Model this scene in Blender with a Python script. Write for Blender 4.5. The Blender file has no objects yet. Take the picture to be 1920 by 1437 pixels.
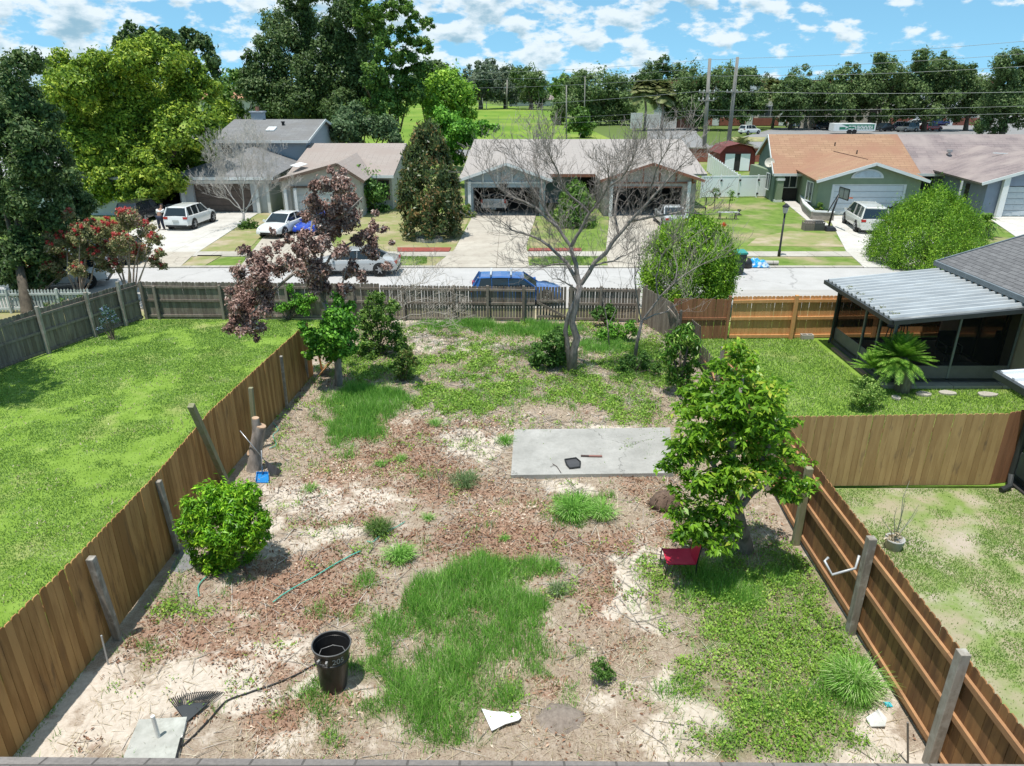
import bpy, math, random
import numpy as np
from mathutils import Vector, Matrix
R = math.radians
scene = bpy.context.scene
# ---------------------------------------------------------------- camera, sky, sun, exposure
FPX = 1331.0; CAMH = 8.5; TH = R(22.56); CT, ST = math.cos(TH), math.sin(TH)
cam_d = bpy.data.cameras.new('camera'); cam = bpy.data.objects.new('camera', cam_d)
scene.collection.objects.link(cam); scene.camera = cam
cam_d.sensor_fit = 'HORIZONTAL'; cam_d.sensor_width = 36; cam_d.lens = 36*FPX/1920
cam_d.clip_start = 0.1; cam_d.clip_end = 6000
cam.location = (0, 0, CAMH); cam.rotation_euler = (R(90)-TH, 0, 0)
SUNDIR = Vector((-0.15, -0.19, 1.0)).normalized()       # towards the sun
sun_d = bpy.data.lights.new('sun', 'SUN'); sun = bpy.data.objects.new('sun', sun_d)
scene.collection.objects.link(sun)
sun_d.energy = 4.0; sun_d.angle = R(0.53); sun_d.color = (1.0, 0.955, 0.89)
sun.rotation_euler = SUNDIR.to_track_quat('Z', 'Y').to_euler(); sun.location = (0, -10, 40)
scene.view_settings.view_transform = 'Standard'; scene.view_settings.look = 'None'
scene.view_settings.exposure = 0.48; scene.view_settings.gamma = 1
world = bpy.data.worlds.new('World'); scene.world = world; world.use_nodes = True
def build_world():
    nt = world.node_tree; N = nt.nodes; L = nt.links; N.clear()
    def n(t, **k):
        o = N.new(t)
        for a, b in k.items():
            if a in ('operation', 'blend_type', 'data_type', 'sky_type'): setattr(o, a, b)
        return o
    def mth(op, a, b=None, c=None):
        o = n('ShaderNodeMath', operation=op)
        for i, v in enumerate((a, b, c)):
            if v is None: continue
            if isinstance(v, (int, float)): o.inputs[i].default_value = v
            else: L.new(v, o.inputs[i])
        return o.outputs[0]
    tc = n('ShaderNodeTexCoord'); sp = n('ShaderNodeSeparateXYZ'); L.new(tc.outputs['Generated'], sp.inputs[0])
    X, Y, Z = sp.outputs
    # sky looked up a little above the real direction: deeper blue close to the horizon
    cm = n('ShaderNodeCombineXYZ'); L.new(X, cm.inputs[0]); L.new(Y, cm.inputs[1]); L.new(mth('ADD', mth('MULTIPLY', Z, 1.0), 0.22), cm.inputs[2])
    nm = n('ShaderNodeVectorMath', operation='NORMALIZE'); L.new(cm.outputs[0], nm.inputs[0])
    sky = n('ShaderNodeTexSky', sky_type='NISHITA'); sky.sun_disc = False
    sky.sun_elevation = math.asin(SUNDIR.z); sky.sun_rotation = math.atan2(SUNDIR.x, SUNDIR.y)
    sky.air_density = 1.0; sky.dust_density = 0.3; sky.ozone_density = 1.6
    L.new(nm.outputs[0], sky.inputs[0])
    tint = n('ShaderNodeMix', data_type='RGBA', blend_type='MULTIPLY'); tint.inputs[0].default_value = 1
    tint.inputs[7].default_value = (0.74, 1.04, 0.95, 1); L.new(sky.outputs[0], tint.inputs[6])
    az = mth('ARCTAN2', X, Y); el = mth('ARCTANGENT', Z)
    def cloud(dz, sc_a, sc_e, detail=7):
        c = n('ShaderNodeCombineXYZ'); L.new(mth('MULTIPLY', az, sc_a), c.inputs[0])
        L.new(mth('MULTIPLY', mth('ADD', el, dz), sc_e), c.inputs[1]); c.inputs[2].default_value = 3.7
        t = n('ShaderNodeTexNoise'); t.inputs['Scale'].default_value = 1.0; t.inputs['Detail'].default_value = detail
        t.inputs['Roughness'].default_value = 0.55; L.new(c.outputs[0], t.inputs['Vector']); return t.outputs[0]
    base = cloud(0.0, 21.0, 44.0); up = cloud(0.009, 21.0, 44.0); big = cloud(0.0, 2.6, 9.0, 2)
    # more cover to the left and high up
    cov = mth('ADD', mth('MULTIPLY', az, -0.13), mth('MULTIPLY', mth('SUBTRACT', el, 0.03), 0.35))
    d0 = mth('ADD', mth('ADD', base, mth('MULTIPLY', mth('SUBTRACT', big, 0.5), 0.6)), cov)
    d1 = mth('ADD', mth('ADD', up, mth('MULTIPLY', mth('SUBTRACT', big, 0.5), 0.6)), cov)
    def ramp(v, a, b):
        m = n('ShaderNodeMapRange'); m.inputs[1].default_value = a; m.inputs[2].default_value = b; m.interpolation_type = 'SMOOTHSTEP'
        L.new(v, m.inputs[0]); return m.outputs[0]
    mask = ramp(d0, 0.45, 0.56)
    lit = mth('SUBTRACT', 1.0, ramp(d1, 0.50, 0.74))
    cc = n('ShaderNodeMix', data_type='RGBA'); L.new(lit, cc.inputs[0])
    cc.inputs[6].default_value = (0.24, 0.38, 0.47, 1); cc.inputs[7].default_value = (0.66, 0.72, 0.75, 1)
    b1 = n('ShaderNodeBackground'); L.new(tint.outputs[2], b1.inputs[0]); b1.inputs[1].default_value = 0.15
    b2 = n('ShaderNodeBackground'); L.new(cc.outputs[2], b2.inputs[0]); b2.inputs[1].default_value = 1.0
    mk = mth('MULTIPLY', mask, ramp(Z, -0.02, 0.02))
    mk = mth('MULTIPLY', mk, 0.88)
    mx = n('ShaderNodeMixShader'); L.new(mk, mx.inputs[0]); L.new(b1.outputs[0], mx.inputs[1]); L.new(b2.outputs[0], mx.inputs[2])
    out = n('ShaderNodeOutputWorld'); L.new(mx.outputs[0], out.inputs[0])
build_world()
# ---------------------------------------------------------------- measuring helpers (pixel of the photograph -> place in the world)
def _d(px, py):
    a = (px-960)/FPX; b = (py-718.5)/FPX
    return a, CT-b*ST, -ST-b*CT
def G(px, py, z=0.0):
    x, y, q = _d(px, py); t = (z-CAMH)/q
    return Vector((x*t, y*t, z))
def P(px, py, Y):
    x, y, q = _d(px, py); t = Y/y
    return Vector((x*t, Y, CAMH+q*t))
def PXM(Y, z=1.0):            # metres per photo pixel at depth Y
    return (Y*CT+(CAMH-z)*ST)/FPX
def proj(x, y, z):
    d = y*CT+(CAMH-z)*ST
    return 960+FPX*x/d, 718.5-FPX*((z-CAMH)*CT+y*ST)/d
# ---------------------------------------------------------------- numpy value noise
def vnoise(x, y, seed=0):
    xi = np.floor(x).astype(np.int64); yi = np.floor(y).astype(np.int64); fx = x-xi; fy = y-yi
    fx = fx*fx*(3-2*fx); fy = fy*fy*(3-2*fy)
    def h(a, b):
        n = (a*374761393+b*668265263+seed*982451653) & 0xFFFFFFFF
        n = ((n ^ (n >> 13))*1274126177) & 0xFFFFFFFF
        return ((n ^ (n >> 16)) & 0xFFFF)/65535.0
    return (h(xi, yi)*(1-fx)+h(xi+1, yi)*fx)*(1-fy)+(h(xi, yi+1)*(1-fx)+h(xi+1, yi+1)*fx)*fy
def fbm(x, y, seed=0, o=4):
    s = 0; a = .5; f = 1.0
    for i in range(o): s = s+a*vnoise(x*f, y*f, seed+i*17); a *= .5; f *= 2.03
    return s/(1-.5**o)
# ---------------------------------------------------------------- materials
MATS = {}
def _nodes(name):
    m = bpy.data.materials.new(name); m.use_nodes = True; nt = m.node_tree; nt.nodes.clear(); return m, nt
def mat(name, c1, c2=None, sc=(3, 3, 3), rough=.7, metal=0, rnd=0.0, bump=0.0, bsc=None, spec=.4, detail=5, c3=None, sc3=.4, coat=0, contrast=(.35, .65), w3=(.5, .7), coord='Object', emit=None):
    """two noise-mixed colours, a per-piece random shift and an optional large-scale third colour"""
    if name in MATS: return MATS[name]
    m, nt = _nodes(name); N = nt.nodes; L = nt.links
    p = N.new('ShaderNodeBsdfPrincipled'); out = N.new('ShaderNodeOutputMaterial'); L.new(p.outputs[0], out.inputs[0])
    p.inputs['Roughness'].default_value = rough; p.inputs['Metallic'].default_value = metal
    p.inputs['Specular IOR Level'].default_value = spec; p.inputs['Coat Weight'].default_value = coat
    c2 = c2 or tuple(v*.8 for v in c1)
    if coord == 'Object':
        tc = N.new('ShaderNodeTexCoord'); co = tc.outputs['Object']
    else:
        tc = N.new('ShaderNodeNewGeometry'); co = tc.outputs['Position']
    def noise(scale, det, rough_=.6):
        mp = N.new('ShaderNodeMapping'); L.new(co, mp.inputs[0]); mp.inputs['Scale'].default_value = scale
        t = N.new('ShaderNodeTexNoise'); t.inputs['Scale'].default_value = 1; t.inputs['Detail'].default_value = det
        t.inputs['Roughness'].default_value = rough_; L.new(mp.outputs[0], t.inputs[0]); return t.outputs[0]
    f = noise(sc, detail)
    mr = N.new('ShaderNodeMapRange'); mr.inputs[1].default_value = contrast[0]; mr.inputs[2].default_value = contrast[1]; L.new(f, mr.inputs[0]); fac = mr.outputs[0]
    if rnd:
        at = N.new('ShaderNodeAttribute'); at.attribute_name = 'rnd'
        a = N.new('ShaderNodeMath'); a.operation = 'MULTIPLY_ADD'; L.new(at.outputs['Fac'], a.inputs[0]); a.inputs[1].default_value = rnd*2
        b = N.new('ShaderNodeMath'); b.operation = 'SUBTRACT'; L.new(fac, b.inputs[0]); b.inputs[1].default_value = rnd
        L.new(b.outputs[0], a.inputs[2]); a.use_clamp = True; fac = a.outputs[0]
    mx = N.new('ShaderNodeMix'); mx.data_type = 'RGBA'; L.new(fac, mx.inputs[0])
    mx.inputs[6].default_value = (*c1, 1); mx.inputs[7].default_value = (*c2, 1); col = mx.outputs[2]
    if c3:
        g = noise((sc3,)*3 if isinstance(sc3, (int, float)) else sc3, 6)
        m2 = N.new('ShaderNodeMapRange'); m2.inputs[1].default_value = w3[0]; m2.inputs[2].default_value = w3[1]; L.new(g, m2.inputs[0])
        m3 = N.new('ShaderNodeMix'); m3.data_type = 'RGBA'; L.new(m2.outputs[0], m3.inputs[0]); L.new(col, m3.inputs[6]); m3.inputs[7].default_value = (*c3, 1); col = m3.outputs[2]
    L.new(col, p.inputs['Base Color'])
    if emit: p.inputs['Emission Color'].default_value = (*emit, 1); p.inputs['Emission Strength'].default_value = 1
    if bump:
        bn = N.new('ShaderNodeBump'); bn.inputs['Strength'].default_value = bump; bn.inputs['Distance'].default_value = .02
        L.new(noise(bsc or sc, 6, .7), bn.inputs['Height']); L.new(bn.outputs[0], p.inputs['Normal'])
    MATS[name] = m; return m
def leafmat(name, c1, c2, c3=None, rough=.55, trans=.3, cl=.6):
    """leaf colours picked per leaf by the 'rnd' attribute; light passes through the blade"""
    if name in MATS: return MATS[name]
    m, nt = _nodes(name); N = nt.nodes; L = nt.links
    at = N.new('ShaderNodeAttribute'); at.attribute_name = 'rnd'
    g = N.new('ShaderNodeNewGeometry'); t = N.new('ShaderNodeTexNoise'); t.inputs['Scale'].default_value = cl; t.inputs['Detail'].default_value = 3
    L.new(g.outputs['Position'], t.inputs[0])
    a = N.new('ShaderNodeMath'); a.operation = 'MULTIPLY_ADD'; L.new(t.outputs[0], a.inputs[0]); a.inputs[1].default_value = 1.3; a.inputs[2].default_value = -.65
    b = N.new('ShaderNodeMath'); b.operation = 'ADD'; L.new(a.outputs[0], b.inputs[0]); L.new(at.outputs['Fac'], b.inputs[1])
    cr = N.new('ShaderNodeValToRGB'); e = cr.color_ramp.elements
    e[0].position = 0.0; e[0].color = (*c1, 1); e[1].position = .75; e[1].color = (*c2, 1)
    if c3: x = e.new(.97); x.color = (*c3, 1)
    L.new(b.outputs[0], cr.inputs[0])
    p = N.new('ShaderNodeBsdfPrincipled'); p.inputs['Roughness'].default_value = rough; p.inputs['Specular IOR Level'].default_value = .35
    tr = N.new('ShaderNodeBsdfTranslucent'); mx = N.new('ShaderNodeMixShader'); mx.inputs[0].default_value = trans
    L.new(cr.outputs[0], p.inputs['Base Color']); L.new(cr.outputs[0], tr.inputs[0])
    L.new(p.outputs[0], mx.inputs[1]); L.new(tr.outputs[0], mx.inputs[2])
    out = N.new('ShaderNodeOutputMaterial'); L.new(mx.outputs[0], out.inputs[0]); MATS[name] = m; return m
def shinglemat(name, c1, c2, bw=.9, bh=.24, axis='x', rough=.9, patch=None, bump=.35, tone=None):
    """rows of roof shingles from the brick texture laid over the slope"""
    if name in MATS: return MATS[name]
    m, nt = _nodes(name); N = nt.nodes; L = nt.links
    g = N.new('ShaderNodeNewGeometry'); sp = N.new('ShaderNodeSeparateXYZ'); L.new(g.outputs['Position'], sp.inputs[0])
    cm = N.new('ShaderNodeCombineXYZ')
    L.new(sp.outputs[0 if axis == 'x' else 1], cm.inputs[0]); L.new(sp.outputs[1 if axis == 'x' else 0], cm.inputs[1])
    br = N.new('ShaderNodeTexBrick'); L.new(cm.outputs[0], br.inputs[0]); br.inputs['Scale'].default_value = 1
    br.inputs['Brick Width'].default_value = bw; br.inputs['Row Height'].default_value = bh; br.inputs['Mortar Size'].default_value = .012
    br.inputs['Mortar Smooth'].default_value = .3; br.inputs['Color1'].default_value = (*c1, 1); br.inputs['Color2'].default_value = (*c2, 1)
    br.inputs['Mortar'].default_value = (*[v*.45 for v in c1], 1)
    t = N.new('ShaderNodeTexNoise'); t.inputs['Scale'].default_value = 18; t.inputs['Detail'].default_value = 6; t.inputs['Roughness'].default_value = .8; L.new(g.outputs['Position'], t.inputs[0])
    mr = N.new('ShaderNodeMapRange'); mr.inputs[1].default_value = .3; mr.inputs[2].default_value = .7; mr.inputs[3].default_value = .72; mr.inputs[4].default_value = 1.2; L.new(t.outputs[0], mr.inputs[0])
    mx = N.new('ShaderNodeMix'); mx.data_type = 'RGBA'; mx.blend_type = 'MULTIPLY'; mx.inputs[0].default_value = 1
    L.new(br.outputs[0], mx.inputs[6]); L.new(mr.outputs[0], mx.inputs[7]); col = mx.outputs[2]
    if patch:
        t2 = N.new('ShaderNodeTexNoise'); t2.inputs['Scale'].default_value = .55; t2.inputs['Detail'].default_value = 7; L.new(g.outputs['Position'], t2.inputs[0])
        m2 = N.new('ShaderNodeMapRange'); m2.inputs[1].default_value = .42; m2.inputs[2].default_value = .66; L.new(t2.outputs[0], m2.inputs[0])
        m3 = N.new('ShaderNodeMix'); m3.data_type = 'RGBA'; L.new(m2.outputs[0], m3.inputs[0]); L.new(col, m3.inputs[6]); m3.inputs[7].default_value = (*patch, 1); col = m3.outputs[2]
    p = N.new('ShaderNodeBsdfPrincipled'); p.inputs['Roughness'].default_value = rough; p.inputs['Specular IOR Level'].default_value = .2; L.new(col, p.inputs['Base Color'])
    bn = N.new('ShaderNodeBump'); bn.inputs['Strength'].default_value = bump; bn.inputs['Distance'].default_value = .01; L.new(br.outputs['Fac'], bn.inputs['Height']); bn.invert = True; L.new(bn.outputs[0], p.inputs['Normal'])
    out = N.new('ShaderNodeOutputMaterial'); L.new(p.outputs[0], out.inputs[0]); MATS[name] = m; return m
def concretemat(name, c1, c2, c3, jw=3.0, jh=3.0, off=(0, 0), crack=.35, joint=.012, csc=.22):
    """stained concrete with saw-cut joints and a few wandering cracks"""
    if name in MATS: return MATS[name]
    m, nt = _nodes(name); N = nt.nodes; L = nt.links; g = N.new('ShaderNodeNewGeometry')
    def noise(s, d=7, r=.65):
        t = N.new('ShaderNodeTexNoise'); t.inputs['Scale'].default_value = s; t.inputs['Detail'].default_value = d; t.inputs['Roughness'].default_value = r; L.new(g.outputs['Position'], t.inputs[0]); return t
    def mr(v, a, b, c=0, d=1):
        x = N.new('ShaderNodeMapRange'); x.inputs[1].default_value = a; x.inputs[2].default_value = b; x.inputs[3].default_value = c; x.inputs[4].default_value = d; L.new(v, x.inputs[0]); return x.outputs[0]
    def mix(f, a, b, bt='MIX'):
        x = N.new('ShaderNodeMix'); x.data_type = 'RGBA'; x.blend_type = bt
        for i, v in ((0, f), (6, a), (7, b)):
            if isinstance(v, tuple): x.inputs[i].default_value = (*v, 1)
            elif isinstance(v, (int, float)): x.inputs[i].default_value = v
            else: L.new(v, x.inputs[i])
        return x.outputs[2]
    c = mix(mr(noise(1.1).outputs[0], .35, .65), c1, c2); c = mix(mr(noise(.45, 9, .75).outputs[0], .5, .68, 0, .85), c, c3); c = mix(mr(noise(14, 5, .8).outputs[0], .35, .65, 0, .25), c, tuple(v*.6 for v in c2))
    ad = N.new('ShaderNodeVectorMath'); ad.operation = 'MULTIPLY_ADD'; L.new(noise(.8, 5).outputs['Color'], ad.inputs[0]); ad.inputs[1].default_value = (1.6, 1.6, 0); L.new(g.outputs['Position'], ad.inputs[2])
    v = N.new('ShaderNodeTexVoronoi'); v.feature = 'DISTANCE_TO_EDGE'; v.inputs['Scale'].default_value = csc; L.new(ad.outputs[0], v.inputs[0])
    f = mr(v.outputs['Distance'], .0, .006, crack, 0)
    c = mix(f, c, tuple(v_*.3 for v_ in c2))
    if jw:
        mp = N.new('ShaderNodeMapping'); mp.inputs['Location'].default_value = (off[0], off[1], 0); L.new(g.outputs['Position'], mp.inputs[0])
        br = N.new('ShaderNodeTexBrick'); br.offset = 0; br.inputs['Scale'].default_value = 1; br.inputs['Brick Width'].default_value = jw; br.inputs['Row Height'].default_value = jh; br.inputs['Mortar Size'].default_value = joint
        br.inputs['Color1'].default_value = (1, 1, 1, 1); br.inputs['Color2'].default_value = (.9, .9, .9, 1); br.inputs['Mortar'].default_value = (.35, .33, .3, 1); L.new(mp.outputs[0], br.inputs[0]); c = mix(1.0, c, br.outputs[0], 'MULTIPLY')
    p = N.new('ShaderNodeBsdfPrincipled'); p.inputs['Roughness'].default_value = .9; p.inputs['Specular IOR Level'].default_value = .15; L.new(c, p.inputs['Base Color'])
    b = N.new('ShaderNodeBump'); b.inputs['Strength'].default_value = .25; b.inputs['Distance'].default_value = .01; L.new(noise(30).outputs[0], b.inputs['Height']); L.new(b.outputs[0], p.inputs['Normal'])
    o = N.new('ShaderNodeOutputMaterial'); L.new(p.outputs[0], o.inputs[0]); MATS[name] = m; return m
def glassmat(name, c=(.02, .03, .035), rough=.06):
    if name in MATS: return MATS[name]
    m, nt = _nodes(name); p = nt.nodes.new('ShaderNodeBsdfPrincipled'); p.inputs['Base Color'].default_value = (*c, 1)
    p.inputs['Roughness'].default_value = rough; p.inputs['Specular IOR Level'].default_value = .8
    o = nt.nodes.new('ShaderNodeOutputMaterial'); nt.links.new(p.outputs[0], o.inputs[0]); MATS[name] = m; return m
def paintmat(name, c, metal=.0, rough=.25):
    if name in MATS: return MATS[name]
    m = mat(name, c, tuple(v*.93 for v in c), sc=(2, 2, 2), rough=rough, metal=metal, coat=.7, spec=.5); return m
# ---------------------------------------------------------------- objects
C = scene.collection
ORG = {}
def tag(o, label=None, cat=None, group=None, kind=None):
    if label: o['label'] = label
    if cat: o['category'] = cat
    if group: o['group'] = group
    if kind: o['kind'] = kind
    return o
def thing(name, label, cat, loc=(0, 0, 0), group=None):
    o = bpy.data.objects.new(name, None); C.objects.link(o); o.empty_display_size = .2
    o.location = loc; ORG[o.name] = Vector(loc); tag(o, label, cat, group); return o
def link(name, me, material, parent=None, smooth=False):
    mats = material if isinstance(material, (list, tuple)) else [material]
    for q in mats: me.materials.append(q)
    o = bpy.data.objects.new(name, me); C.objects.link(o)
    n = len(me.vertices); co = np.empty(n*3, dtype=np.float32); me.vertices.foreach_get('co', co); co = co.reshape(-1, 3)
    if parent is not None:
        o.parent = parent; off = np.array(ORG[parent.name]); ORG[o.name] = ORG[parent.name]
    else:
        mn = co.min(0); mx_ = co.max(0); off = np.array([(mn[0]+mx_[0])/2, (mn[1]+mx_[1])/2, mn[2]])
        o.location = off.tolist(); ORG[o.name] = Vector(off.tolist())
    co = (co-off).astype(np.float32); me.vertices.foreach_set('co', co.ravel())
    if smooth: me.polygons.foreach_set('use_smooth', np.ones(len(me.polygons), dtype=bool))
    me.update(); return o
def soup(name, V, rnd, material, parent=None, mi=None, smooth=False):
    """V: (n,k,3) array of separate k-gons with one random value each"""
    V = np.asarray(V, dtype=np.float32); n, k, _ = V.shape
    me = bpy.data.meshes.new(name); me.vertices.add(n*k); me.vertices.foreach_set('co', V.ravel())
    me.loops.add(n*k); me.loops.foreach_set('vertex_index', np.arange(n*k, dtype=np.int32))
    me.polygons.add(n); me.polygons.foreach_set('loop_start', np.arange(0, n*k, k, dtype=np.int32))
    if mi is not None: me.polygons.foreach_set('material_index', np.asarray(mi, dtype=np.int32))
    at = me.attributes.new('rnd', 'FLOAT', 'POINT'); at.data.foreach_set('value', np.repeat(np.asarray(rnd, dtype=np.float32), k))
    me.update(calc_edges=True)
    return link(name, me, material, parent, smooth)
class MB:
    def __init__(s): s.v = []; s.f = []; s.m = []; s.r = []; s.rv = .5; s.mi = 0
    def add(s, vs, fs):
        b = len(s.v); s.v += [tuple(x) for x in vs]; s.r += [s.rv]*len(vs)
        for f in fs: s.f.append([b+i for i in f]); s.m.append(s.mi)
        return s
    def hexa(s, c):     # 8 corners: bottom 4 (ccw), top 4
        return s.add(c, [(3, 2, 1, 0), (4, 5, 6, 7), (0, 1, 5, 4), (1, 2, 6, 5), (2, 3, 7, 6), (3, 0, 4, 7)])
    def box(s, x0, x1, y0, y1, z0, z1):
        return s.hexa([(x0, y0, z0), (x1, y0, z0), (x1, y1, z0), (x0, y1, z0), (x0, y0, z1), (x1, y0, z1), (x1, y1, z1), (x0, y1, z1)])
    def bar(s, p0, p1, w, h, up=(0, 0, 1)):
        p0 = Vector(p0); p1 = Vector(p1); d = (p1-p0).normalized(); up = Vector(up)
        if abs(d.dot(up)) > .98: up = Vector((0, 1, 0))
        a = d.cross(up).normalized()*(w/2); b = a.cross(d).normalized()*(h/2)
        return s.hexa([p0-a-b, p0+a-b, p1+a-b, p1-a-b, p0-a+b, p0+a+b, p1+a+b, p1-a+b])
    def slab(s, pts, t, n=None):     # quad/poly with thickness t below
        pts = [Vector(p) for p in pts]; k = len(pts)
        nn = (pts[1]-pts[0]).cross(pts[2]-pts[0]).normalized()
        if n is not None: nn = Vector(n).normalized()
        elif nn.z < 0: pts = pts[::-1]; nn = -nn
        lo = [p-nn*t for p in pts]
        return s.add(pts+lo, [tuple(range(k)), tuple(range(2*k-1, k-1, -1))]+[(i, k+i, k+(i+1) % k, (i+1) % k) for i in range(k)])
    def tube(s, pts, rad, n=8, cap=True):
        pts = [Vector(p) for p in pts]; m = len(pts)
        if isinstance(rad, (int, float)): rad = [rad]*m
        vs = []; pa = None
        for i, p in enumerate(pts):
            d = (pts[min(i+1, m-1)]-pts[max(i-1, 0)])
            d = d.normalized() if d.length > 1e-9 else Vector((0, 0, 1))
            if pa is None: pa = d.orthogonal().normalized()
            a = (pa-d*pa.dot(d)); a = a.normalized() if a.length > 1e-6 else d.orthogonal().normalized(); pa = a; b = d.cross(a)
            for j in range(n):
                t = 2*math.pi*j/n; vs.append(p+a*(rad[i]*math.cos(t))+b*(rad[i]*math.sin(t)))
        fs = [(i*n+j, i*n+(j+1) % n, (i+1)*n+(j+1) % n, (i+1)*n+j) for i in range(m-1) for j in range(n)]
        if cap: fs += [tuple(range(n))[::-1], tuple((m-1)*n+j for j in range(n))]
        return s.add(vs, fs)
    def lathe(s, prof, c=(0, 0, 0), n=24, cap0=True, cap1=False, sx=1, sy=1):
        vs = [(c[0]+r*math.cos(2*math.pi*j/n)*sx, c[1]+r*math.sin(2*math.pi*j/n)*sy, c[2]+z) for r, z in prof for j in range(n)]
        m = len(prof); fs = [(i*n+j, i*n+(j+1) % n, (i+1)*n+(j+1) % n, (i+1)*n+j) for i in range(m-1) for j in range(n)]
        if cap0: fs.append(tuple(range(n))[::-1])
        if cap1: fs.append(tuple((m-1)*n+j for j in range(n)))
        return s.add(vs, fs)
    def prism(s, poly, d):          # planar polygon extruded by vector d
        k = len(poly); a = [Vector(p) for p in poly]; b = [p+Vector(d) for p in a]
        return s.add(a+b, [tuple(range(k))[::-1], tuple(range(k, 2*k))]+[(i, (i+1) % k, k+(i+1) % k, k+i) for i in range(k)])
    def build(s, name, material, parent=None, smooth=False, xf=None, fix=True):
        me = bpy.data.meshes.new(name)
        v = [tuple(xf @ Vector(p)) for p in s.v] if xf is not None else s.v
        me.from_pydata(v, [], s.f); me.polygons.foreach_set('material_index', s.m)
        at = me.attributes.new('rnd', 'FLOAT', 'POINT'); at.data.foreach_set('value', s.r)
        if fix:
            import bmesh
            bm = bmesh.new(); bm.from_mesh(me); bmesh.ops.recalc_face_normals(bm, faces=bm.faces); bm.to_mesh(me); bm.free()
        return link(name, me, material, parent, smooth)
def gpoly(name, pts, z, material, label=None, cat=None, kind='structure', t=.05, px=True):
    """a ground sheet with a real thin edge"""
    q = [G(a, b) if px else Vector((a, b, 0)) for a, b in pts]
    m = MB(); m.slab([(p.x, p.y, z) for p in q], t)
    o = m.build(name, material); return tag(o, label, cat, kind=kind)
def bevel(o, w=.01, seg=2):
    b = o.modifiers.new('bevel', 'BEVEL'); b.width = w; b.segments = seg; b.limit_method = 'ANGLE'; return o
rng = np.random.default_rng(7); random.seed(7)
def U(a, b): return random.uniform(a, b)
# ---------------------------------------------------------------- patches of the yard, read off the photograph: (px, py, rx, ry, strength)
TALL = [(905, 1085, 60, 30, 1), (960, 1075, 50, 26, .9), (860, 1120, 60, 36, 1), (800, 1140, 50, 34, .9), (920, 1140, 80, 40, .85), (770, 1185, 60, 34, .8), (850, 1190, 80, 40, .75), (980, 1130, 40, 40, .6), (960, 1200, 80, 40, .6), (720, 1270, 60, 40, .85), (770, 1310, 80, 44, .85), (840, 1270, 80, 50, .7), (900, 1310, 60, 44, .62), (700, 1330, 60, 44, .7), (820, 1370, 100, 44, .65), (930, 1240, 70, 40, .66), (870, 1230, 80, 30, .7), (690, 1150, 70, 16, .5), (650, 1165, 50, 12, .5), (690, 1090, 40, 26, .5), (830, 1410, 70, 24, .45),
        (690, 750, 70, 26, .9), (660, 780, 60, 26, .9), (720, 760, 50, 24, .9), (650, 830, 42, 28, .6), (680, 805, 50, 24, .6), (1085, 950, 55, 22, .6), (870, 612, 90, 12, .7), (990, 622, 110, 12, .7), (1130, 650, 60, 16, .5),
        (1590, 1280, 50, 34, .7), (1370, 1100, 100, 36, .7), (1300, 1110, 40, 40, .6), (600, 1340, 60, 60, .35), (1400, 1330, 90, 60, .35), (1550, 1330, 60, 50, .5)]
WEED = [(1500, 1240, 130, 110, 1), (1420, 1190, 110, 60, .9), (1450, 1340, 150, 70, .95), (1540, 1390, 110, 40, .8), (1340, 1250, 50, 90, .6), (1380, 1090, 150, 62, 1), (1510, 1110, 60, 60, .8), (1570, 1190, 40, 50, .8),
        (930, 745, 100, 32, .66), (1080, 730, 120, 30, .62), (1180, 760, 70, 30, .6), (1190, 700, 80, 36, .7), (830, 750, 50, 25, .8), (900, 690, 90, 25, .6), (940, 660, 110, 16, .45), (1060, 690, 70, 22, .45), (1215, 660, 50, 30, .6), (780, 690, 50, 25, .5), (690, 690, 90, 30, .6),
        (960, 1080, 40, 30, .6), (1050, 1110, 20, 18, .7), (330, 1140, 60, 35, .45), (1230, 1180, 60, 110, .35), (1210, 860, 60, 40, .3), (1300, 980, 40, 60, .4), (690, 1010, 60, 30, .35)]
LITT = [(560, 1120, 150, 70, 1), (380, 1190, 120, 60, .8), (470, 1230, 120, 50, .9), (540, 1330, 110, 70, .9), (300, 1220, 60, 40, .8), (170, 1400, 50, 26, .9), (190, 1290, 26, 22, .9), (590, 1060, 120, 40, .7), (570, 930, 60, 50, .6), (640, 900, 80, 40, .8), (760, 870, 120, 45, .85), (640, 960, 90, 35, .8),
        (840, 920, 120, 30, .8), (930, 1010, 150, 50, 1), (1100, 1030, 130, 40, .8), (1130, 1110, 70, 50, .8), (1150, 1180, 70, 60, .5), (960, 960, 90, 35, .8), (760, 810, 90, 25, .7), (880, 800, 90, 25, .6), (1160, 1320, 40, 30, .5), (1000, 1280, 40, 22, .9), (500, 1060, 60, 30, .5), (1220, 900, 60, 40, .6), (1260, 1000, 40, 60, .7)]
SAND = [(330, 1290, 120, 45, 1), (210, 1330, 120, 60, .9), (90, 1400, 60, 50, 1), (470, 1290, 60, 40, .8), (530, 1210, 60, 30, .6), (560, 1390, 70, 20, .4), (560, 930, 70, 30, .7), (640, 940, 60, 18, .7), (700, 930, 50, 20, .6), (500, 1000, 50, 35, .6), (620, 1000, 60, 18, .6), (900, 835, 60, 22, .9), (1050, 915, 50, 16, .8), (1190, 1090, 34, 60, 1), (1215, 1160, 40, 25, .9), (1290, 1300, 32, 60, .9), (1250, 1390, 80, 40, .8), (1560, 1215, 45, 22, 1), (1660, 1340, 50, 70, 1), (1690, 1420, 60, 40, 1), (1590, 1400, 50, 20, .6), (850, 650, 110, 12, .6), (820, 780, 60, 12, .4), (1120, 1310, 70, 40, .4), (600, 1290, 60, 24, .6), (1130, 800, 120, 12, .5), (1170, 640, 90, 12, .7), (720, 1400, 30, 30, .1), (780, 600, 60, 30, .5)]
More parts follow.
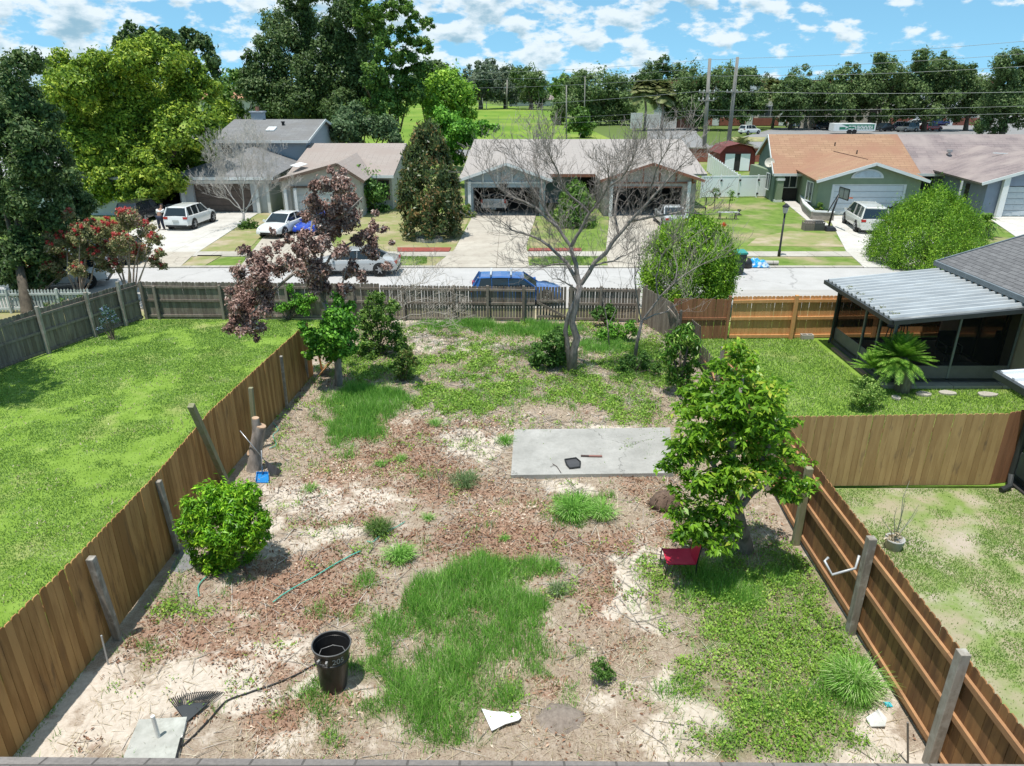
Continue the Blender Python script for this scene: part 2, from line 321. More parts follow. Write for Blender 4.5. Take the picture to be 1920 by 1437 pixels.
DRY = [(560, 1400, 160, 50, .9), (980, 1340, 160, 80, .7), (1130, 1240, 130, 60, .8), (640, 1210, 60, 60, .6), (1190, 1400, 160, 50, .6), (1270, 1080, 40, 120, .8), (1330, 1170, 70, 40, .7), (600, 790, 50, 30, .8), (620, 860, 40, 30, .5), (1010, 1180, 60, 40, .4), (700, 1230, 60, 90, .5), (1060, 880, 200, 14, .4), (1240, 940, 60, 50, .5), (850, 1420, 200, 30, .5)]
def blob(px, py, lst):
    o = np.zeros_like(px)
    for (a, b, rx, ry, s) in lst:
        d = ((px-a)/rx)**2+((py-b)/ry)**2
        o = np.maximum(o, s*np.exp(-(d**1.6)*.7))
    return o
def yardmask(x, y):
    px, py = proj(x, y, 0*x)
    wx = (fbm(x*1.7+9, y*1.7, 5)-.5); wy = (fbm(x*1.7, y*1.7+31, 6)-.5)
    s_ = np.clip(900/np.maximum(y, 5)/10, 3, 20)
    qx = px+wx*s_*17; qy = py+wy*s_*9
    return qx, qy
# ---------------------------------------------------------------- ground sheets
def grid(name, x0, x1, y0, y1, st, zf, attrs, material):
    nx = int((x1-x0)/st)+1; ny = int((y1-y0)/st)+1
    X, Y = np.meshgrid(np.linspace(x0, x1, nx), np.linspace(y0, y1, ny)); x = X.ravel(); y = Y.ravel()
    z = zf(x, y); me = bpy.data.meshes.new(name); me.vertices.add(nx*ny)
    me.vertices.foreach_set('co', np.stack([x, y, z], 1).astype(np.float32).ravel())
    i = np.arange(nx*ny).reshape(ny, nx); f = np.stack([i[:-1, :-1], i[:-1, 1:], i[1:, 1:], i[1:, :-1]], -1).reshape(-1, 4)
    me.loops.add(f.size); me.loops.foreach_set('vertex_index', f.ravel().astype(np.int32))
    me.polygons.add(len(f)); me.polygons.foreach_set('loop_start', np.arange(0, f.size, 4, dtype=np.int32))
    for k, v in attrs(x, y).items():
        at = me.attributes.new(k, 'FLOAT', 'POINT'); at.data.foreach_set('value', v.astype(np.float32))
    me.update(calc_edges=True); o = link(name, me, material, None, True); return tag(o, kind='structure')
def yardmat():
    m, nt = _nodes('yard soil'); N = nt.nodes; L = nt.links
    g = N.new('ShaderNodeNewGeometry')
    def noise(s, d=6, r=.65):
        t = N.new('ShaderNodeTexNoise'); t.inputs['Scale'].default_value = s; t.inputs['Detail'].default_value = d; t.inputs['Roughness'].default_value = r; L.new(g.outputs['Position'], t.inputs[0]); return t.outputs[0]
    def attr(n):
        a = N.new('ShaderNodeAttribute'); a.attribute_name = n; return a.outputs['Fac']
    def mixc(f, a, b):
        x = N.new('ShaderNodeMix'); x.data_type = 'RGBA'
        L.new(f, x.inputs[0])
        for i, v in ((6, a), (7, b)):
            if isinstance(v, tuple): x.inputs[i].default_value = (*v, 1)
            else: L.new(v, x.inputs[i])
        return x.outputs[2]
    def mr(v, a, b, c=0, d=1):
        x = N.new('ShaderNodeMapRange'); x.inputs[1].default_value = a; x.inputs[2].default_value = b; x.inputs[3].default_value = c; x.inputs[4].default_value = d; L.new(v, x.inputs[0]); return x.outputs[0]
    def add(a, b, op='ADD'):
        x = N.new('ShaderNodeMath'); x.operation = op; x.use_clamp = True
        for i, v in enumerate((a, b)):
            if isinstance(v, (int, float)): x.inputs[i].default_value = v
            else: L.new(v, x.inputs[i])
        return x.outputs[0]
    soil = mixc(mr(noise(7), .35, .65), (.295, .23, .17), (.41, .345, .275))
    soil = mixc(mr(noise(45, 3), .45, .62, 0, .55), soil, (.17, .11, .08))
    litter = mixc(mr(noise(26, 5, .8), .38, .6), (.17, .09, .06), (.36, .22, .155))
    sand = mixc(mr(noise(12), .3, .7), (.45, .385, .315), (.62, .55, .475))
    c = mixc(mr(add(attr('litter'), mr(noise(5), .3, .7, -.2, .2)), .3, .75, 0, .8), soil, litter)
    c = mixc(mr(add(attr('sand'), mr(noise(9), .3, .7, -.22, .22)), .25, .62), c, sand)
    c = mixc(mr(attr('green'), .25, .9, 0, .8), c, mixc(mr(noise(20), .4, .6), (.10, .13, .045), (.20, .19, .09)))
    p = N.new('ShaderNodeBsdfPrincipled'); p.inputs['Roughness'].default_value = .95; p.inputs['Specular IOR Level'].default_value = .1; L.new(c, p.inputs['Base Color'])
    b = N.new('ShaderNodeBump'); b.inputs['Strength'].default_value = .6; b.inputs['Distance'].default_value = .03; L.new(noise(30, 8, .75), b.inputs['Height']); L.new(b.outputs[0], p.inputs['Normal'])
    o = N.new('ShaderNodeOutputMaterial'); L.new(p.outputs[0], o.inputs[0]); return m
def yz(x, y): return (fbm(x*.9, y*.9, 3)-.5)*.07+(fbm(x*5, y*5, 4)-.5)*.035
def yattr(x, y):
    qx, qy = yardmask(x, y); n = fbm(x*3, y*3, 8)-.5
    g = np.maximum(blob(qx, qy, TALL), blob(qx, qy, WEED))
    edge = 0.35+n*.5
    return dict(sand=np.clip(blob(qx, qy, SAND)*1.0+n*1.1+edge*.22, 0, 1), litter=np.clip(blob(qx, qy, LITT)+n*.6, 0, 1), green=np.clip(g+n*.3, 0, 1))
YARD = grid('yard_ground', -7.1, 6.15, 4.5, 26.95, .06, yz, yattr, yardmat())
m_base = mat('far ground', (.09, .13, .04), (.13, .18, .055), sc=(.02, .02, .02), rough=1, spec=.05, c3=(.26, .25, .14), sc3=.006, w3=(.55, .75), coord='w')
b = MB(); b.add([(-2500, -60, -.12), (2500, -60, -.12), (2500, 3500, -.12), (-2500, 3500, -.12)], [(0, 1, 2, 3)]); tag(b.build('ground', m_base), kind='structure')
m_lawn = mat('lawn', (.15, .25, .035), (.20, .31, .055), sc=(2.2, 2.2, 2.2), rough=.95, spec=.1, bump=.8, bsc=(30, 30, 30), c3=(.34, .32, .15), sc3=.55, w3=(.55, .8), coord='w', detail=9, contrast=(.4, .6))
m_lawn2 = mat('front lawn', (.10, .17, .03), (.17, .24, .055), sc=(1.5, 1.5, 1.5), rough=.95, spec=.1, bump=.6, bsc=(20, 20, 20), c3=(.33, .27, .17), sc3=.33, w3=(.47, .68), coord='w', detail=9)
m_dry = mat('dry lawn', (.30, .26, .14), (.20, .24, .08), sc=(1.2, 1.2, 1.2), rough=.95, spec=.1, bump=.6, bsc=(20, 20, 20), c3=(.42, .34, .26), sc3=.5, w3=(.5, .7), coord='w', detail=9)
m_patchy = mat('patchy lawn', (.19, .26, .075), (.34, .30, .20), sc=(1.3, 1.3, 1.3), rough=.95, spec=.1, bump=.8, bsc=(30, 30, 30), c3=(.42, .36, .29), sc3=.8, w3=(.5, .66), coord='w', detail=9, contrast=(.42, .6))
m_conc = concretemat('bright concrete', (.60, .58, .54), (.52, .50, .46), (.44, .41, .36), 3.1, 3.4, (.4, .6))
m_conc2 = concretemat('weathered concrete', (.50, .46, .39), (.40, .355, .30), (.56, .52, .45), 3.0, 4.2, (.8, 1.2), .6)
m_road = concretemat('street surface', (.47, .46, .45), (.42, .41, .40), (.38, .37, .355), 0, 0, crack=.5, csc=.14)
m_asph = mat('asphalt', (.19, .19, .19), (.25, .245, .24), sc=(.3, .3, .3), rough=.9, coord='w', detail=8)
m_walk = concretemat('sidewalk', (.50, .47, .42), (.41, .385, .34), (.33, .30, .24), 1.5, 40, (0, 0), .3)
gpoly('lawn', [(-22.5, 4), (-6.9, 4), (-6.45, 27.0), (-14.6, 27.1), (-16.7, 21.5)], 0, m_lawn, px=False)
gpoly('dirt_strip', [(-60, 27.12), (60, 26.8), (60, 28.6), (-60, 28.6)], -.02, m_dry, px=False)
gpoly('lawn', [(-60, 3), (-22, 3), (-16.0, 21.5), (-14.3, 27.0), (-60, 27.0)], -.06, m_lawn2, px=False)
gpoly('lawn', [(5.95, 3), (24, 3), (24, 14.15), (5.95, 14.15)], .0, m_patchy, px=False)
gpoly('lawn', [(6.25, 14.25), (40, 14.25), (40, 26.7), (6.25, 26.7)], .004, m_lawn, px=False)
gpoly('road', [(-90, 28.75), (90, 28.75), (90, 35.8), (-90, 35.8)], .0, m_road, px=False)
gpoly('kerb', [(-90, 35.82), (90, 35.82), (90, 36.15), (-90, 36.15)], .05, m_walk, px=False, t=.1)
gpoly('kerb', [(-90, 28.5), (90, 28.5), (90, 28.73), (-90, 28.73)], .05, m_walk, px=False, t=.1)
gpoly('gutter_strip', [(-90, 28.8), (90, 28.8), (90, 31.4), (-90, 31.7)], .006, mat('worn road edge', (.40,.385,.36), (.34,.325,.30), sc=(.5,2,1), rough=.9, coord='w', detail=8), px=False, t=.02)
gpoly('verge', [(-90, 36.17), (90, 36.17), (90, 38.35), (-90, 38.35)], .02, m_lawn2, px=False)
gpoly('sidewalk', [(-90, 38.37), (90, 38.37), (90, 39.6), (-90, 39.6)], .045, m_walk, px=False)
gpoly('front_lawn', [(-90, 39.62), (90, 39.62), (90, 100), (-90, 100)], .02, m_lawn2, px=False)
gpoly('field', [(-60, 112), (18, 112), (16, 300), (-30, 520), (-160, 520), (-160, 112)], .0, mat('field grass', (.11, .20, .03), (.18, .27, .045), sc=(.12, .05, .05), rough=1, spec=.05, coord='w', detail=10, c3=(.28, .32, .08), sc3=.02), px=False)
gpoly('back_road', [(-160, 100.5), (160, 100.5), (160, 111), (-160, 111)], .03, m_asph, px=False)
gpoly('side_road', [(20, 111.2), (30, 111.2), (37, 150), (46, 190), (34, 190), (27, 150)], .03, m_asph, px=False)
gpoly('parking_lot', [(30, 116), (190, 116), (230, 300), (60, 172)], .028, m_asph, px=False)
gpoly('verge', [(31, 111.2), (190, 111.2), (190, 115.6), (31, 115.6)], .06, m_dry, px=False)
gpoly('verge', [(38, 128), (60, 128), (70, 140), (41, 140)], .07, m_dry, px=False)
# driveways
gpoly('driveway', [(150, 480), (366, 478), (492, 396), (330, 396)], .05, m_conc)
gpoly('driveway', [(120, 502), (338, 502), (369, 474), (130, 474)], .052, m_conc2)
gpoly('driveway', [(450, 502), (640, 502), (600, 400), (530, 400)], .05, m_conc2)
gpoly('dry_lawn', [(372, 474), (462, 474), (528, 402), (494, 397)], .04, m_dry)
gpoly('verge', [(336, 502), (372, 480), (418, 480), (380, 502)], .045, m_dry)
gpoly('dry_lawn', [(640, 474), (850, 474), (880, 410), (640, 390)], .04, m_dry)
gpoly('driveway', [(812, 503), (852, 470), (889, 402), (1006, 402), (987, 462), (992, 503)], .054, m_conc2)
gpoly('driveway', [(1140, 503), (1136, 470), (1143, 406), (1272, 406), (1290, 470), (1310, 503)], .054, m_conc2)
gpoly('walkway', [(1466, 376), (1489, 376), (1556, 424), (1524, 424)], .05, m_conc)
gpoly('driveway', [(1620, 503), (1586, 472), (1552, 406), (1706, 406), (1790, 503)], .054, m_conc)
gpoly('driveway', [(1850, 408), (2030, 408), (2080, 503), (1990, 503), (1905, 446)], .054, m_conc)
gpoly('brick_border', [(745, 474), (842, 474), (846, 467), (745, 467)], .09, mat('red brick paving', (.30, .07, .05), (.22, .06, .045), sc=(8, 8, 8)))
gpoly('brick_border', [(990, 473), (1090, 473), (1090, 468), (993, 468)], .09, MATS['red brick paving'])
gpoly('bare_dirt', [(1400, 462), (1585, 464), (1560, 440), (1480, 434), (1420, 446)], .032, m_dry)
# concrete pads in the yard
m_slab = concretemat('old slab', (.40, .39, .365), (.29, .285, .265), (.48, .47, .445), 0, 0, crack=.7, csc=.35)
o = gpoly('concrete_slab', [(958, 898), (1262, 894), (1256, 808), (964, 812)], .10, m_slab, t=.16)
o = gpoly('concrete_pad', [(225, 1445), (330, 1445), (352, 1350), (262, 1355)], .06, mat('pale pad', (.42, .42, .39), (.30, .305, .275), sc=(4, 4, 4), rough=.95, detail=8, c3=(.48, .49, .45), sc3=3), t=.1)
# ---------------------------------------------------------------- fences
m_wd = mat('tan boards', (.43, .25, .10), (.27, .145, .055), sc=(9, 9, 1.2), rough=.85, spec=.15, rnd=.8, detail=8, c3=(.17, .10, .05), sc3=(5, 5, 1.0), w3=(.58, .74), coord='w')
m_wd_r = mat('brown boards', (.30, .16, .07), (.17, .09, .045), sc=(9, 9, 1.2), rough=.85, spec=.15, rnd=.5, detail=8, c3=(.12, .065, .04), sc3=(3, 3, .8), w3=(.56, .72), coord='w')
m_wd_g = mat('golden boards', (.44, .29, .13), (.33, .205, .09), sc=(9, 9, 1.2), rough=.85, spec=.15, rnd=.45, detail=8, c3=(.17, .115, .07), sc3=(6, 6, 1.4), w3=(.6, .75), coord='w')
m_wd_o = mat('orange boards', (.62, .34, .15), (.52, .27, .11), sc=(9, 9, 1.2), rough=.8, spec=.15, rnd=.3, detail=8, coord='w')
m_wd_d = mat('dark red boards', (.30, .14, .07), (.22, .10, .05), sc=(9, 9, 1.2), rough=.8, rnd=.4, detail=8, coord='w')
m_grey = mat('grey weathered boards', (.25, .215, .18), (.145, .12, .10), sc=(12, 12, 1.2), rough=.95, spec=.1, rnd=.5, detail=8, c3=(.15, .115, .085), sc3=(2, 2, .8), w3=(.58, .75), coord='w')
m_post = mat('grey posts', (.33, .30, .26), (.20, .18, .15), sc=(14, 14, 2), rough=.95, spec=.1, rnd=.3, detail=8, c3=(.40, .38, .34), sc3=6, coord='w')
m_moss = mat('mossy post', (.20, .21, .11), (.28, .26, .18), sc=(10, 10, 2), rough=.95, spec=.1, detail=8, coord='w')
m_rail = mat('orange rails', (.42, .23, .11), (.30, .16, .08), sc=(3, 3, 12), rough=.85, rnd=.3, detail=6, coord='w')
def along(pts, s):
    for a, b in zip(pts[:-1], pts[1:]):
        l = (b-a).length
        if s <= l: return a+(b-a)*(s/l), (b-a).normalized()
        s -= l
    return pts[-1], (pts[-1]-pts[-2]).normalized()
def fence(name, label, pts, h0, h1, rail_side, m_b, m_r, m_p, bw=.14, gap=.009, rails=(.25, .9, 1.5), rail_w=.04, rail_h=.085, posts=(), ph=.05, pw=.09, top='dog', jit=.012, th=.018, group=None, cat='fence', sag=None, psides=None):
    pts = [Vector((*p, 0)) for p in pts]; tot = sum((b-a).length for a, b in zip(pts[:-1], pts[1:]))
    root = thing(name, label, cat, tuple(pts[0]), group); mb = MB(); s = 0.0
    while s+bw*.6 < tot:
        w = min(bw, tot-s); p, d = along(pts, s+w/2); n = Vector((-d.y, d.x, 0))
        h = (h0+(h1-h0)*s/tot+U(-jit, jit))+(sag(s/tot) if sag else 0); mb.rv = random.random(); hw = w/2-gap/2; lean = U(-.006, .006)
        c = min(.028, w*.25)
        prof = [(-hw, .02), (hw, .02), (hw, h-c), (hw-c, h), (-hw+c, h), (-hw, h-c)] if top == 'dog' else [(-hw, .02), (hw, .02), (hw, h-.05), (0, h), (-hw, h-.05)]
        mb.prism([p+d*(u+lean*z)+Vector((0, 0, z))+n*U(-.002, .002) for u, z in prof], n*th); s += bw
    mb.build('boards', m_b, root)
    for z in rails:
        r = MB(); r.rv = random.random(); acc = 0
        k = max(2, int(tot/2.4)+1); q = []
        for i in range(k+1):
            p, d = along(pts, tot*i/k); n = Vector((-d.y, d.x, 0)); q.append(p+n*(rail_side*(rail_w/2+.002)+(th if rail_side > 0 else 0))+Vector((0, 0, z*(h0+(h1-h0)*i/k)/h0+U(-.012, .012))))
        for i in range(k): r.rv = random.random(); r.bar(q[i], q[i+1]-(q[i+1]-q[i]).normalized()*.004, rail_w, rail_h)
        r.build('rail', m_r, root)
    for i, a in enumerate(posts):
        s_, hh, lean = a[0], a[1], (a[2] if len(a) > 2 else (0, 0)); mm = a[3] if len(a) > 3 else m_p; sd = rail_side if psides is None else psides
        p, d = along(pts, s_); n = Vector((-d.y, d.x, 0)); off = rail_side*(rail_w+.006+pw/2) if psides is None else psides*(pw/2+.006)+(th if psides > 0 else 0)
        if psides is None and rail_side > 0: off += th
        p = p+n*off; q = MB(); q.rv = random.random(); q.bar(p+Vector((0, 0, -.05)), p+Vector((lean[0], lean[1], hh)), pw, pw, up=(0, 1, 0)); o = q.build('post', mm, root); bevel(o, .006, 1)
    return root
fence('board_fence', 'long tan board fence between the bright left lawn and the bare yard', [(-6.95, 5.6), (-6.72, 9.3), (-6.68, 11.65), (-6.78, 14.5), (-6.6, 17.5), (-6.35, 21.2)], 1.83, 1.78, 1, m_wd, m_rail, m_post, rails=(.25, 1.5), posts=(), jit=.01)
LF = bpy.data.objects['board_fence']
def lone_post(parent, base, top, w, material):
    q = MB(); q.rv = U(.2, .8); q.bar(base, top, w, w, up=(0, 1, 0)); o = q.build('post', material, parent); bevel(o, .006, 1); return o
for bx, by, tx, ty, Yt, mm, w in ((205, 1200, 170, 1046, 9.22, m_post, .115), (325, 1040, 297, 902, 11.6, m_post, .095), (408, 912, 358, 760, 13.0, m_moss, .12), (481, 846, 470, 727, 16.1, m_moss, .10), (538, 770, 527, 668, 18.1, m_post, .07), (570, 715, 572, 662, 20.2, m_post, .07)):
    g0 = G(bx, by, -.05); g0.x = max(g0.x, -6.6 if by > 800 else -6.45); lone_post(LF, g0, P(tx, ty, Yt), w, mm)
fence('board_fence', 'brown board fence with inner rails along the right side of the yard', [(5.80, 5.0), (5.84, 9.5), (5.86, 12.0), (5.98, 14.2)], 1.80, 1.80, 1, m_wd_r, m_rail, m_post, rails=(.18, .90, 1.55), posts=[(1.95, 1.95), (4.45, 1.92), (7.0, 1.75, (.0, 0), m_moss), (9.05, 1.8)], rail_w=.045, rail_h=.09, pw=.13, bw=.145)
fence('board_fence', 'brown board fence running on behind the big leafy tree', [(5.98, 14.35), (6.0, 17.0), (6.02, 18.9)], 1.75, 1.7, 1, m_wd_r, m_rail, m_post, rails=(.2, .9, 1.5), posts=[(2.3, 1.8), (4.4, 1.8)])
fence('board_fence', 'golden tan board fence beyond the potted plant, closing off the patchy lawn', [(6.05, 14.2), (11.05, 14.28)], 1.80, 1.84, 1, m_wd_g, m_rail, m_post, rails=(.3, 1.4), jit=.006, bw=.14)
fence('board_fence', 'dark end section of the golden fence beside the screened room', [(11.06, 14.29), (11.62, 14.42)], 1.86, 1.9, 1, m_wd_d, m_rail, m_post, rails=(.3, 1.4))
fence('board_fence', 'bright orange board fence beside the screened porch', [(7.95, 24.7), (20.5, 25.1)], 1.60, 1.60, -1, m_wd_o, m_wd_o, m_wd_o, rails=(.1, .78, 1.42), posts=[(2.25, 1.66), (5.3, 1.66), (8.0, 1.66)], rail_h=.11, rail_w=.06, pw=.12, jit=.004)
fence('board_fence', 'dark red brown fence section under the tall rounded conifer', [(5.8, 24.6), (7.9, 24.68)], 1.55, 1.5, -1, m_wd_d, m_wd_d, m_wd_d, rails=(.8,), posts=[(2.0, 1.65)])
fence('board_fence', 'grey weathered board fence across the back of the left lawn', [(-14.65, 27.2), (-9.5, 27.15), (-5.2, 27.1)], 1.50, 1.45, -1, m_grey, m_grey, m_grey, rails=(.12, .75, 1.3), posts=[(.12, 1.55), (.62, 1.35), (3.2, 1.4), (5.8, 1.4), (8.4, 1.4)], bw=.13, gap=.003, rail_w=.05, pw=.1)
fence('picket_fence', 'dark gappy grey fence at the back of the weedy yard behind the dead tree', [(-5.15, 27.0), (.9, 26.85)], 1.42, 1.38, -1, m_grey, m_grey, m_grey, rails=(.1, .72, 1.28), posts=[(.9, 1.4), (2.9, 1.45), (4.2, 1.45), (5.6, 1.45)], bw=.115, gap=.012, rail_w=.05, pw=.1)
gt = thing('fence_gate', 'grey wooden gate with a diagonal brace in the back fence', 'gate', (.95, 26.85, 0))
b = MB()
for i in range(10): b.rv = random.random(); x = .96+i*.118; b.box(x, x+.09, 26.84, 26.858, .05, 1.38+U(-.01, .01))
b.build('boards', m_grey, gt); b = MB(); b.bar((.96, 26.81, .2), (2.1, 26.81, .2), .04, .09); b.bar((.96, 26.81, .82), (2.1, 26.81, .82), .04, .09); b.build('rail', m_grey, gt)
b = MB(); b.bar((1.0, 26.765, .78), (2.05, 26.765, .22), .04, .09); b.build('brace', m_grey, gt)
fence('picket_fence', 'gappy grey fence between the gate and the warped corner boards', [(2.2, 26.85), (5.0, 26.75)], 1.38, 1.34, -1, m_grey, m_grey, m_grey, rails=(.1, .72, 1.28), posts=[(.1, 1.5), (1.25, 1.45), (2.7, 1.4)], bw=.115, gap=.012, rail_w=.05, pw=.1)
fence('board_fence', 'grey weathered side fence with tall posts left of the bright lawn', [(-19.6, 15.5), (-16.75, 21.5), (-14.7, 27.1)], 1.62, 1.55, -1, m_grey, m_grey, m_post, rails=(.1, .8, 1.4), posts=[(2.1, 1.75), (4.3, 1.8), (6.3, 1.8), (8.4, 1.7), (10.3, 1.7), (11.7, 1.75)], rail_w=.045, pw=.11, bw=.14)
m_white = mat('white paint', (.72, .73, .72), (.66, .67, .66), sc=(2, 2, 2), rough=.5)
m_pick = mat('pale picket paint', (.50, .52, .50), (.38, .40, .38), sc=(5, 5, 5), rough=.8)
fence('picket_fence', 'pale narrow picket fence behind the grey side fence', [(-23.5, 27.9), (-17.2, 28.2)], .95, .95, -1, m_pick, m_pick, m_pick, rails=(.15, .75), posts=[(1, 1.0), (3, 1.0), (5, 1.0)], bw=.13, gap=.05, top='pt', pw=.08)
# right side corner: old grey boards, partly fallen
fence('board_fence', 'grey corner boards leaning at the far right of the weedy yard', [(5.05, 26.7), (5.75, 24.6), (5.7, 23.3)], 1.45, 1.35, 1, m_grey, m_grey, m_grey, rails=(.2, 1.2), posts=[(.1, 1.5), (3.3, 1.45)], jit=.02)
def warped():
    mb = MB(); root = thing('warped_fence', 'warped grey fence panel curling behind the small drooping tree', 'fence', (6.1, 19.2, 0)); 
    for i in range(24):
        t = i/23; x = 5.95+.35*math.sin(t*2.3); y = 19.1+t*3.6; h = 1.25-.75*math.sin(min(1, t*1.5)*2.2)*(t < .8)+.1; mb.rv = random.random(); mb.bar((x, y, 0), (x+.18*math.sin(t*5), y, max(h, .35)), .02, .14, up=(0, 1, 0))
    mb.build('boards', m_grey, root); r = MB(); r.tube([(6.0, 19.1, .3), (6.25, 20.5, .3), (6.3, 22.7, .3)], .03, 4); r.build('rail', m_rail, root)
warped()
b = MB(); b.rv = .5; b.bar((-6.15, 21.3, .05), (-5.6, 21.2, .62), .03, .75, up=(0, 1, 0)); b.bar((-6.1, 21.25, .0), (-6.15, 21.2, .7), .05, .05); tag(b.build('leaning_board', m_wd_o), 'short orange board leaning at the far end of the tan fence', 'board')
# white vinyl fence beside the green house
m_vin = mat('white vinyl', (.84, .86, .90), (.80, .82, .86), sc=(1, 1, 1), rough=.4)
m_vin2 = mat('black hinge', (.03, .03, .03))
vf = thing('vinyl_fence', 'white vinyl panel fence with double gate across the side yard of the green house', 'fence', G(1313, 372)[:])
a0 = G(1313, 372); a1 = G(1452, 370); n = 4
for i in range(n):
    p = a0.lerp(a1, i/n); q = a0.lerp(a1, (i+1)/n); b = MB(); b.bar((p.x+.06, p.y, .9), (q.x-.06, q.y, .9), .04, 1.6); b.build('panel', m_vin, vf)
    b = MB(); b.bar((p.x+.06, p.y, 1.74), (q.x-.06, q.y, 1.74), .07, .1); b.build('rail', m_vin, vf)
for i in range(n+1):
    p = a0.lerp(a1, i/n); b = MB(); b.bar((p.x, p.y, 0), (p.x, p.y, 1.86), .11, .11); b.build('post', m_vin, vf)
for i in (1, 2, 3):
    p = a0.lerp(a1, i/n)
    for zz in (.25, 1.35): b = MB(); b.box(p.x-.05, p.x+.12, p.y-.09, p.y-.058, zz, zz+.15); b.build('hinge', m_vin2, vf)
v2 = thing('vinyl_fence', 'white vinyl fence run leading back to the brick wall beside the red shed', 'fence', G(1382, 372)[:])
a0 = G(1382, 371); a1 = G(1326, 322); k = 14; b = MB(); c = MB()
for i in range(k+1):
    p = a0.lerp(a1, i/k); (b if i % 2 else b).bar((p.x, p.y, 0), (p.x, p.y, 1.9), .13, .13)
    if i < k:
        q = a0.lerp(a1, (i+1)/k); c.bar((p.x, p.y, .95), (q.x, q.y, .95), .05, 1.7)
b.build('posts', m_white, v2); c.build('panels', m_vin, v2)
# brick wall along the back road
m_brick = shinglemat('red brick', (.30, .085, .06), (.22, .07, .05), bw=.5, bh=.2, bump=.1)
def brickwall():
    root = thing('brick_wall', 'low red brick wall along the back road behind the duplexes', 'wall', (40, 93, 0))
    b = MB(); b.box(20, 60, 92, 92.4, 0, 1.6); b.build('wall', mat('brick wall', (.25, .07, .05), (.34, .13, .09), sc=(1.5, 1.5, 6), coord='w', rough=.9, detail=8), root)
    b = MB(); b.box(19.9, 60.1, 91.9, 92.5, 1.61, 1.75); b.build('coping', mat('brick coping', (.3, .27, .24)), root)
brickwall()
# ---------------------------------------------------------------- buildings
m_trim = mat('white trim', (.66, .68, .68), (.60, .62, .62), sc=(2, 2, 2), rough=.5)
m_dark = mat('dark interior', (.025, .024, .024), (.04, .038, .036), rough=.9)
m_win = glassmat('window glass', (.03, .04, .05))
def wallbox(parent, name, x0, x1, y0, y1, z0, z1, m):
    b = MB(); b.box(x0, x1, y0, y1, z0, z1); return b.build(name, m, parent)
def window(parent, x0, x1, y, z0, z1, fr=m_trim, axis='y', out=-1, mull=1, fw=.07):
    """framed window lying on the plane y (or x) with frame proud of the wall"""
    b = MB(); e = .05
    def bx(a0, a1, d0, d1, c0, c1, mb):
        if axis == 'y': mb.box(a0, a1, y+min(d0, d1), y+max(d0, d1), c0, c1)
        else: mb.box(y+min(d0, d1), y+max(d0, d1), a0, a1, c0, c1)
    o1 = out*e
    bx(x0-fw, x0, out*.004, o1, z0-fw, z1+fw, b); bx(x1, x1+fw, out*.004, o1, z0-fw, z1+fw, b)
    bx(x0+.002, x1-.002, out*.004, o1, z1, z1+fw, b); bx(x0+.002, x1-.002, out*.004, o1*1.3, z0-fw, z0, b)
    for i in range(mull):
        xm = x0+(x1-x0)*(i+1)/(mull+1); bx(xm-.03, xm+.03, out*.02, o1*.8, z0+.002, z1-.002, b)
    w = b.build('window', fr, parent); ORG[w.name] = ORG[parent.name]
    g = MB(); bx(x0+.001, x1-.001, out*.003, out*.018, z0+.001, z1-.001, g); p = g.build('pane', m_win, w); return w
def panel_door(parent, name, x0, x1, y, z0, z1, m, rows=4, trim=None):
    b = MB(); h = (z1-z0)/rows
    for i in range(rows):
        b.box(x0, x1, y-.04, y-.004, z0+i*h+.012, z0+(i+1)*h-.012)
        n = 8; w = (x1-x0)/n
        for j in range(n): b.box(x0+j*w+.08, x0+(j+1)*w-.08, y-.055, y-.041, z0+i*h+.1, z0+(i+1)*h-.1)
    o = b.build(name, m, parent)
    if trim:
        t = MB(); t.box(x0-.3, x0-.01, y-.07, y-.003, z0, z1+.3); t.box(x1+.01, x1+.3, y-.07, y-.003, z0, z1+.3); t.box(x0-.008, x1+.008, y-.07, y-.003, z1+.01, z1+.3); t.build('garage_trim', trim, parent)
    return o
def roof(parent, faces, m, t=.14, name='roof'):
    b = MB()
    for f in faces: b.slab(f, t)
    return b.build(name, m, parent)
def gable_poly(parent, name, pts, d, m):
    b = MB(); b.prism(pts, d); return b.build(name, m, parent)
def fascia(parent, pts, m, w=.05, h=.2, name='fascia'):
    b = MB()
    for p, q in zip(pts[:-1], pts[1:]): b.bar(p, q, w, h)
    return b.build(name, m, parent)
def V3(*a): return Vector(a)
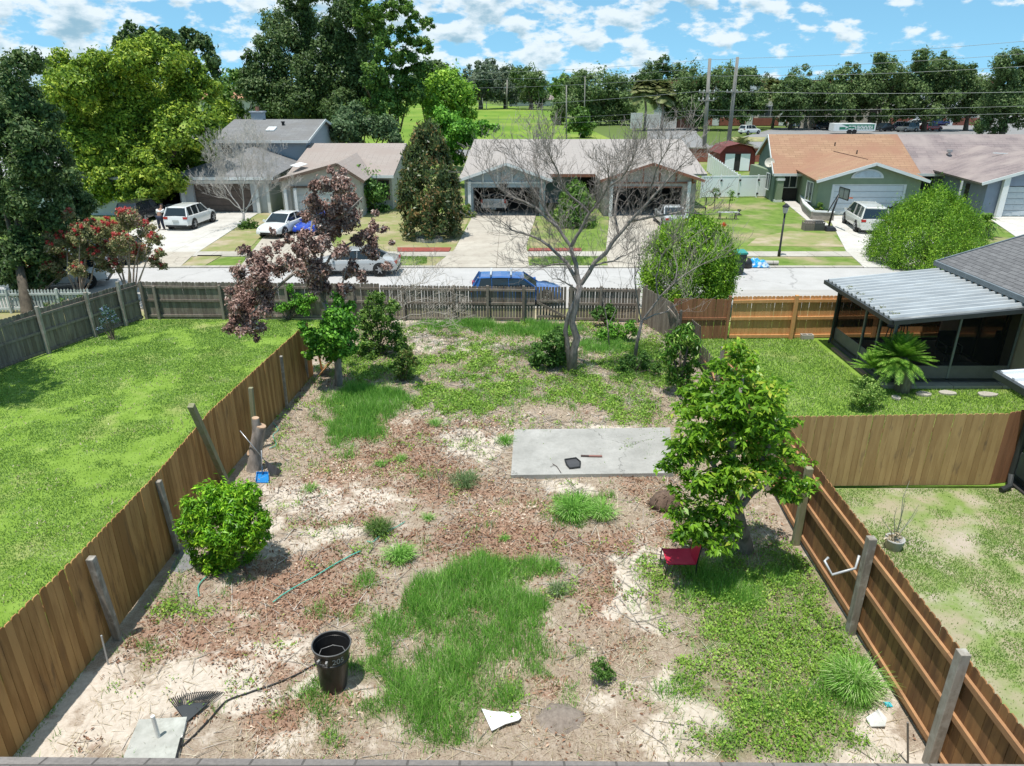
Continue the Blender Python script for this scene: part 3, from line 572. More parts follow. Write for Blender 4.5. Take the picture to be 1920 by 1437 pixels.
# ----- house A : grey two storey house behind the white SUV
def house_a():
    m_s = shinglemat('grey shingles', (.23, .23, .23), (.19, .19, .195), patch=(.17, .165, .16))
    m_sid = mat('grey blue siding', (.36, .40, .45), (.33, .37, .42), sc=(.3, .3, 9), rough=.7, coord='w', bump=.4, bsc=(.1, .1, 7))
    m_st = mat('pale grey stucco', (.45, .47, .48), (.41, .43, .44), sc=(2, 2, 2), rough=.9)
    r = thing('two_storey_house', 'grey two-storey house with a chimney and a low garage wing behind the white SUV', 'house', (-20, 55, 0))
    # upper storey
    x0, x1, y0, y1, ze, zr = -23.8, -16.6, 60.2, 71.5, 4.65, 6.0; yr = (y0+y1)/2
    wallbox(r, 'wall', x0, x1, y0, y1, 0, ze, m_sid)
    gable_poly(r, 'gable', [(x1-.1, y0, ze+.003), (x1-.1, y1, ze+.003), (x1-.1, yr, zr-.1)], (.1, 0, 0), m_sid); gable_poly(r, 'gable', [(x0, y0, ze+.003), (x0, y1, ze+.003), (x0, yr, zr-.1)], (.1, 0, 0), m_sid)
    a = .35
    roof(r, [[(x0-a, y0-.5, ze-.02), (x1+a, y0-.5, ze-.02), (x1+a, yr, zr), (x0-a, yr, zr)], [(x0-a, yr+.004, zr), (x1+a, yr+.004, zr), (x1+a, y1+.5, ze-.02), (x0-a, y1+.5, ze-.02)]], m_s)
    fascia(r, [(x0-a, y0-.54, ze-.1), (x1+a, y0-.54, ze-.1)], m_trim); fascia(r, [(x1+a+.03, y0-.5, ze-.1), (x1+a+.03, yr, zr-.08), (x1+a+.03, y1+.5, ze-.1)], m_trim)
    window(r, -23.5, -22.6, y0, 3.0, 4.2, mull=0)
    b = MB(); b.box(-22.6, -21.6, 65.6, 66.4, 5.4, 6.55); b.box(-22.7, -21.5, 65.5, 66.5, 6.553, 6.65); ch = b.build('chimney', m_sid, r)
    b = MB(); b.lathe([(.16, 0), (.16, .35)], (-22.1, 66, 6.653), 10, True, True); b.build('chimney_pot', mat('clay', (.25, .12, .08)), ch)
    b = MB(); b.slab([(-20.4, 62.2, 5.28), (-19.7, 62.2, 5.28), (-19.7, 63.2, 5.52), (-20.4, 63.2, 5.52)], .1); b.build('skylight', m_trim, r)
    b = MB(); b.lathe([(.12, 0), (.12, .3), (.17, .32), (.17, .4)], (-19.4, 64.0, 5.5), 10, True, True); b.build('roof_vent', m_dark, r)
    # garage wing: hipped
    x0, x1, y0, y1, ze = -24.2, -17.6, 53.0, 60.1, 2.62; ap = V3(-20.6, 57.6, 4.15)
    b = MB()
    b.box(x0, -23.2, y0, y1, 0, ze); b.box(-19.0, x1, y0, y1, 0, ze); b.box(-23.198, -19.002, y0, y1-.1, 2.1, ze-.002)
    b.build('garage_wall', m_st, r)
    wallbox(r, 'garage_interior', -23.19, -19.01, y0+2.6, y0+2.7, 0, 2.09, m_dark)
    panel_door(r, 'garage_door', -23.17, -19.03, y0+.35, .02, 2.09, mat('brown garage door', (.13, .095, .08), (.10, .075, .06)), 4)
    e = .5
    A, B_, C_, D = V3(x0-e, y0-e, ze), V3(x1+e, y0-e, ze), V3(x1+e, y1, ze+.35), V3(x0-e, y1, ze+.35); E2 = V3(-20.6, y1+.05, 4.2)
    roof(r, [[A, B_, ap], [B_, C_, E2, ap], [D, A, ap, E2]], m_s)
    fascia(r, [A+V3(0, -.03, -.1), B_+V3(0, -.03, -.1)], m_trim)
    b = MB(); b.box(-24.3, -17.4, y0-.12, y0-.004, 2.15, 2.33); b.build('band', m_trim, r)
    for xa in (-24.0, -18.6, -17.8): b = MB(); b.box(xa, xa+.22, y0-.25, y0-.02, 0, 2.14); b.build('pilaster', m_trim, r)
    b = MB(); b.box(-25.6, -23.6, 53.6, 54.0, 0, .55); b.build('planter_wall', m_st, r)
house_a()
# ----- house B : tan roofed house behind the maple
def house_b():
    m_t = shinglemat('tan shingles', (.36, .31, .28), (.33, .285, .26), patch=(.30, .25, .225))
    m_w = mat('cream stucco', (.52, .49, .44), (.47, .44, .40), sc=(2, 2, 2), rough=.9)
    r = thing('duplex_house', 'tan-roofed house half hidden behind the brown-leaved maple', 'house', (-12, 55, 0))
    x0, x1, ye, yr, ze, zr = -16.4, -8.6, 53.4, 61.0, 2.66, 4.35
    wallbox(r, 'wall', x0+.4, x1-.4, ye+1.4, 64, 0, 2.6, m_w)
    roof(r, [[(x0, ye, ze), (x1, ye, ze), (x1, yr, zr), (x0, yr, zr)], [(x0, yr+.004, zr), (x1, yr+.004, zr), (x1, 66, ze), (x0, 66, ze)]], m_t)
    gable_poly(r, 'gable', [(x1-.45, ye+1.4, 2.62), (x1-.45, 64, 2.62), (x1-.45, yr, zr-.2)], (.05, 0, 0), m_w)
    fascia(r, [(x0+4.6, ye-.03, ze-.1), (x1, ye-.03, ze-.1)], m_trim)
    # garage gable
    gx0, gx1, gy, ax = -16.6, -10.2, 51.0, -12.0
    za = 3.75
    b = MB(); b.box(-16.1, -15.5, gy, 54.6, 0, 2.55); b.box(-11.3, -10.6, gy, 54.6, 0, 2.55); b.box(-15.498, -11.302, gy, gy+.2, 2.05, 2.55); b.build('garage_wall', m_w, r)
    gable_poly(r, 'gable', [(gx0+.3, gy, 2.553), (gx1-.3, gy, 2.553), (ax, gy, za-.15)], (0, .15, 0), m_w)
    panel_door(r, 'garage_door', -15.49, -11.31, gy+.4, .02, 2.04, m_white, 4)
    roof(r, [[(gx0, gy-.4, 2.58), (ax, gy-.4, za), (ax, gy+6.6, za+.15), (gx0, gy+3, 2.6)], [(ax+.004, gy-.4, za), (gx1, gy-.4, 2.58), (gx1, gy+3, 2.6), (ax+.004, gy+6.6, za+.15)]], m_t)
    fascia(r, [(gx0, gy-.43, 2.5), (ax, gy-.43, za-.08), (gx1, gy-.43, 2.5)], mat('brown trim', (.16, .11, .08)))
    b = MB(); b.box(-15.6, -13.5, gy-.1, gy-.004, 2.07, 2.2); b.build('beam', mat('brown trim', (.16, .11, .08)), r)
    b = MB()
    for x in (-15.9, -15.2): b.box(x, x+.2, gy-.3, gy-.1, 0, 2.06)
    b.build('porch_post', m_trim, r)
    window(r, -9.9, -9.25, ye+1.4, .8, 2.1, fr=mat('brown trim', (.16, .11, .08)), mull=0)
    b = MB(); b.slab([(-16.2, 53.9, 3.3), (-15.6, 53.7, 3.2), (-15.2, 55.0, 3.3), (-15.8, 55.2, 3.4)], .03); b.build('roof_flashing', m_white, r)
house_b()
# ----- house C : duplex with two open garages
def house_c():
    m_t = shinglemat('pink grey shingles', (.385, .35, .325), (.35, .32, .30), patch=(.33, .30, .28))
    m_bl = mat('pale blue grey wall', (.33, .39, .42), (.30, .355, .385), sc=(2, 2, 2), rough=.85)
    m_tn = mat('tan wall', (.42, .38, .33), (.37, .33, .29), sc=(2, 2, 2), rough=.85)
    m_br = mat('rust brown trim', (.27, .11, .06), (.20, .08, .05))
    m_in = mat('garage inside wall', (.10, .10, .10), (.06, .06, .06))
    r = thing('duplex_house', 'wide duplex with two open garages and a pinkish grey roof behind the dead tree', 'house', (5, 55, 0))
    x0, x1, ye, yr, ze, zr = -3.75, 14.5, 54.6, 63.6, 2.62, 4.5
    def front_roof():
        xm = -3.2
        return [[(x0, ye, ze), (x1, ye, ze), (x1-.1, yr, zr), (xm, yr, zr)], [(xm, yr+.004, zr), (x1-.1, yr+.004, zr), (x1, 72, ze), (x0, 72, ze)]]
    roof(r, front_roof(), m_t)
    b = MB(); b.box(-3.3, -3.1, 56, 71, 0, 2.5); b.box(13.6, 13.8, 55.4, 71, 0, 2.5); b.box(-3.098, 13.598, 70.8, 71, 0, 2.5); b.box(1.9, 5.2, 58, 58.2, 0, 2.45); b.build('wall', m_bl, r)
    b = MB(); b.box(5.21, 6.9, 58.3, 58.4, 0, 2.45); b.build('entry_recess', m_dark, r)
    gable_poly(r, 'gable', [(13.6, 55.4, 2.503), (13.6, 71, 2.503), (13.6, 63.4, 4.25)], (.15, 0, 0), m_tn)
    # left garage
    gy = 51.6
    def garage(xl, xr, ol, orr, ax, za, zl, zr_, m_w, m_f, postx, nmz):
        b = MB(); b.box(xl, ol, gy, gy+6.5, 0, 2.35); b.box(orr, xr, gy, gy+6.5, 0, 2.35); b.box(ol+.001, orr-.001, gy, gy+.15, 2.02, 2.35); b.build('garage_wall', m_w, r)
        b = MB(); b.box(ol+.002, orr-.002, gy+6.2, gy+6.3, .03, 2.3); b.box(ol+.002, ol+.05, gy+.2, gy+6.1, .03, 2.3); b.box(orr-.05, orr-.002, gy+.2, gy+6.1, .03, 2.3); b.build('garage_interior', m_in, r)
        b = MB(); b.box(ol+.06, orr-.06, gy+.5, gy+3.5, 2.12, 2.18); b.build('raised_garage_door', m_white, r)
        b = MB(); b.box(ol+.002, orr-.002, gy+.02, gy+6.2, .056, .066); b.build('garage_floor', m_asph, r)
        gable_poly(r, 'gable', [(xl, gy+.02, 2.353), (xr, gy+.02, 2.353), (xr, gy+.02, zr_-.16), (ax, gy+.02, za-.16), (xl, gy+.02, zl-.16)], (0, .12, 0), m_w)
        roof(r, [[(xl-.45, gy-.5, zl-.1), (ax, gy-.5, za), (ax, gy+9, za+.1), (xl-.45, gy+4, zl-.1)], [(ax+.004, gy-.5, za), (xr+.45, gy-.5, zr_-.1), (xr+.45, gy+4, zr_-.1), (ax+.004, gy+9, za+.1)]], m_t)
        fascia(r, [(xl-.45, gy-.53, zl-.2), (ax, gy-.53, za-.1), (xr+.45, gy-.53, zr_-.2)], m_f, h=.18)
        for i in range(6):
            x = xl+.3+(xr-xl-.6)*i/5; t = abs(x-ax)/max(ax-xl, xr-ax); b = MB(); b.box(x-.05, x+.05, gy-.06, gy+.015, 2.42, max(2.45, za-.22-t*(za-min(zl, zr_)))); b.build('batten', m_f, r)
        b = MB(); b.box(xl+.1, xr-.1, gy-.06, gy+.016, 2.3, 2.4); b.build('band', m_f, r)
        for x in postx: b = MB(); b.box(x-.11, x+.11, gy-.35, gy-.1, .05, 2.45); b.build('white_post', m_white, r)
    garage(-3.35, 2.35, -2.75, 1.95, -.4, 3.75, 2.72, 2.72, m_bl, m_trim, (-3.0,), 0)
    garage(6.6, 13.0, 7.1, 12.05, 9.8, 3.75, 2.7, 2.7, m_tn, m_br, (12.45, 7.0), 0)
    b = MB(); b.box(7.1, 12.0, gy-.09, gy-.065, 2.0, 2.1); b.build('door_lintel', m_br, r)
    b = MB(); b.lathe([(0, 0), (.3, 0), (.3, .02), (0, .02)], (0, 0, 0), 16, False, False, 1, .6); b.build('house_number_sign', m_dark, r, xf=Matrix.Translation((-.6, gy-.03, 2.2)) @ Matrix.Rotation(R(90), 4, 'X'))
    fascia(r, [(2.6, ye-.05, ze-.12), (6.2, ye-.05, ze-.12)], m_br)
    b = MB(); b.tube([(13.9, 51.9, 0), (13.9, 51.9, 1.3)], .04, 6); b.tube([Vector((14.1+.4*math.cos(t), 51.9, 1.2+.5*math.sin(t))) for t in [i*math.pi/6-1.57 for i in range(7)]], .03, 6); tag(b.build('satellite_dish', m_dark), 'black round dish on a stand at the right corner of the pinkish duplex', 'dish')
house_c()
# ----- house D : green half and blue half of a duplex
def house_d():
    m_o = shinglemat('orange brown shingles', (.38, .235, .15), (.33, .20, .125), patch=(.30, .165, .11))
    m_m = shinglemat('mauve shingles', (.27, .22, .215), (.21, .175, .175), patch=(.31, .26, .245))
    m_g = mat('sage green stucco', (.22, .275, .185), (.195, .245, .165), sc=(2, 2, 2), rough=.9)
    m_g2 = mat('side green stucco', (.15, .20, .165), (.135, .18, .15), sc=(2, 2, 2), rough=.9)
    m_b = mat('slate blue stucco', (.24, .28, .36), (.215, .25, .325), sc=(2, 2, 2), rough=.9)
    g = thing('green_house', 'sage green house with an orange brown roof and a white arched vent over the garage', 'house', (24, 54, 0))
    y0, yr, y1 = 58.3, 62.6, 66.6; zr, ze, zb = 4.95, 2.25, 3.1
    xs = 32.3; XL = (20.75, 21.4, 21.9)
    wallbox(g, 'wall', 21.35, 32.3, 59.2, 66.2, 0, 2.2, m_g)
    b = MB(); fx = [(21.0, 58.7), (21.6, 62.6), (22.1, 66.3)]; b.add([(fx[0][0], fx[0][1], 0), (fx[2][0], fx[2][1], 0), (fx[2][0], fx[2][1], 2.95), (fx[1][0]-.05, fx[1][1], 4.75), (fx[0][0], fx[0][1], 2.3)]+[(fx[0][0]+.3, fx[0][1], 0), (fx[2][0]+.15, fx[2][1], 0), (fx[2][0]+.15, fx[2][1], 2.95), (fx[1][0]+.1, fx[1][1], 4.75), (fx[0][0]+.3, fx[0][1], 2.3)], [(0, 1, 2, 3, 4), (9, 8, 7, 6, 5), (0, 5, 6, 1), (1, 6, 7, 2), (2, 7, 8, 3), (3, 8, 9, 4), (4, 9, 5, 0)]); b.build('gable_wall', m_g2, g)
    roof(g, [[(XL[0], y0, ze), (xs+.1, y0, ze), (xs-.2, yr, zr), (XL[1], yr, zr)], [(XL[1], yr+.004, zr), (xs-.2, yr+.004, zr), (xs+.1, y1, zb), (XL[2], y1, zb)]], m_o)
    fascia(g, [(XL[0]-.05, y0, ze-.1), (XL[1]-.05, yr, zr-.1), (XL[2]-.05, y1, zb-.1)], m_trim); fascia(g, [(XL[0], y0-.03, ze-.1), (23.2, y0-.03, ze-.1)], m_trim)
    gy, gx0, gx1, ax, za = 51.9, 21.75, 29.0, 25.4, 3.72
    b = MB(); b.hexa([(gx0, gy, 0), (22.75, gy, 0), (24.2, 59.1, 0), (23.2, 59.1, 0), (gx0, gy, 2.6), (22.75, gy, 2.6), (24.2, 59.1, 2.6), (23.2, 59.1, 2.6)]); b.box(28.05, gx1, gy, 59.1, 0, 2.6); b.box(22.752, 28.048, gy, gy+.3, 2.2, 2.6); b.build('garage_wall', m_g, g)
    gable_poly(g, 'gable', [(gx0, gy, 2.603), (gx1, gy, 2.603), (ax, gy, za-.17)], (0, .3, 0), m_g)
    roof(g, [[(gx0-.35, gy-.4, 2.5), (ax, gy-.4, za), (ax+.6, gy+8.9, za+.05), (gx0+.9, gy+7.0, 2.52)], [(ax+.004, gy-.4, za), (gx1+.4, gy-.4, 2.5), (gx1+2.6, gy+7.0, 2.52), (ax+.604, gy+8.9, za+.05)]], m_o, name='garage_roof')
    fascia(g, [(gx0-.35, gy-.43, 2.42), (ax, gy-.43, za-.1), (gx1+.4, gy-.43, 2.42)], m_trim)
    panel_door(g, 'garage_door', 22.95, 27.85, gy+.1, .05, 2.12, mat('white door', (.62, .65, .67), (.58, .61, .63)), 5, trim=m_trim)
    b = MB(); b.prism([(ax-.3+1.15*math.cos(math.pi*i/16), gy-.06, 2.62+.62*math.sin(math.pi*i/16)) for i in range(17)], (0, .055, 0)); lv = b.build('arched_vent', m_trim, g)
    b = MB(); b.prism([(ax-.3+.95*math.cos(math.pi*i/16), gy-.09, 2.68+.46*math.sin(math.pi*i/16)) for i in range(17)], (0, .028, 0)); b.build('louvre', mat('pale blue louvre', (.50, .58, .66)), g)
    b = MB(); b.box(21.15, 21.65, 58.3, 58.69, 0, 2.1); b.build('entry_column', m_g, g)
    b = MB(); b.box(21.1, 21.7, 58.26, 58.73, 1.7, 1.88); b.box(21.1, 21.7, 58.26, 58.73, 0.02, .2); b.build('column_band', m_trim, g)
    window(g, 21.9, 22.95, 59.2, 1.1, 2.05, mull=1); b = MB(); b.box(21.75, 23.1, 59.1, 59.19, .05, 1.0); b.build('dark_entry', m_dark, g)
    window(g, 53.4, 54.5, 22.02, .8, 2.1, axis='x', out=-1, mull=1); window(g, 60.0, 60.9, 21.13, .8, 2.0, axis='x', out=-1, mull=1)
    b = MB(); b.bar((26.0, 60.2, 3.78), (28.6, 59.6, 3.2), .12, .06); b.build('ridge_strip', mat('dark ridge', (.10, .05, .035)), g)
    for q in ((26.5, 61.3, 4.1), (28.0, 60.4, 3.55)): b = MB(); b.lathe([(.05, 0), (.05, .3)], q, 8, True, True); b.build('vent_pipe', m_dark, g)
    pl = thing('planter', 'long low brick planter with a white cap in front of the green garage', 'planter', (21.7, 51, 0))
    pts = [tuple(G(*q)[:2]) for q in ((1500, 378), (1507, 398), (1522, 413), (1562, 415))]; a = MB(); c = MB()
    for p, q in zip(pts[:-1], pts[1:]): a.bar((*p, .28), (*q, .28), .2, .56); c.bar((*p, .61), (*q, .61), .3, .09)
    a.build('planter_wall', mat('grey brown brick', (.33, .30, .26), (.22, .19, .17), sc=(4, 4, 12)), pl); c.build('planter_cap', m_trim, pl)
    # blue half
    r = thing('blue_house', 'slate blue house with a mauve roof and white columns right of the green house', 'house', (36, 54, 0))
    roof(r, [[(xs+.11, y0, ze), (49, y0, ze), (49, yr, zr), (xs-.19, yr, zr)], [(xs-.19, yr+.004, zr), (49, yr+.004, zr), (49, y1, zb), (xs+.11, y1, zb)]], m_m)
    wallbox(r, 'wall', 32.31, 48.5, 59.2, 66.2, 0, 2.2, m_b); wallbox(r, 'side_wall', 29.05, 32.3, 58.9, 59.1, 0, 2.2, m_b)
    gx0, ax, gx1, za = 33.3, 38.3, 43.3, 4.1; gy = 51.2
    b = MB(); b.hexa([(gx0, gy, 0), (34.8, gy, 0), (35.6, 59.1, 0), (34.4, 59.1, 0), (gx0, gy, 2.55), (34.8, gy, 2.55), (35.6, 59.1, 2.55), (34.4, 59.1, 2.55)]); b.box(39.8, gx1, gy, 59.1, 0, 2.55); b.box(34.802, 39.798, gy, gy+.3, 2.16, 2.55); b.build('garage_wall', m_b, r)
    gable_poly(r, 'gable', [(gx0, gy, 2.553), (gx1, gy, 2.553), (ax, gy, za-.17)], (0, .3, 0), m_b)
    roof(r, [[(gx0-.7, gy-.4, 2.42), (ax, gy-.4, za), (ax, gy+10.4, za+.1), (gx0+.2, gy+7.6, 2.5)], [(ax+.004, gy-.4, za), (gx1+.5, gy-.4, 2.5), (gx1+.5, gy+7.6, 2.5), (ax+.004, gy+10.4, za+.1)]], m_m, name='garage_roof')
    fascia(r, [(gx0-.7, gy-.43, 2.35), (ax, gy-.43, za-.1), (gx1+.5, gy-.43, 2.4)], m_trim); fascia(r, [(31.6, y0-.03, ze-.1), (34.4, y0-.03, ze-.1)], m_trim)
    panel_door(r, 'garage_door', 34.85, 39.75, gy+.1, .05, 2.12, mat('pale grey door', (.50, .54, .57), (.46, .50, .53)), 5)
    b = MB(); b.box(34.2, 34.6, gy-.35, gy-.1, 0, 2.75); b.build('white_column', m_white, r); b = MB(); b.box(32.55, 32.65, 53.0, 53.1, 0, 2.3); b.build('porch_post', m_trim, r)
    window(r, 32.8, 33.9, 59.2, .9, 2.0, mull=2, fr=m_dark); b = MB(); b.box(33.62, 33.75, 53.7, 54.2, .8, 2.0); b.build('shutter', m_dark, r)
    b = MB(); b.bar((36.6, 56.6, 3.95), (40.6, 55.6, 3.75), .1, .08); b.build('white_pipe', m_white, r)
    b = MB(); b.lathe([(.12, 0), (.12, .2), (.22, .22), (.22, .4)], (35.4, 60.2, 3.5), 10, True, True); b.build('roof_vent', mat('metal', (.5, .5, .5), metal=.7, rough=.4), r)
    # satellite dish
    d = thing('satellite_dish', 'pale round satellite dish on the side wall of the green house', 'dish', (21.0, 60.2, 3.2))
    b = MB(); b.lathe([(0, 0), (.2, .03), (.38, .1)], (0, 0, 0), 16, False, False); o = b.build('dish_face', mat('cream', (.6, .56, .48)), d, xf=Matrix.Translation((20.75, 59.6, 2.95)) @ Matrix.Rotation(R(70), 4, 'X') @ Matrix.Rotation(R(-20), 4, 'Y'))
    b = MB(); b.tube([(21.2, 59.9, 2.6), (20.95, 59.8, 2.6), (20.8, 59.7, 2.9)], .03, 6); b.tube([(20.75, 59.55, 2.8), (20.7, 59.2, 2.85)], .02, 6); b.build('bracket', m_dark, d)
house_d()
# ----- house E : pale house half hidden at the far left
def house_e():
    m_t = shinglemat('light grey shingles', (.40, .40, .41), (.36, .36, .37))
    m_w = mat('off white wall', (.58, .59, .58), (.52, .53, .52), sc=(1, 1, 1), rough=.85)
    r = thing('white_house', 'white house with a pale grey roof half hidden behind the bright green tree', 'house', (-34, 55, 0))
    wallbox(r, 'wall', -41, -28, 52, 62, 0, 2.7, m_w)
    roof(r, [[(-41.6, 51.4, 2.7), (-27.4, 51.4, 2.7), (-27.6, 57, 4.7), (-41.6, 57, 4.7)], [(-41.6, 57.004, 4.7), (-27.6, 57.004, 4.7), (-27.4, 62.6, 2.7), (-41.6, 62.6, 2.7)]], m_t)
    gable_poly(r, 'gable', [(-28.0, 52, 2.703), (-28.0, 62, 2.703), (-28.0, 57, 4.5)], (-.1, 0, 0), m_w)
    window(r, -33.5, -32.3, 52, 1, 2.2); panel_door(r, 'garage_door', -40.0, -35.5, 52, .05, 2.2, m_white, 4); window(r, -31, -29.6, 52, 1, 2.2)
    b = MB(); b.box(-27.0, -26.9, 55, 57, 0, 1.8); b.box(-26.89, -24.6, 56.9, 57.0, 0, 1.8); tag(b.build('side_fence', m_grey), 'grey privacy fence beside the grey garage wing', 'fence')
house_e()
# ----- neighbour's house with the screened porch
def porch():
    m_k = shinglemat('charcoal shingles', (.13, .13, .135), (.17, .17, .175), bw=.42, bh=.17, axis='y', bump=.6)
    m_tan = mat('tan stucco', (.40, .32, .26), (.36, .29, .235), sc=(3, 3, 3), rough=.9)
    m_fr = mat('dark bronze frame', (.055, .06, .062), (.045, .05, .052), rough=.4, metal=.3)
    m_gr = mat('grey frame', (.22, .24, .25), (.18, .20, .21), rough=.45, metal=.3)
    h = thing('neighbour_house', 'tan house with a charcoal shingle roof joined to the screened porch', 'house', (17, 20, 0))
    b = MB(); b.box(15.35, 24, 15.2, 24.3, 0, 2.75); b.build('wall', m_tan, h)
    e = [G(1768, 489, 2.95), G(1925, 572, 2.95)]; xe = 14.75
    z0 = 2.95
    roof(h, [[(xe, 17.5, z0), (xe, 24.35, z0), (21, 24.35, z0+2.0), (21, 17.5, z0+2.0)], [(21.004, 17.5, z0+2.0), (21.004, 24.35, z0+2.0), (27, 24.35, z0), (27, 17.5, z0)]], m_k, t=.12)
    b = MB(); b.bar((xe-.05, 17.5, z0-.06), (xe-.05, 24.4, z0-.06), .08, .16); b.bar((xe, 24.42, z0-.06), (21, 24.42, z0+1.94), .06, .16); b.build('gutter', mat('slate gutter', (.16, .19, .21), rough=.5), h)
    # sliding door on the house wall inside the porch
    b = MB(); b.box(15.27, 15.345, 20.9, 23.2, .15, 2.2); w = b.build('sliding_door', m_fr, h); ORG[w.name] = ORG[h.name]
    g = MB(); g.box(15.25, 15.268, 21.0, 22.0, .25, 2.1); g.box(15.25, 15.268, 22.1, 23.1, .25, 2.1); g.build('pane', m_win, w)
    # porch
    p = thing('screened_porch', 'screened porch with a ribbed metal roof and dark bronze frame beside the orange fence', 'porch', (13, 22, 0))
    fx0, fx1, fy0, fy1 = 11.55, 15.3, 20.35, 24.2; zl, zr = 2.33, 2.72
    # ribbed roof: ribs run from the house to the left edge
    rx0, rx1, ry0, ry1 = 10.95, 14.72, 19.55, 24.1
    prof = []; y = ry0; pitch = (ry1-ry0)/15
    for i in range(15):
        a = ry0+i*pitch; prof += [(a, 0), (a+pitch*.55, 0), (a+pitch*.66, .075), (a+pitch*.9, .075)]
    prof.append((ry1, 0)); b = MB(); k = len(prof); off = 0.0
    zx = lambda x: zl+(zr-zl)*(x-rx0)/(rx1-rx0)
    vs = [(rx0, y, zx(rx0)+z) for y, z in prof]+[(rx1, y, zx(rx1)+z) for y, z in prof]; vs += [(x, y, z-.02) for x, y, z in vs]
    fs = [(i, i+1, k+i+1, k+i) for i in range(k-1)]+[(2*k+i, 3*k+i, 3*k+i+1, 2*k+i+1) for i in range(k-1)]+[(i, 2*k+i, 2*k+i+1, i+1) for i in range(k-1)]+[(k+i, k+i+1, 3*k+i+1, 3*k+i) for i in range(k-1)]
    b.add(vs, fs); b.m = [1 if (i < k-1 and i % 4 == 0) else 0 for i in range(len(fs))]; b.build('ribbed_roof', [mat('ribbed metal', (.50, .525, .535), (.36, .38, .39), sc=(.8, 5, 5), rough=.45, metal=.2, coord='w', detail=8, c3=(.42, .43, .42), sc3=(1.2, 3, 3), w3=(.55, .75)), mat('trough dirt and shade tone', (.17, .185, .19), (.10, .11, .115), sc=(1.2, 4, 4), rough=.6, coord='w', detail=8, c3=(.36, .38, .38), sc3=(.9, 2, 2))], p, fix=False)  # trough faces coloured dark: dirt plus the shade between ribs put into the colour
    for i in range(5):
        q = MB(); q.rv = .5; yy = 19.9+i*.75+U(-.2, .2)
        for j in range(26): c = Vector((rx0+.1+U(0, .25), yy+U(-.15, .15), zl+.05+U(0, .05))); q.add([c, c+Vector((U(-.05, .05), U(-.05, .05), .02)), c+Vector((U(-.05, .05), U(-.05, .05), .03))], [(0, 1, 2)])
        q.build('moss_clump', mat('moss', (.16, .18, .06), (.10, .11, .04)), p, fix=False)
    b = MB(); b.bar((rx0-.05, ry0-.05, zl-.05), (rx0-.05, ry1+.05, zl-.05), .11, .13); b.bar((rx0, ry0-.05, zl-.05), (rx1+.6, ry0-.05, zr-.02), .11, .13); b.build('gutter', m_fr, p)
    b = MB(); b.box(fx0-.05, fx1, fy0-.05, fy1+.05, .0, .14); b.build('floor_slab', mat('dark floor', (.10, .10, .10)), p)
    b = MB(); b.box(11.4, 15.3, fy0-.35, fy0-.05, .0, .09); b.build('footing', m_walk, p)
    for y in (fy0+.0, 21.25, 22.2, fy1): b = MB(); b.bar((fx0, y, .14), (fx0, y, zx(fx0)-.08), .07, .07); b.build('frame_post', m_fr if y > 24 else m_gr, p)
    for x in (13.45, 15.25): b = MB(); b.bar((x, fy0, .14), (x, fy0, zx(x)-.06), .06, .06); b.build('frame_post', m_gr, p)
    for (q0, q1) in (((fx0, fy0), (fx0, fy1)), ((fx0, fy0), (fx1, fy0)), ((fx0, fy1), (fx1, fy1))):
        b = MB(); b.bar((*q0, zx(q0[0])-.14), (*q1, zx(q1[0])-.14), .06, .07); b.bar((*q0, .18), (*q1, .18), .06, .06); b.build('frame_rail', m_fr, p)
    m_kp = mat('kick panel', (.17, .165, .16), (.14, .135, .13), rough=.6)
    b = MB(); b.box(fx0-.012, fx0+.012, fy0+.04, fy1-.04, .2, .62); b.box(fx0+.04, fx1, fy0-.012, fy0+.012, .2, .62); b.build('kick_panel', m_kp, p)
    m, nt = _nodes('insect screen'); N = nt.nodes; L = nt.links
    tr = N.new('ShaderNodeBsdfTransparent'); tr.inputs[0].default_value = (.55, .55, .55, 1); df = N.new('ShaderNodeBsdfDiffuse'); df.inputs[0].default_value = (.03, .03, .03, 1)
    mx = N.new('ShaderNodeMixShader'); mx.inputs[0].default_value = .32; L.new(tr.outputs[0], mx.inputs[1]); L.new(df.outputs[0], mx.inputs[2]); o = N.new('ShaderNodeOutputMaterial'); L.new(mx.outputs[0], o.inputs[0])
    for (q0, q1, ax) in (((fx0, fy0+.04), (fx0, fy1-.04), 'x'), ((fx0+.04, fy0), (fx1, fy0), 'y'), ((fx0+.04, fy1), (fx1, fy1), 'y')):
        b = MB(); za, zb = zx(q0[0])-.18, zx(q1[0])-.18; b.add([(*q0, .63), (*q1, .63), (*q1, zb), (*q0, za)], [(0, 1, 2, 3)]); b.build('screen', m, p, fix=False)
    b = MB(); b.tube([(fx0-.5, fy1-.1, zl-.1), (fx0-.2, fy1-.05, zl-.2), (fx0-.1, fy1-.05, zl-.3), (fx0-.1, fy1-.05, .25), (fx0-.25, fy1-.25, .12)], .045, 8); b.build('downspout', m_fr, p)
    # furniture inside
    for i, (x, y, s, lb) in enumerate(((12.9, 22.9, .95, 'tall grey bar stool standing alone at the left of the screened porch'), (13.4, 23.2, .95, 'tall grey bar stool next to the green chair in the screened porch'))):
        t = thing('bar_stool', lb, 'stool', (x, y, .14)); b = MB(); b.lathe([(0, 0), (.2, 0), (.21, .03), (.2, .06), (0, .06)], (x, y, .14+s-.06), 16, False); b.build('seat', m_gr, t)
        for a in range(4):
            an = math.pi/4+a*math.pi/2; b = MB(); b.tube([(x+.24*math.cos(an), y+.24*math.sin(an), .14), (x+.13*math.cos(an), y+.13*math.sin(an), .14+s-.07)], .018, 6); b.build('leg', mat('pale legs', (.4, .42, .42)), t)
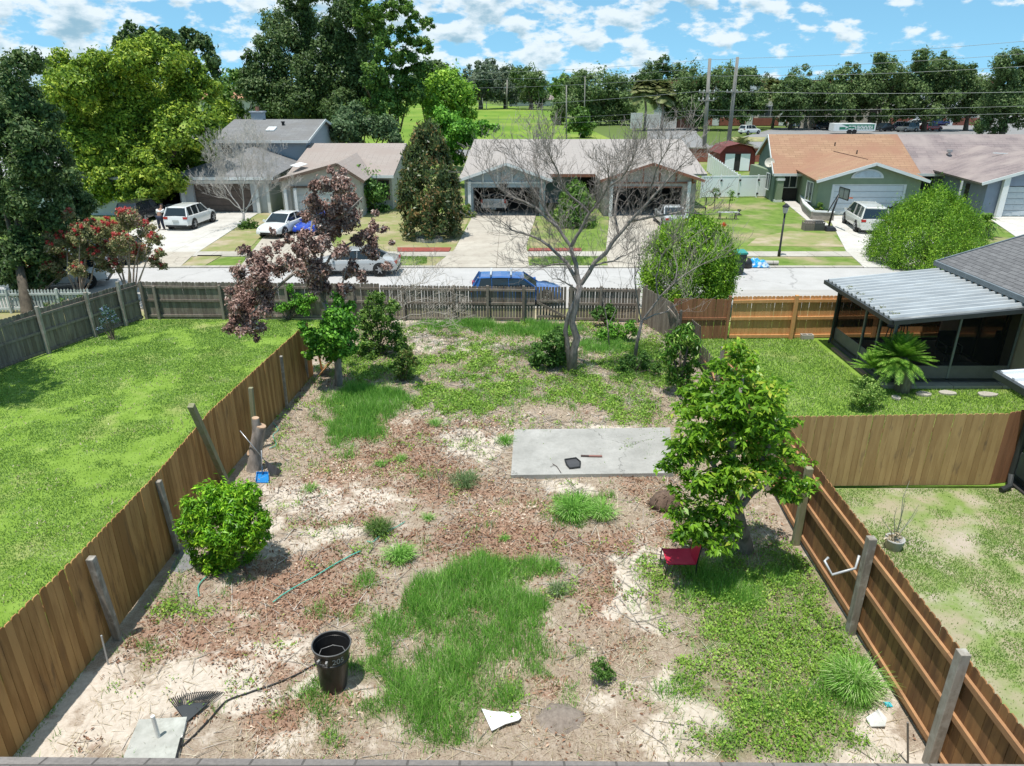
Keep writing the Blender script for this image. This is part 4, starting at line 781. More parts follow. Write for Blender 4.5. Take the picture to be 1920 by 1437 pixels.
    t = thing('patio_chair', 'dark patio chair with arms inside the screened porch', 'chair', (14.3, 21.9, .14)); b = MB(); b.box(14.02, 14.58, 21.6, 22.15, .52, .58); b.build('seat', m_fr, t)
    b = MB(); b.box(14.02, 14.58, 22.16, 22.2, .6, 1.15); b.build('backrest', m_fr, t)
    for x in (14.05, 14.55):
        b = MB(); b.tube([(x, 21.62, .14), (x, 21.62, .8), (x, 22.2, .82)], .018, 6); b.build('armrest', m_gr, t); b = MB(); b.tube([(x, 22.15, .14), (x, 22.18, 1.0)], .018, 6); b.build('leg', m_gr, t)
    t = thing('patio_table', 'low dark table with pale frame inside the screened porch', 'table', (14.2, 21.0, .14)); b = MB(); b.box(13.7, 14.9, 20.75, 21.3, .34, .38); b.build('table_top', m_gr, t)
    for x in (13.75, 14.85):
        for y in (20.8, 21.25): b = MB(); b.tube([(x, y, .14), (x, y, .34)], .018, 6); b.build('leg', m_gr, t)
    # second small ribbed roof and the dark screened room beneath it
    s = thing('screened_room', 'dark framed screened room with a white ribbed roof at the right edge', 'porch', (12.5, 13, 0))
    zc = 2.35; c0 = G(1873, 699, zc)
    x0, y1 = c0.x, c0.y
    b = MB()
    for i in range(9):
        y = y1-.02-i*.42; b.hexa([(x0, y-.4, zc-.03), (x0+5, y-.4, zc+.37), (x0+5, y, zc+.37), (x0, y, zc-.03), (x0, y-.4, zc), (x0+5, y-.4, zc+.4), (x0+5, y, zc+.4), (x0, y, zc)])
        b.hexa([(x0, y-.12, zc+.002), (x0+5, y-.12, zc+.402), (x0+5, y, zc+.402), (x0, y, zc+.002), (x0, y-.1, zc+.07), (x0+5, y-.1, zc+.47), (x0+5, y-.02, zc+.47), (x0, y-.02, zc+.07)])
    b.build('ribbed_roof', mat('white ribbed metal', (.62, .64, .66), (.5, .52, .54), sc=(1, 4, 4), rough=.45), s)
    b = MB(); b.bar((x0-.05, y1+.02, zc-.05), (x0-.05, y1-4, zc-.05), .12, .15); b.bar((x0, y1+.05, zc-.05), (x0+5, y1+.05, zc+.35), .1, .14); b.build('gutter', m_fr, s)
    xw = 11.55
    b = MB(); b.bar((xw+.2, 14.55, 0), (xw+.2, 14.55, zc+.05), .08, .08); b.bar((xw+.2, 14.5, .1), (xw+.2, 10.6, .1), .08, .14); b.bar((xw+.2, 10.6, 0), (xw+.2, 10.6, zc), .08, .08); b.build('frame_post', m_fr, s)
    b = MB(); b.box(xw+.19, xw+.21, 10.7, 14.5, .18, .75); b.build('kick_panel', m_kp, s)
    b = MB(); b.add([(xw+.2, 10.65, .76), (xw+.2, 14.5, .76), (xw+.2, 14.5, zc), (xw+.2, 10.65, zc)], [(0, 1, 2, 3)]); b.build('screen', m, s, fix=False)
    b = MB(); b.tube([(xw-.1, 14.35, zc), (xw-.05, 14.3, 1.9), (xw-.05, 14.3, .3), (xw-.2, 14.05, .12), (xw-.45, 13.95, .08)], .06, 8); b.build('downspout', m_fr, s)
    b = MB(); b.box(xw+.0, xw+.9, 9, 14.6, .0, .05); b.build('footing', m_dark, s)
porch()
# ----- our own roof edge at the bottom of the picture
def own_roof():
    m_r = shinglemat('own roof shingles', (.25, .225, .21), (.20, .18, .17), bw=.48, bh=.16, bump=.7)
    r = thing('house_roof', 'grey brown shingle roof edge across the bottom of the picture', 'roof', (0, 4, 2.7))
    zt = 2.75; yA = G(0, 1419, zt).y; yB = G(1700, 1437, zt).y; sl = (yB-yA)/(12.0)
    x0, x1 = -9, 9; ya = yA+sl*(x0+5); yb = yA+sl*(x1+5)
    b = MB(); b.slab([(x0, ya, zt), (x1, yb, zt), (x1, yb-4.5, zt+1.9), (x0, ya-4.5, zt+1.9)], .05); b.build('shingles', m_r, r)
    b = MB(); b.bar((x0, ya-.05, zt-.16), (x1, yb-.05, zt-.16), .04, .2); b.build('fascia', m_white, r)
    b = MB(); b.box(-8.5, 8.5, -4, 4.1, 0, 2.6); b.build('wall', mat('own wall', (.5, .46, .4)), r)
own_roof()
# ----- large far buildings
def far_buildings():
    m_cr = mat('cream panels', (.55, .52, .45), (.48, .46, .40), sc=(.1, .1, .1), coord='w')
    m_rb = mat('rust band', (.26, .09, .06), (.20, .07, .05))
    m_wh = mat('white wall', (.62, .65, .66), (.56, .59, .6), sc=(.1, .1, .1), coord='w')
    r = thing('apartment_building', 'long cream building with a rust brick base behind the row of oaks', 'building', (75, 186, 0))
    b = MB(); b.box(42, 118, 186, 205, 0, 9.5); b.build('wall', m_cr, r)
    b = MB(); b.box(41.9, 118.1, 185.8, 185.99, 0, 1.7); b.build('brick_base', m_rb, r)
    b = MB(); b.box(41.5, 118.5, 185.4, 205.6, 9.51, 10.3); b.build('cornice', m_rb, r)
    for i in range(9):
        x = 44+i*8.2; b = MB(); b.box(x, x+4.4, 185.85, 185.97, 2.0, 4.6); w = b.build('window', mat('pale mullions', (.5, .53, .54)), r); ORG[w.name] = ORG[r.name]
        g = MB(); [g.box(x+.15+j*1.4, x+1.4+j*1.4, 185.8, 185.84, 2.15, 4.4) for j in range(3)]; g.build('pane', m_win, w)
        b = MB(); b.box(x+5.2, x+6.8, 185.5, 185.84, 0, 9.5); b.build('pilaster', m_wh, r)
    r = thing('grey_building', 'pale grey gable building behind the cabbage palms', 'building', (38, 175, 0))
    b = MB(); b.box(35.5, 42, 180, 190, 0, 6.4); b.build('wall', m_wh, r); gable_poly(r, 'gable', [(35.5, 180, 6.403), (42, 180, 6.403), (38.7, 180, 7.9)], (0, .3, 0), m_wh)
    roof(r, [[(35, 179.5, 6.4), (38.7, 179.5, 8.1), (38.7, 190, 8.1), (35, 190, 6.4)], [(38.71, 179.5, 8.1), (42.5, 179.5, 6.4), (42.5, 190, 6.4), (38.71, 190, 8.1)]], m_wh)
    r = thing('dumpster_enclosure', 'white walled enclosure beside the side road below the palms', 'enclosure', (33, 160, 0))
    for i, (x0, x1) in enumerate(((26.5, 29.2), (29.6, 33.0), (33.5, 37.2))): b = MB(); b.box(x0+.5, x1+.5, 172+i*.5, 172.4+i*.5, 0, 3.3-.3*i); b.build('wall', m_wh, r)
    b = MB(); b.box(37.8, 42, 173.5, 173.6, 0, 2.8); b.build('metal_gate', mat('brown gate', (.09, .05, .04)), r)
    r = thing('beige_annex', 'beige building corner seen under the oaks behind the green trailer', 'building', (100, 185, 0))
    x = P(1640, 200, 172).x; b = MB(); b.box(x-2, x+4, 172, 176, 0, 7.5); b.box(x-15, x-2.01, 173, 176, 0, 5); b.build('wall', m_cr, r); b = MB(); b.box(x-1, x+.8, 171.9, 171.99, 0, 4); b.build('door', m_dark, r)
    for px0, px1, py, Y, lb in ((955, 1000, 190, 400, 'distant low brown-roofed house beyond the field under the grey trees'), (1015, 1055, 192, 395, 'distant low tan-roofed house beyond the field at its right end')):
        p0 = P(px0, py, Y); p1 = P(px1, py, Y); h = thing('distant_house', lb, 'house', (p0.x, Y, 0)); b = MB(); b.box(p0.x, p1.x, Y, Y+12, -.1, 3); b.build('wall', m_cr, h)
        roof(h, [[(p0.x-1, Y-1, 3), (p1.x+1, Y-1, 3), (p1.x-1, Y+6, 5), (p0.x+1, Y+6, 5)], [(p0.x+1, Y+6.01, 5), (p1.x-1, Y+6.01, 5), (p1.x+1, Y+13, 3), (p0.x-1, Y+13, 3)]], mat('distant roof', (.25, .2, .18)))
    p0 = P(440, 178, 130); h = thing('distant_house', 'distant house whose orange roof peeks out between the trees', 'house', (p0.x, 130, 0)); b = MB(); b.box(p0.x-6, p0.x+3, 130, 138, -.1, p0.z-.6); b.build('wall', m_cr, h)
    roof(h, [[(p0.x-7, 129.5, p0.z-.6), (p0.x+3.5, 129.5, p0.z-.6), (p0.x+2, 134, p0.z+.9), (p0.x-7, 134, p0.z+.9)]], mat('terracotta roof', (.48, .24, .14)))
far_buildings()
# ----- red shed
def shed():
    m_rd = mat('barn red', (.22, .035, .03), (.16, .03, .028), sc=(3, 3, 3), rough=.7, rnd=.2)
    base = G(1385, 322); x, y = base.x-.3, base.y
    r = thing('garden_shed', 'small red barn-roofed shed with open white doors behind the white fence', 'shed', (x, y, 0)); w = 1.95; H_ = 1.9
    prof = [(-w, 0), (w, 0), (w, H_), (w*.72, H_+.65), (0, H_+.95), (-w*.72, H_+.65), (-w, H_)]
    b = MB(); b.prism([(x+a, y, z) for a, z in prof], (0, 4, 0)); b.build('wall', m_rd, r)
    rp = [(-w-.15, H_-.05), (-w*.74, H_+.7), (0, H_+1.02), (w*.74, H_+.7), (w+.15, H_-.05)]
    b = MB()
    for (a, za), (c, zc) in zip(rp[:-1], rp[1:]): b.slab([(x+a, y-.35, za+.06), (x+c, y-.35, zc+.06), (x+c, y+4.2, zc+.06), (x+a, y+4.2, za+.06)], .05)
    b.build('roof', mat('dark red roof', (.17, .045, .04), (.12, .035, .03)), r)
    b = MB(); b.box(x-.32, x+.32, y-.02, y-.004, .1, 1.85); b.build('doorway', m_dark, r)
    b = MB(); b.box(x-1.35, x-.33, y-.09, y-.03, .1, 1.87); b.build('door', m_vin, r); b = MB(); b.box(x+.33, x+1.35, y-.09, y-.03, .1, 1.87); b.build('door', m_vin, r)
    b = MB(); b.box(x-1.45, x+1.45, y-.1, y-.03, 1.89, 2.0); b.build('lintel', mat('dark red roof', (.17, .045, .04)), r)
shed()
# ---------------------------------------------------------------- vehicles (built facing +x, then placed)
m_tyre = mat('tyre rubber', (.02, .02, .02), rough=.9); m_rim = mat('alloy', (.45, .46, .47), rough=.35, metal=.6)
m_cg = glassmat('car glass', (.015, .022, .028), .05); m_tail = mat('red lamp', (.45, .02, .02), rough=.2, coat=.5); m_head = mat('head lamp', (.7, .72, .74), rough=.15, coat=.5)
m_blk = mat('black plastic', (.02, .02, .02), rough=.6); m_plate = mat('plate', (.5, .52, .5))
KIND = dict(   # body top profile (x fraction, z fraction), cabin (rear base, roof rear, roof front, windscreen base), belt, side pinch
    suv=([(0, .46), (.012, .60), (.05, .635), (.4, .61), (.70, .60), (.80, .585), (.92, .53), (.975, .44), (1, .36)], (.015, .085, .57, .735), .60),
    sedan=([(0, .44), (.015, .60), (.06, .66), (.2, .67), (.5, .64), (.70, .63), (.85, .57), (.95, .49), (.985, .42), (1, .34)], (.13, .32, .56, .74), .63),
    van=([(0, .44), (.01, .56), (.04, .60), (.4, .575), (.72, .56), (.84, .53), (.94, .47), (.98, .40), (1, .33)], (.012, .06, .62, .84), .57),
    pickup=([(0, .46), (.006, .585), (.02, .59), (.36, .59), (.70, .60), (.82, .59), (.94, .55), (.98, .48), (1, .38)], (.37, .40, .60, .73), .60),
    jeep=([(0, .48), (.01, .56), (.04, .58), (.6, .58), (.66, .57), (.9, .55), (.97, .52), (1, .42)], (.01, .03, .56, .63), .58))
def car(kind, name, label, cat, paint, L_=4.5, W_=1.8, H_=1.5, loc=(0, 0), rot=0, group=None, racks=False, fine=True):
    prof, cab, belt = KIND[kind]; root = thing(name, label, cat, (0, 0, 0), group); w = W_/2; zb = .19*H_/1.5
    b = MB(); n = 0; xs = sorted(set([p[0] for p in prof]+[.12, .3, .45, .6, .78, .88])); rings = []
    for x in xs:
        for (a, za), (c, zc) in zip(prof[:-1], prof[1:]):
            if a <= x <= c: zt = za+(zc-za)*(x-a)/max(c-a, 1e-6)
        e = max(0, (x-.80)/.20)**2*.16+max(0, (.10-x)/.10)**2*.08; hw = w*(1-e); zt *= H_; z0 = zb+(.04 if .05 < x < .95 else .10)
        h = zt-z0; q = [(hw*.86, z0), (hw*.975, z0+.10*h), (hw, z0+.45*h), (hw*.985, z0+.72*h), (hw*.93, z0+.93*h), (hw*.80, zt), (0, zt+.02)]
        ring = [(x*L_-L_/2, -u, z) for u, z in q]+[(x*L_-L_/2, u, z) for u, z in q[:-1][::-1]]; rings.append(ring)
    k = len(rings[0]); vs = [p for r_ in rings for p in r_]; m = len(rings)
    fs = [(i*k+j, i*k+j+1, (i+1)*k+j+1, (i+1)*k+j) for i in range(m-1) for j in range(k-1)]+[(i*k+k-1, i*k, (i+1)*k, (i+1)*k+k-1) for i in range(m-1)]
    fs += [tuple(range(k))[::-1], tuple((m-1)*k+j for j in range(k))]
    b.add(vs, fs); o = b.build('body', paint, root, smooth=True)
    md = o.modifiers.new('es', 'EDGE_SPLIT'); md.split_angle = R(38)
    x0, x1, x2, x3 = [c*L_-L_/2 for c in cab]; zB = belt*H_-.03; zT = H_; wb = w*.885; wt = w*.72
    def cabin(ins, z_lo, z_hi):
        c = []; 
        for x, z, ww in ((x0, z_lo, wb), (x3, z_lo, wb), (x3*1, z_lo, wb), (x0, z_lo, wb)): pass
        lo = [(x0, -wb, z_lo), (x3, -wb*.96, z_lo), (x3, wb*.96, z_lo), (x0, wb, z_lo)]
        hi = [(x1, -wt, z_hi), (x2, -wt, z_hi), (x2, wt, z_hi), (x1, wt, z_hi)]
        return lo+hi
    g = MB(); g.hexa(cabin(0, zB, zT-.05)); g.build('windows', m_cg, root)
    rf = MB(); xm = (x1+x2)/2
    pr = [(x1-.02, zT-.075), (x1+.08, zT-.025), (xm, zT), (x2-.08, zT-.025), (x2+.03, zT-.07)]
    vs = []
    for x, z in pr: vs += [(x, -wt-.015, z-.02), (x, -wt*.8, z+.012), (x, 0, z+.025), (x, wt*.8, z+.012), (x, wt+.015, z-.02), (x, 0, z-.06)]
    fs = [(i*6+j, i*6+(j+1) % 6, (i+1)*6+(j+1) % 6, (i+1)*6+j) for i in range(4) for j in range(6)]+[tuple(range(6)), tuple(24+j for j in range(6))]
    rf.add(vs, fs); rf.build('roof', paint, root, smooth=False)
    for s in (-1, 1):
        p = MB(); p.bar((x0, s*wb, zB), (x1, s*wt, zT-.05), .07, .09); p.build('rear_pillar', paint, root); p = MB(); p.bar((x3, s*wb*.96, zB), (x2, s*wt, zT-.05), .05, .06); p.build('windscreen_pillar', paint, root); p = MB()
        xb = [x1+(x2-x1)*t for t in ((.52,) if kind in ('sedan', 'pickup', 'jeep') else (.30, .68))]
        for x in xb: p.bar((x, s*(wb+.004), zB), (x-.02, s*(wt+.006), zT-.05), .02, .07); p.build('door_pillar', paint, root); p = MB()
        if kind in ('suv', 'sedan', 'van'): p.hexa([(x0, s*wb, zB), (x0+.32*H_/1.5, s*(wb+.003), zB), (x0+.32*H_/1.5, s*(wb+.006), zB+.01), (x0, s*(wb+.005), zB+.01), (x1, s*wt, zT-.06), (x1+.10, s*(wt+.004), zT-.06), (x1+.10, s*(wt+.008), zT-.05), (x1, s*(wt+.005), zT-.05)])
        if p.v: p.build('rear_quarter', paint, root)
        if fine:
            q = MB(); q.bar((x3-.12, s*(wb+.02), zB+.06), (x3-.12, s*(wb+.17), zB+.09), .1, .12); q.build('mirror', paint, root)
            q = MB(); q.bar((L_/2-.20, s*(w*.80), .44*H_), (L_/2-.07, s*w*.55, .415*H_), .05, .13); q.build('headlight', m_head, root)
        zl = {'van': .50, 'suv': .545, 'sedan': .53, 'pickup': .50, 'jeep': .47}[kind]*H_
        q = MB(); q.box(-L_/2-.012, -L_/2+.11, min(s*w*.60, s*w*.905), max(s*w*.60, s*w*.905), zl-.07, zl+.07) if kind != 'pickup' else q.box(-L_/2-.012, -L_/2+.06, min(s*w*.80, s*w*.93), max(s*w*.80, s*w*.93), zl-.15, zl+.12); q.build('taillight', m_tail, root)
    wr = (.34 if kind in ('suv', 'van') else .32)*(H_/1.6)**.3; wr = min(wr, .37) if kind != 'jeep' else .4
    for x in (-L_*.31, L_*.315):
        for s in (-1, 1):
            a = MB(); a.tube([(x, s*(w-.16), wr), (x, s*(w+.003), wr)], wr+.055, 20); a.build('wheel_arch', m_blk, root)
            t = MB(); t.tube([(x, s*(w-.17), wr), (x, s*(w-.01), wr), (x, s*(w+.02), wr)], [wr, wr, wr-.03], 20); wl = t.build('wheel', m_tyre, root)
            rm = MB(); rm.tube([(x, s*(w+.0), wr), (x, s*(w+.026), wr)], wr*.36, 10)
            for i in range(6):
                an = i*math.pi/3; rm.bar((x, s*(w+.024), wr), (x+math.cos(an)*wr*.68, s*(w+.024), wr+math.sin(an)*wr*.68), .03, .06, up=(0, 1, 0))
            ORG[wl.name] = ORG[root.name]; rm.build('rim', m_rim, wl)
    q = MB(); q.box(-L_/2-.03, -L_/2+.1, -w*.82, w*.82, zb+.05, zb+.17); q.build('rear_bumper', m_blk if kind != 'van' else paint, root)
    q = MB(); q.box(-L_/2-.034, -L_/2-.012, -.2, .2, .40*H_-.03, .40*H_+.09) if kind != 'pickup' else q.box(-L_/2-.045, -L_/2-.032, -.18, .18, zb+.06, zb+.16); q.build('licence_plate', m_plate, root)
    if fine: q = MB(); q.box(L_/2-.05, L_/2+.012, -w*.5, w*.5, .20*H_, .30*H_); q.build('grille', m_blk, root)
    if kind == 'pickup': q = MB(); q.box(-L_/2+.06, x0-.06, -w*.78, w*.78, .591*H_, .60*H_+.015); q.build('bed', m_blk, root)
    if racks:
        for x in (xm-.42, xm+.42):
            q = MB(); q.bar((x, -wt-.02, zT+.10), (x, wt+.02, zT+.10), .07, .035); q.bar((x, -wt*.9, zT), (x, -wt*.9, zT+.09), .06, .06); q.bar((x, wt*.9, zT), (x, wt*.9, zT+.09), .06, .06); q.build('roof_rack', mat('silver bar', (.5, .52, .54), rough=.4), root)
    root.location = (loc[0], loc[1], loc[2] if len(loc) > 2 else .06); root.rotation_euler = (0, 0, R(rot)); return root
white = paintmat('white car paint', (.70, .71, .70)); blue = paintmat('blue car paint', (.02, .10, .33)); blue2 = paintmat('bright blue car paint', (.02, .06, .42)); silver = paintmat('silver car paint', (.46, .47, .47), .2)
dark = paintmat('black car paint', (.02, .022, .026)); greyc = paintmat('grey car paint', (.12, .13, .13)); redc = paintmat('red car paint', (.35, .02, .02)); navy = paintmat('navy car paint', (.015, .02, .10)); pearl = paintmat('pearl car paint', (.62, .62, .59))
p = G(341, 432); car('suv', 'parked_suv', 'white hatchback suv parked on the bright concrete driveway of the grey two-storey house', 'car', white, 4.15, 1.7, 1.46, (-21.3, 47.8), 86)
car('sedan', 'parked_sedan', 'white sedan facing the street in the driveway beside the small blue car', 'car', white, 4.4, 1.62, 1.28, (-14.35, 45.2), -103)
car('sedan', 'parked_car', 'bright blue sports car partly hidden by the brown maple leaves', 'car', blue2, 4.1, 1.6, 1.15, (-12.3, 45.9), -108)
car('sedan', 'parked_car', 'silver car parked at the far kerb behind the brown-leaved maple', 'car', silver, 4.3, 1.6, 1.2, (-7.75, 34.75), 180)
car('suv', 'parked_car', 'blue car with two silver roof bars parked behind the grey back fence', 'car', blue, 3.85, 1.6, 1.16, (.2, 29.6), 0, racks=True)
car('pickup', 'pickup_truck', 'silver pickup truck backed into the left open garage', 'truck', silver, 4.9, 1.95, 1.72, (-1.35, 55.1), 90)
car('sedan', 'parked_sedan', 'silver sedan on the driveway half hidden by the tall rounded conifer', 'car', silver, 4.2, 1.62, 1.3, (10.55, 48.0), 90)
car('van', 'minivan', 'white minivan with red tail lamps in front of the green house garage', 'van', pearl, 4.9, 1.78, 1.62, (23.0, 46.9), 79)
car('sedan', 'parked_car', 'dark car peeking out behind the round green shrub beside the minivan', 'car', dark, 4.3, 1.62, 1.2, (26.9, 49.2), 88)
car('suv', 'parked_suv', 'white and black suv at the left edge behind the picket fence', 'car', white, 4.3, 1.7, 1.5, (-20.9, 32.0), -160)
car('suv', 'parked_suv', 'dark suv under the red-flowered crape myrtles across the street', 'car', dark, 4.3, 1.65, 1.3, (-21.6, 36.9), 180)
car('suv', 'parked_suv', 'dark car standing in the tree shade left of the white hatchback suv', 'car', dark, 4.3, 1.62, 1.4, (-25.6, 50.0), 88)
lot = [(1486, 240, 'suv', white, 'white suv in front of the rust brick base', 90), (1543, 243, 'sedan', dark, 'black car first left of the green trailer', 10), (1574, 236, 'suv', dark, 'black suv behind the left end of the green trailer', 180),
       (1655, 247, 'sedan', dark, 'black car touching the right end of the green trailer', 200), (1682, 244, 'suv', navy, 'dark blue suv between the green trailer and the grey jeep', 160), (1745, 246, 'suv', redc, 'red car right of the grey jeep', 20),
       (1712, 240, 'van', white, 'white van body behind the grey jeep', 170), (1758, 236, 'pickup', navy, 'navy pickup further back right of the red car', 180), (1793, 227, 'suv', navy, 'dark blue suv under the oaks at the far row', 30), (1812, 224, 'suv', silver, 'silver suv last on the right in the far row', 160), (1828, 228, 'sedan', dark, 'black sedan nearest the dense right trees', 20)]
for px, py, kd, pt, lb, rt in lot:
    g = G(px, py); car(kd, 'parked_car', lb, 'car', pt, 4.8, 1.9, 1.7, (g.x, g.y), rt, group='cars in the far parking lot', fine=False)
g = G(1700, 248); car('jeep', 'jeep', 'boxy grey jeep with a pale roof in the far parking lot', 'car', greyc, 4.6, 1.9, 1.9, (g.x, g.y), 200, fine=False)
g = G(1405, 252); car('suv', 'parked_car', 'white car behind the utility poles on the back road', 'car', white, 4.6, 1.9, 1.7, (g.x, g.y), 30, fine=False)
def trailer():
    p0 = P(1562, 250, 150); p1 = P(1640, 250, 150); y = 150; r = thing('box_trailer', 'white box trailer with a green printed side behind the orange brown roof', 'trailer', ((p0.x+p1.x)/2, y, 0)); x0, x1 = p0.x, p1.x; zt = P(1600, 232, y).z
    b = MB(); b.box(x0, x1, y, y+2.4, .6, zt); b.build('box', m_white, r)
    b = MB(); b.prism([(x0+1.5, y-.02, zt-.15), (x1-.3, y-.02, zt-.15), (x1-.3, y-.02, .9), (x0+2.1, y-.02, .9), (x0+3.0, y-.02, (zt+.9)/2-.1)], (0, .015, 0)); b.build('side_panel', mat('trailer green', (.02, .20, .12)), r)
    b = MB(); h = (zt-1.2)/3
    for i, (a, c) in enumerate(((.35, 1), (.5, 1), (.35, 1))):
        z = zt-.45-i*h; xx = x0+(x1-x0)*a
        while xx < x1-.7: w = U(.3, .8); b.box(xx, min(xx+w, x1-.6), y-.035, y-.022, z-.13, z+.05); xx += w+.14
    b.build('lettering', m_white, r); b = MB(); b.box(x0+1.1, x0+2.3, y-.03, y-.004, .9, 1.35); b.build('panel_mark', mat('trailer green', (.02, .20, .12)), r)
    for x in (x0+3.2, x0+4.2): b = MB(); b.tube([(x, y-.03, .5), (x, y+.25, .5)], .48, 16); b.build('wheel', m_tyre, r)
trailer()
# ---------------------------------------------------------------- vegetation
UPV = np.array([0, 0, 1.0])
def unit(v): return v/np.maximum(np.linalg.norm(v, axis=-1, keepdims=True), 1e-9)
def leaf_quads(c, nrm, size, aspect=.45, droop=.3, tipdir=None):
    """bent two-face-looking diamond leaves as 4-gons: c (n,3) centres, nrm (n,3) rough facing"""
    n = len(c); r = rng.normal(size=(n, 3)); nn = unit(nrm+r*.55)
    t = unit(np.cross(nn, rng.normal(size=(n, 3)))) if tipdir is None else unit(tipdir-nn*np.sum(tipdir*nn, 1, keepdims=True))
    s = np.cross(nn, t); L_ = size[:, None] if np.ndim(size) else size
    base = c-t*L_*.5; tip = c+t*L_*.5-nn*L_*droop*.3; l = c+s*L_*aspect*.5+nn*L_*.06; q = c-s*L_*aspect*.5+nn*L_*.06
    return np.stack([base, q, tip, l], 1)
def crown_pts(clumps, n, sub=9, subr=.34, shell=.55, flat=.85, yk=None):
    """clumps: list of (x,y,z,r). leaves gather around smaller knots spread over each clump's outer part"""
    sub = int(sub*1.7); subr = min(.5, subr*1.4)
    cl = np.array(clumps); w = cl[:, 3]**2; w = w/w.sum(); cnt = rng.multinomial(n, w); P_ = []; N_ = []
    for (x, y, z, r), k in zip(cl, cnt):
        if k == 0: continue
        m = max(3, int(sub)); d = unit(rng.normal(size=(m, 3))); rad = r*(shell+(1-shell)*rng.random((m, 1)))*.86; kc = d*rad; kr = r*subr*(.35+1.15*rng.random(m)**1.3)
        i = rng.integers(0, m, k); dd = unit(rng.normal(size=(k, 3))); q = kc[i]+dd*(kr[i]*rng.random(k)**.45*np.where(rng.random(k) < .13, 1.0+1.1*rng.random(k), 1.0))[:, None]
        q[:, 2] *= flat; P_.append(q+np.array([x, y, z])); N_.append(unit(dd*.8+unit(q)*.5+UPV*.45))
    return np.concatenate(P_), np.concatenate(N_)
def pxclumps(Y, lst, dy=1.0, extra=0, jit=.0):
    """(px, py, radius px[, y offset]) -> spheres in the world around depth Y, half of them doubled towards the back"""
    out = []
    for a in lst:
        px, py, r = a[:3]; o = a[3] if len(a) > 3 else U(-1, 1)*dy; p = P(px, py, Y+o); k = PXM(Y+o, p.z); out.append((p.x, p.y, p.z, r*k))
        for e in range(extra): out.append((p.x+U(-.4, .4)*r*k, p.y+U(.3, 1.3)*r*k, p.z+U(-.3, .3)*r*k, r*k*.8))
    return out
def foliage(parent, clumps, n, size, material, name='foliage', aspect=.5, droop=.4, sub=9, subr=.34, shell=.55, flat=.85, zmin=.05, hang=0.0, kind=None):
    c, nr = crown_pts(clumps, n, sub, subr, shell, flat); ok = c[:, 2] > zmin; c = c[ok]; nr = nr[ok]
    sz = size*(.6+.8*rng.random(len(c))); td = None
    if hang:
        td = unit(rng.normal(size=c.shape)*.8+np.array([0, 0, -hang]))
    q = leaf_quads(c, nr, sz, aspect, droop, td); return soup(name, q, rng.random(len(q)), material, parent)
m_bark = mat('bark', (.16, .13, .10), (.09, .075, .06), sc=(8, 8, 2.5), rough=.95, spec=.1, coord='w', detail=8, bump=.6)
m_barkg = mat('grey bark', (.34, .30, .27), (.17, .15, .13), sc=(9, 9, 3), rough=.95, spec=.1, coord='w', detail=8, bump=.7)
def trunk(parent, base, targets, r0, material=m_bark, name='trunk', fork=.35, n=9, lean=(0, 0)):
    """tapered trunk with limbs curving to target points"""
    base = Vector(base); b = MB(); top = sum((Vector(t) for t in targets), Vector())/len(targets); f = base.lerp(top, fork); f.x += lean[0]; f.y += lean[1]
    b.tube([base+Vector((0, 0, -.1)), base+Vector((0, 0, .12)), base.lerp(f, .5)+Vector((U(-.05, .05), U(-.05, .05), 0)), f], [r0*1.45, r0*1.1, r0*.92, r0*.75], n)
    for t in targets:
        t = Vector(t); d = (t-f); mid = f+d*.45+Vector((0, 0, -.08*d.length)); rr = r0*U(.38, .6); b.tube([f-d.normalized()*r0*.3, f+d*.15, mid, f+d*.75+Vector((U(-.05, .05), U(-.05, .05), .02))*d.length, t], [rr, rr*.9, rr*.65, rr*.4, rr*.12], 6)
    return b.build(name, material, parent, smooth=True)
L_bright = leafmat('bright tree leaves', (0.08, 0.167, 0.017), (0.29, 0.42, 0.036), (0.522, 0.609, 0.072))
L_dark = leafmat('dark oak leaves', (.04, .08, .025), (.13, .21, .06), (.24, .32, .13), trans=.35)
L_mid = leafmat('mid green leaves', (0.043, 0.109, 0.017), (0.145, 0.275, 0.043), (0.29, 0.435, 0.087))
L_vivid = leafmat('vivid green leaves', (0.043, 0.16, 0.014), (0.145, 0.377, 0.029), (0.29, 0.58, 0.072))
L_far = leafmat('far oak leaves', (.075, .125, .045), (.16, .25, .075), (.27, .36, .14), cl=.15, trans=.35)
L_farg = leafmat('far grey green leaves', (.09, .13, .08), (.18, .24, .15), (.28, .34, .22), cl=.08, trans=.35)
def tree(name, label, base, clumps, n, size, material, r0=.25, bark=m_bark, group=None, cat='tree', targets=None, **k):
    r = thing(name, label, cat, tuple(base), group); tg = targets or [(c[0], c[1], c[2]-.1*c[3]) for c in sorted(clumps, key=lambda c: -c[3])[:7]]
    trunk(r, base, tg, r0, bark); foliage(r, clumps, int(n*1.7), size, material, 'crown', **k); return r
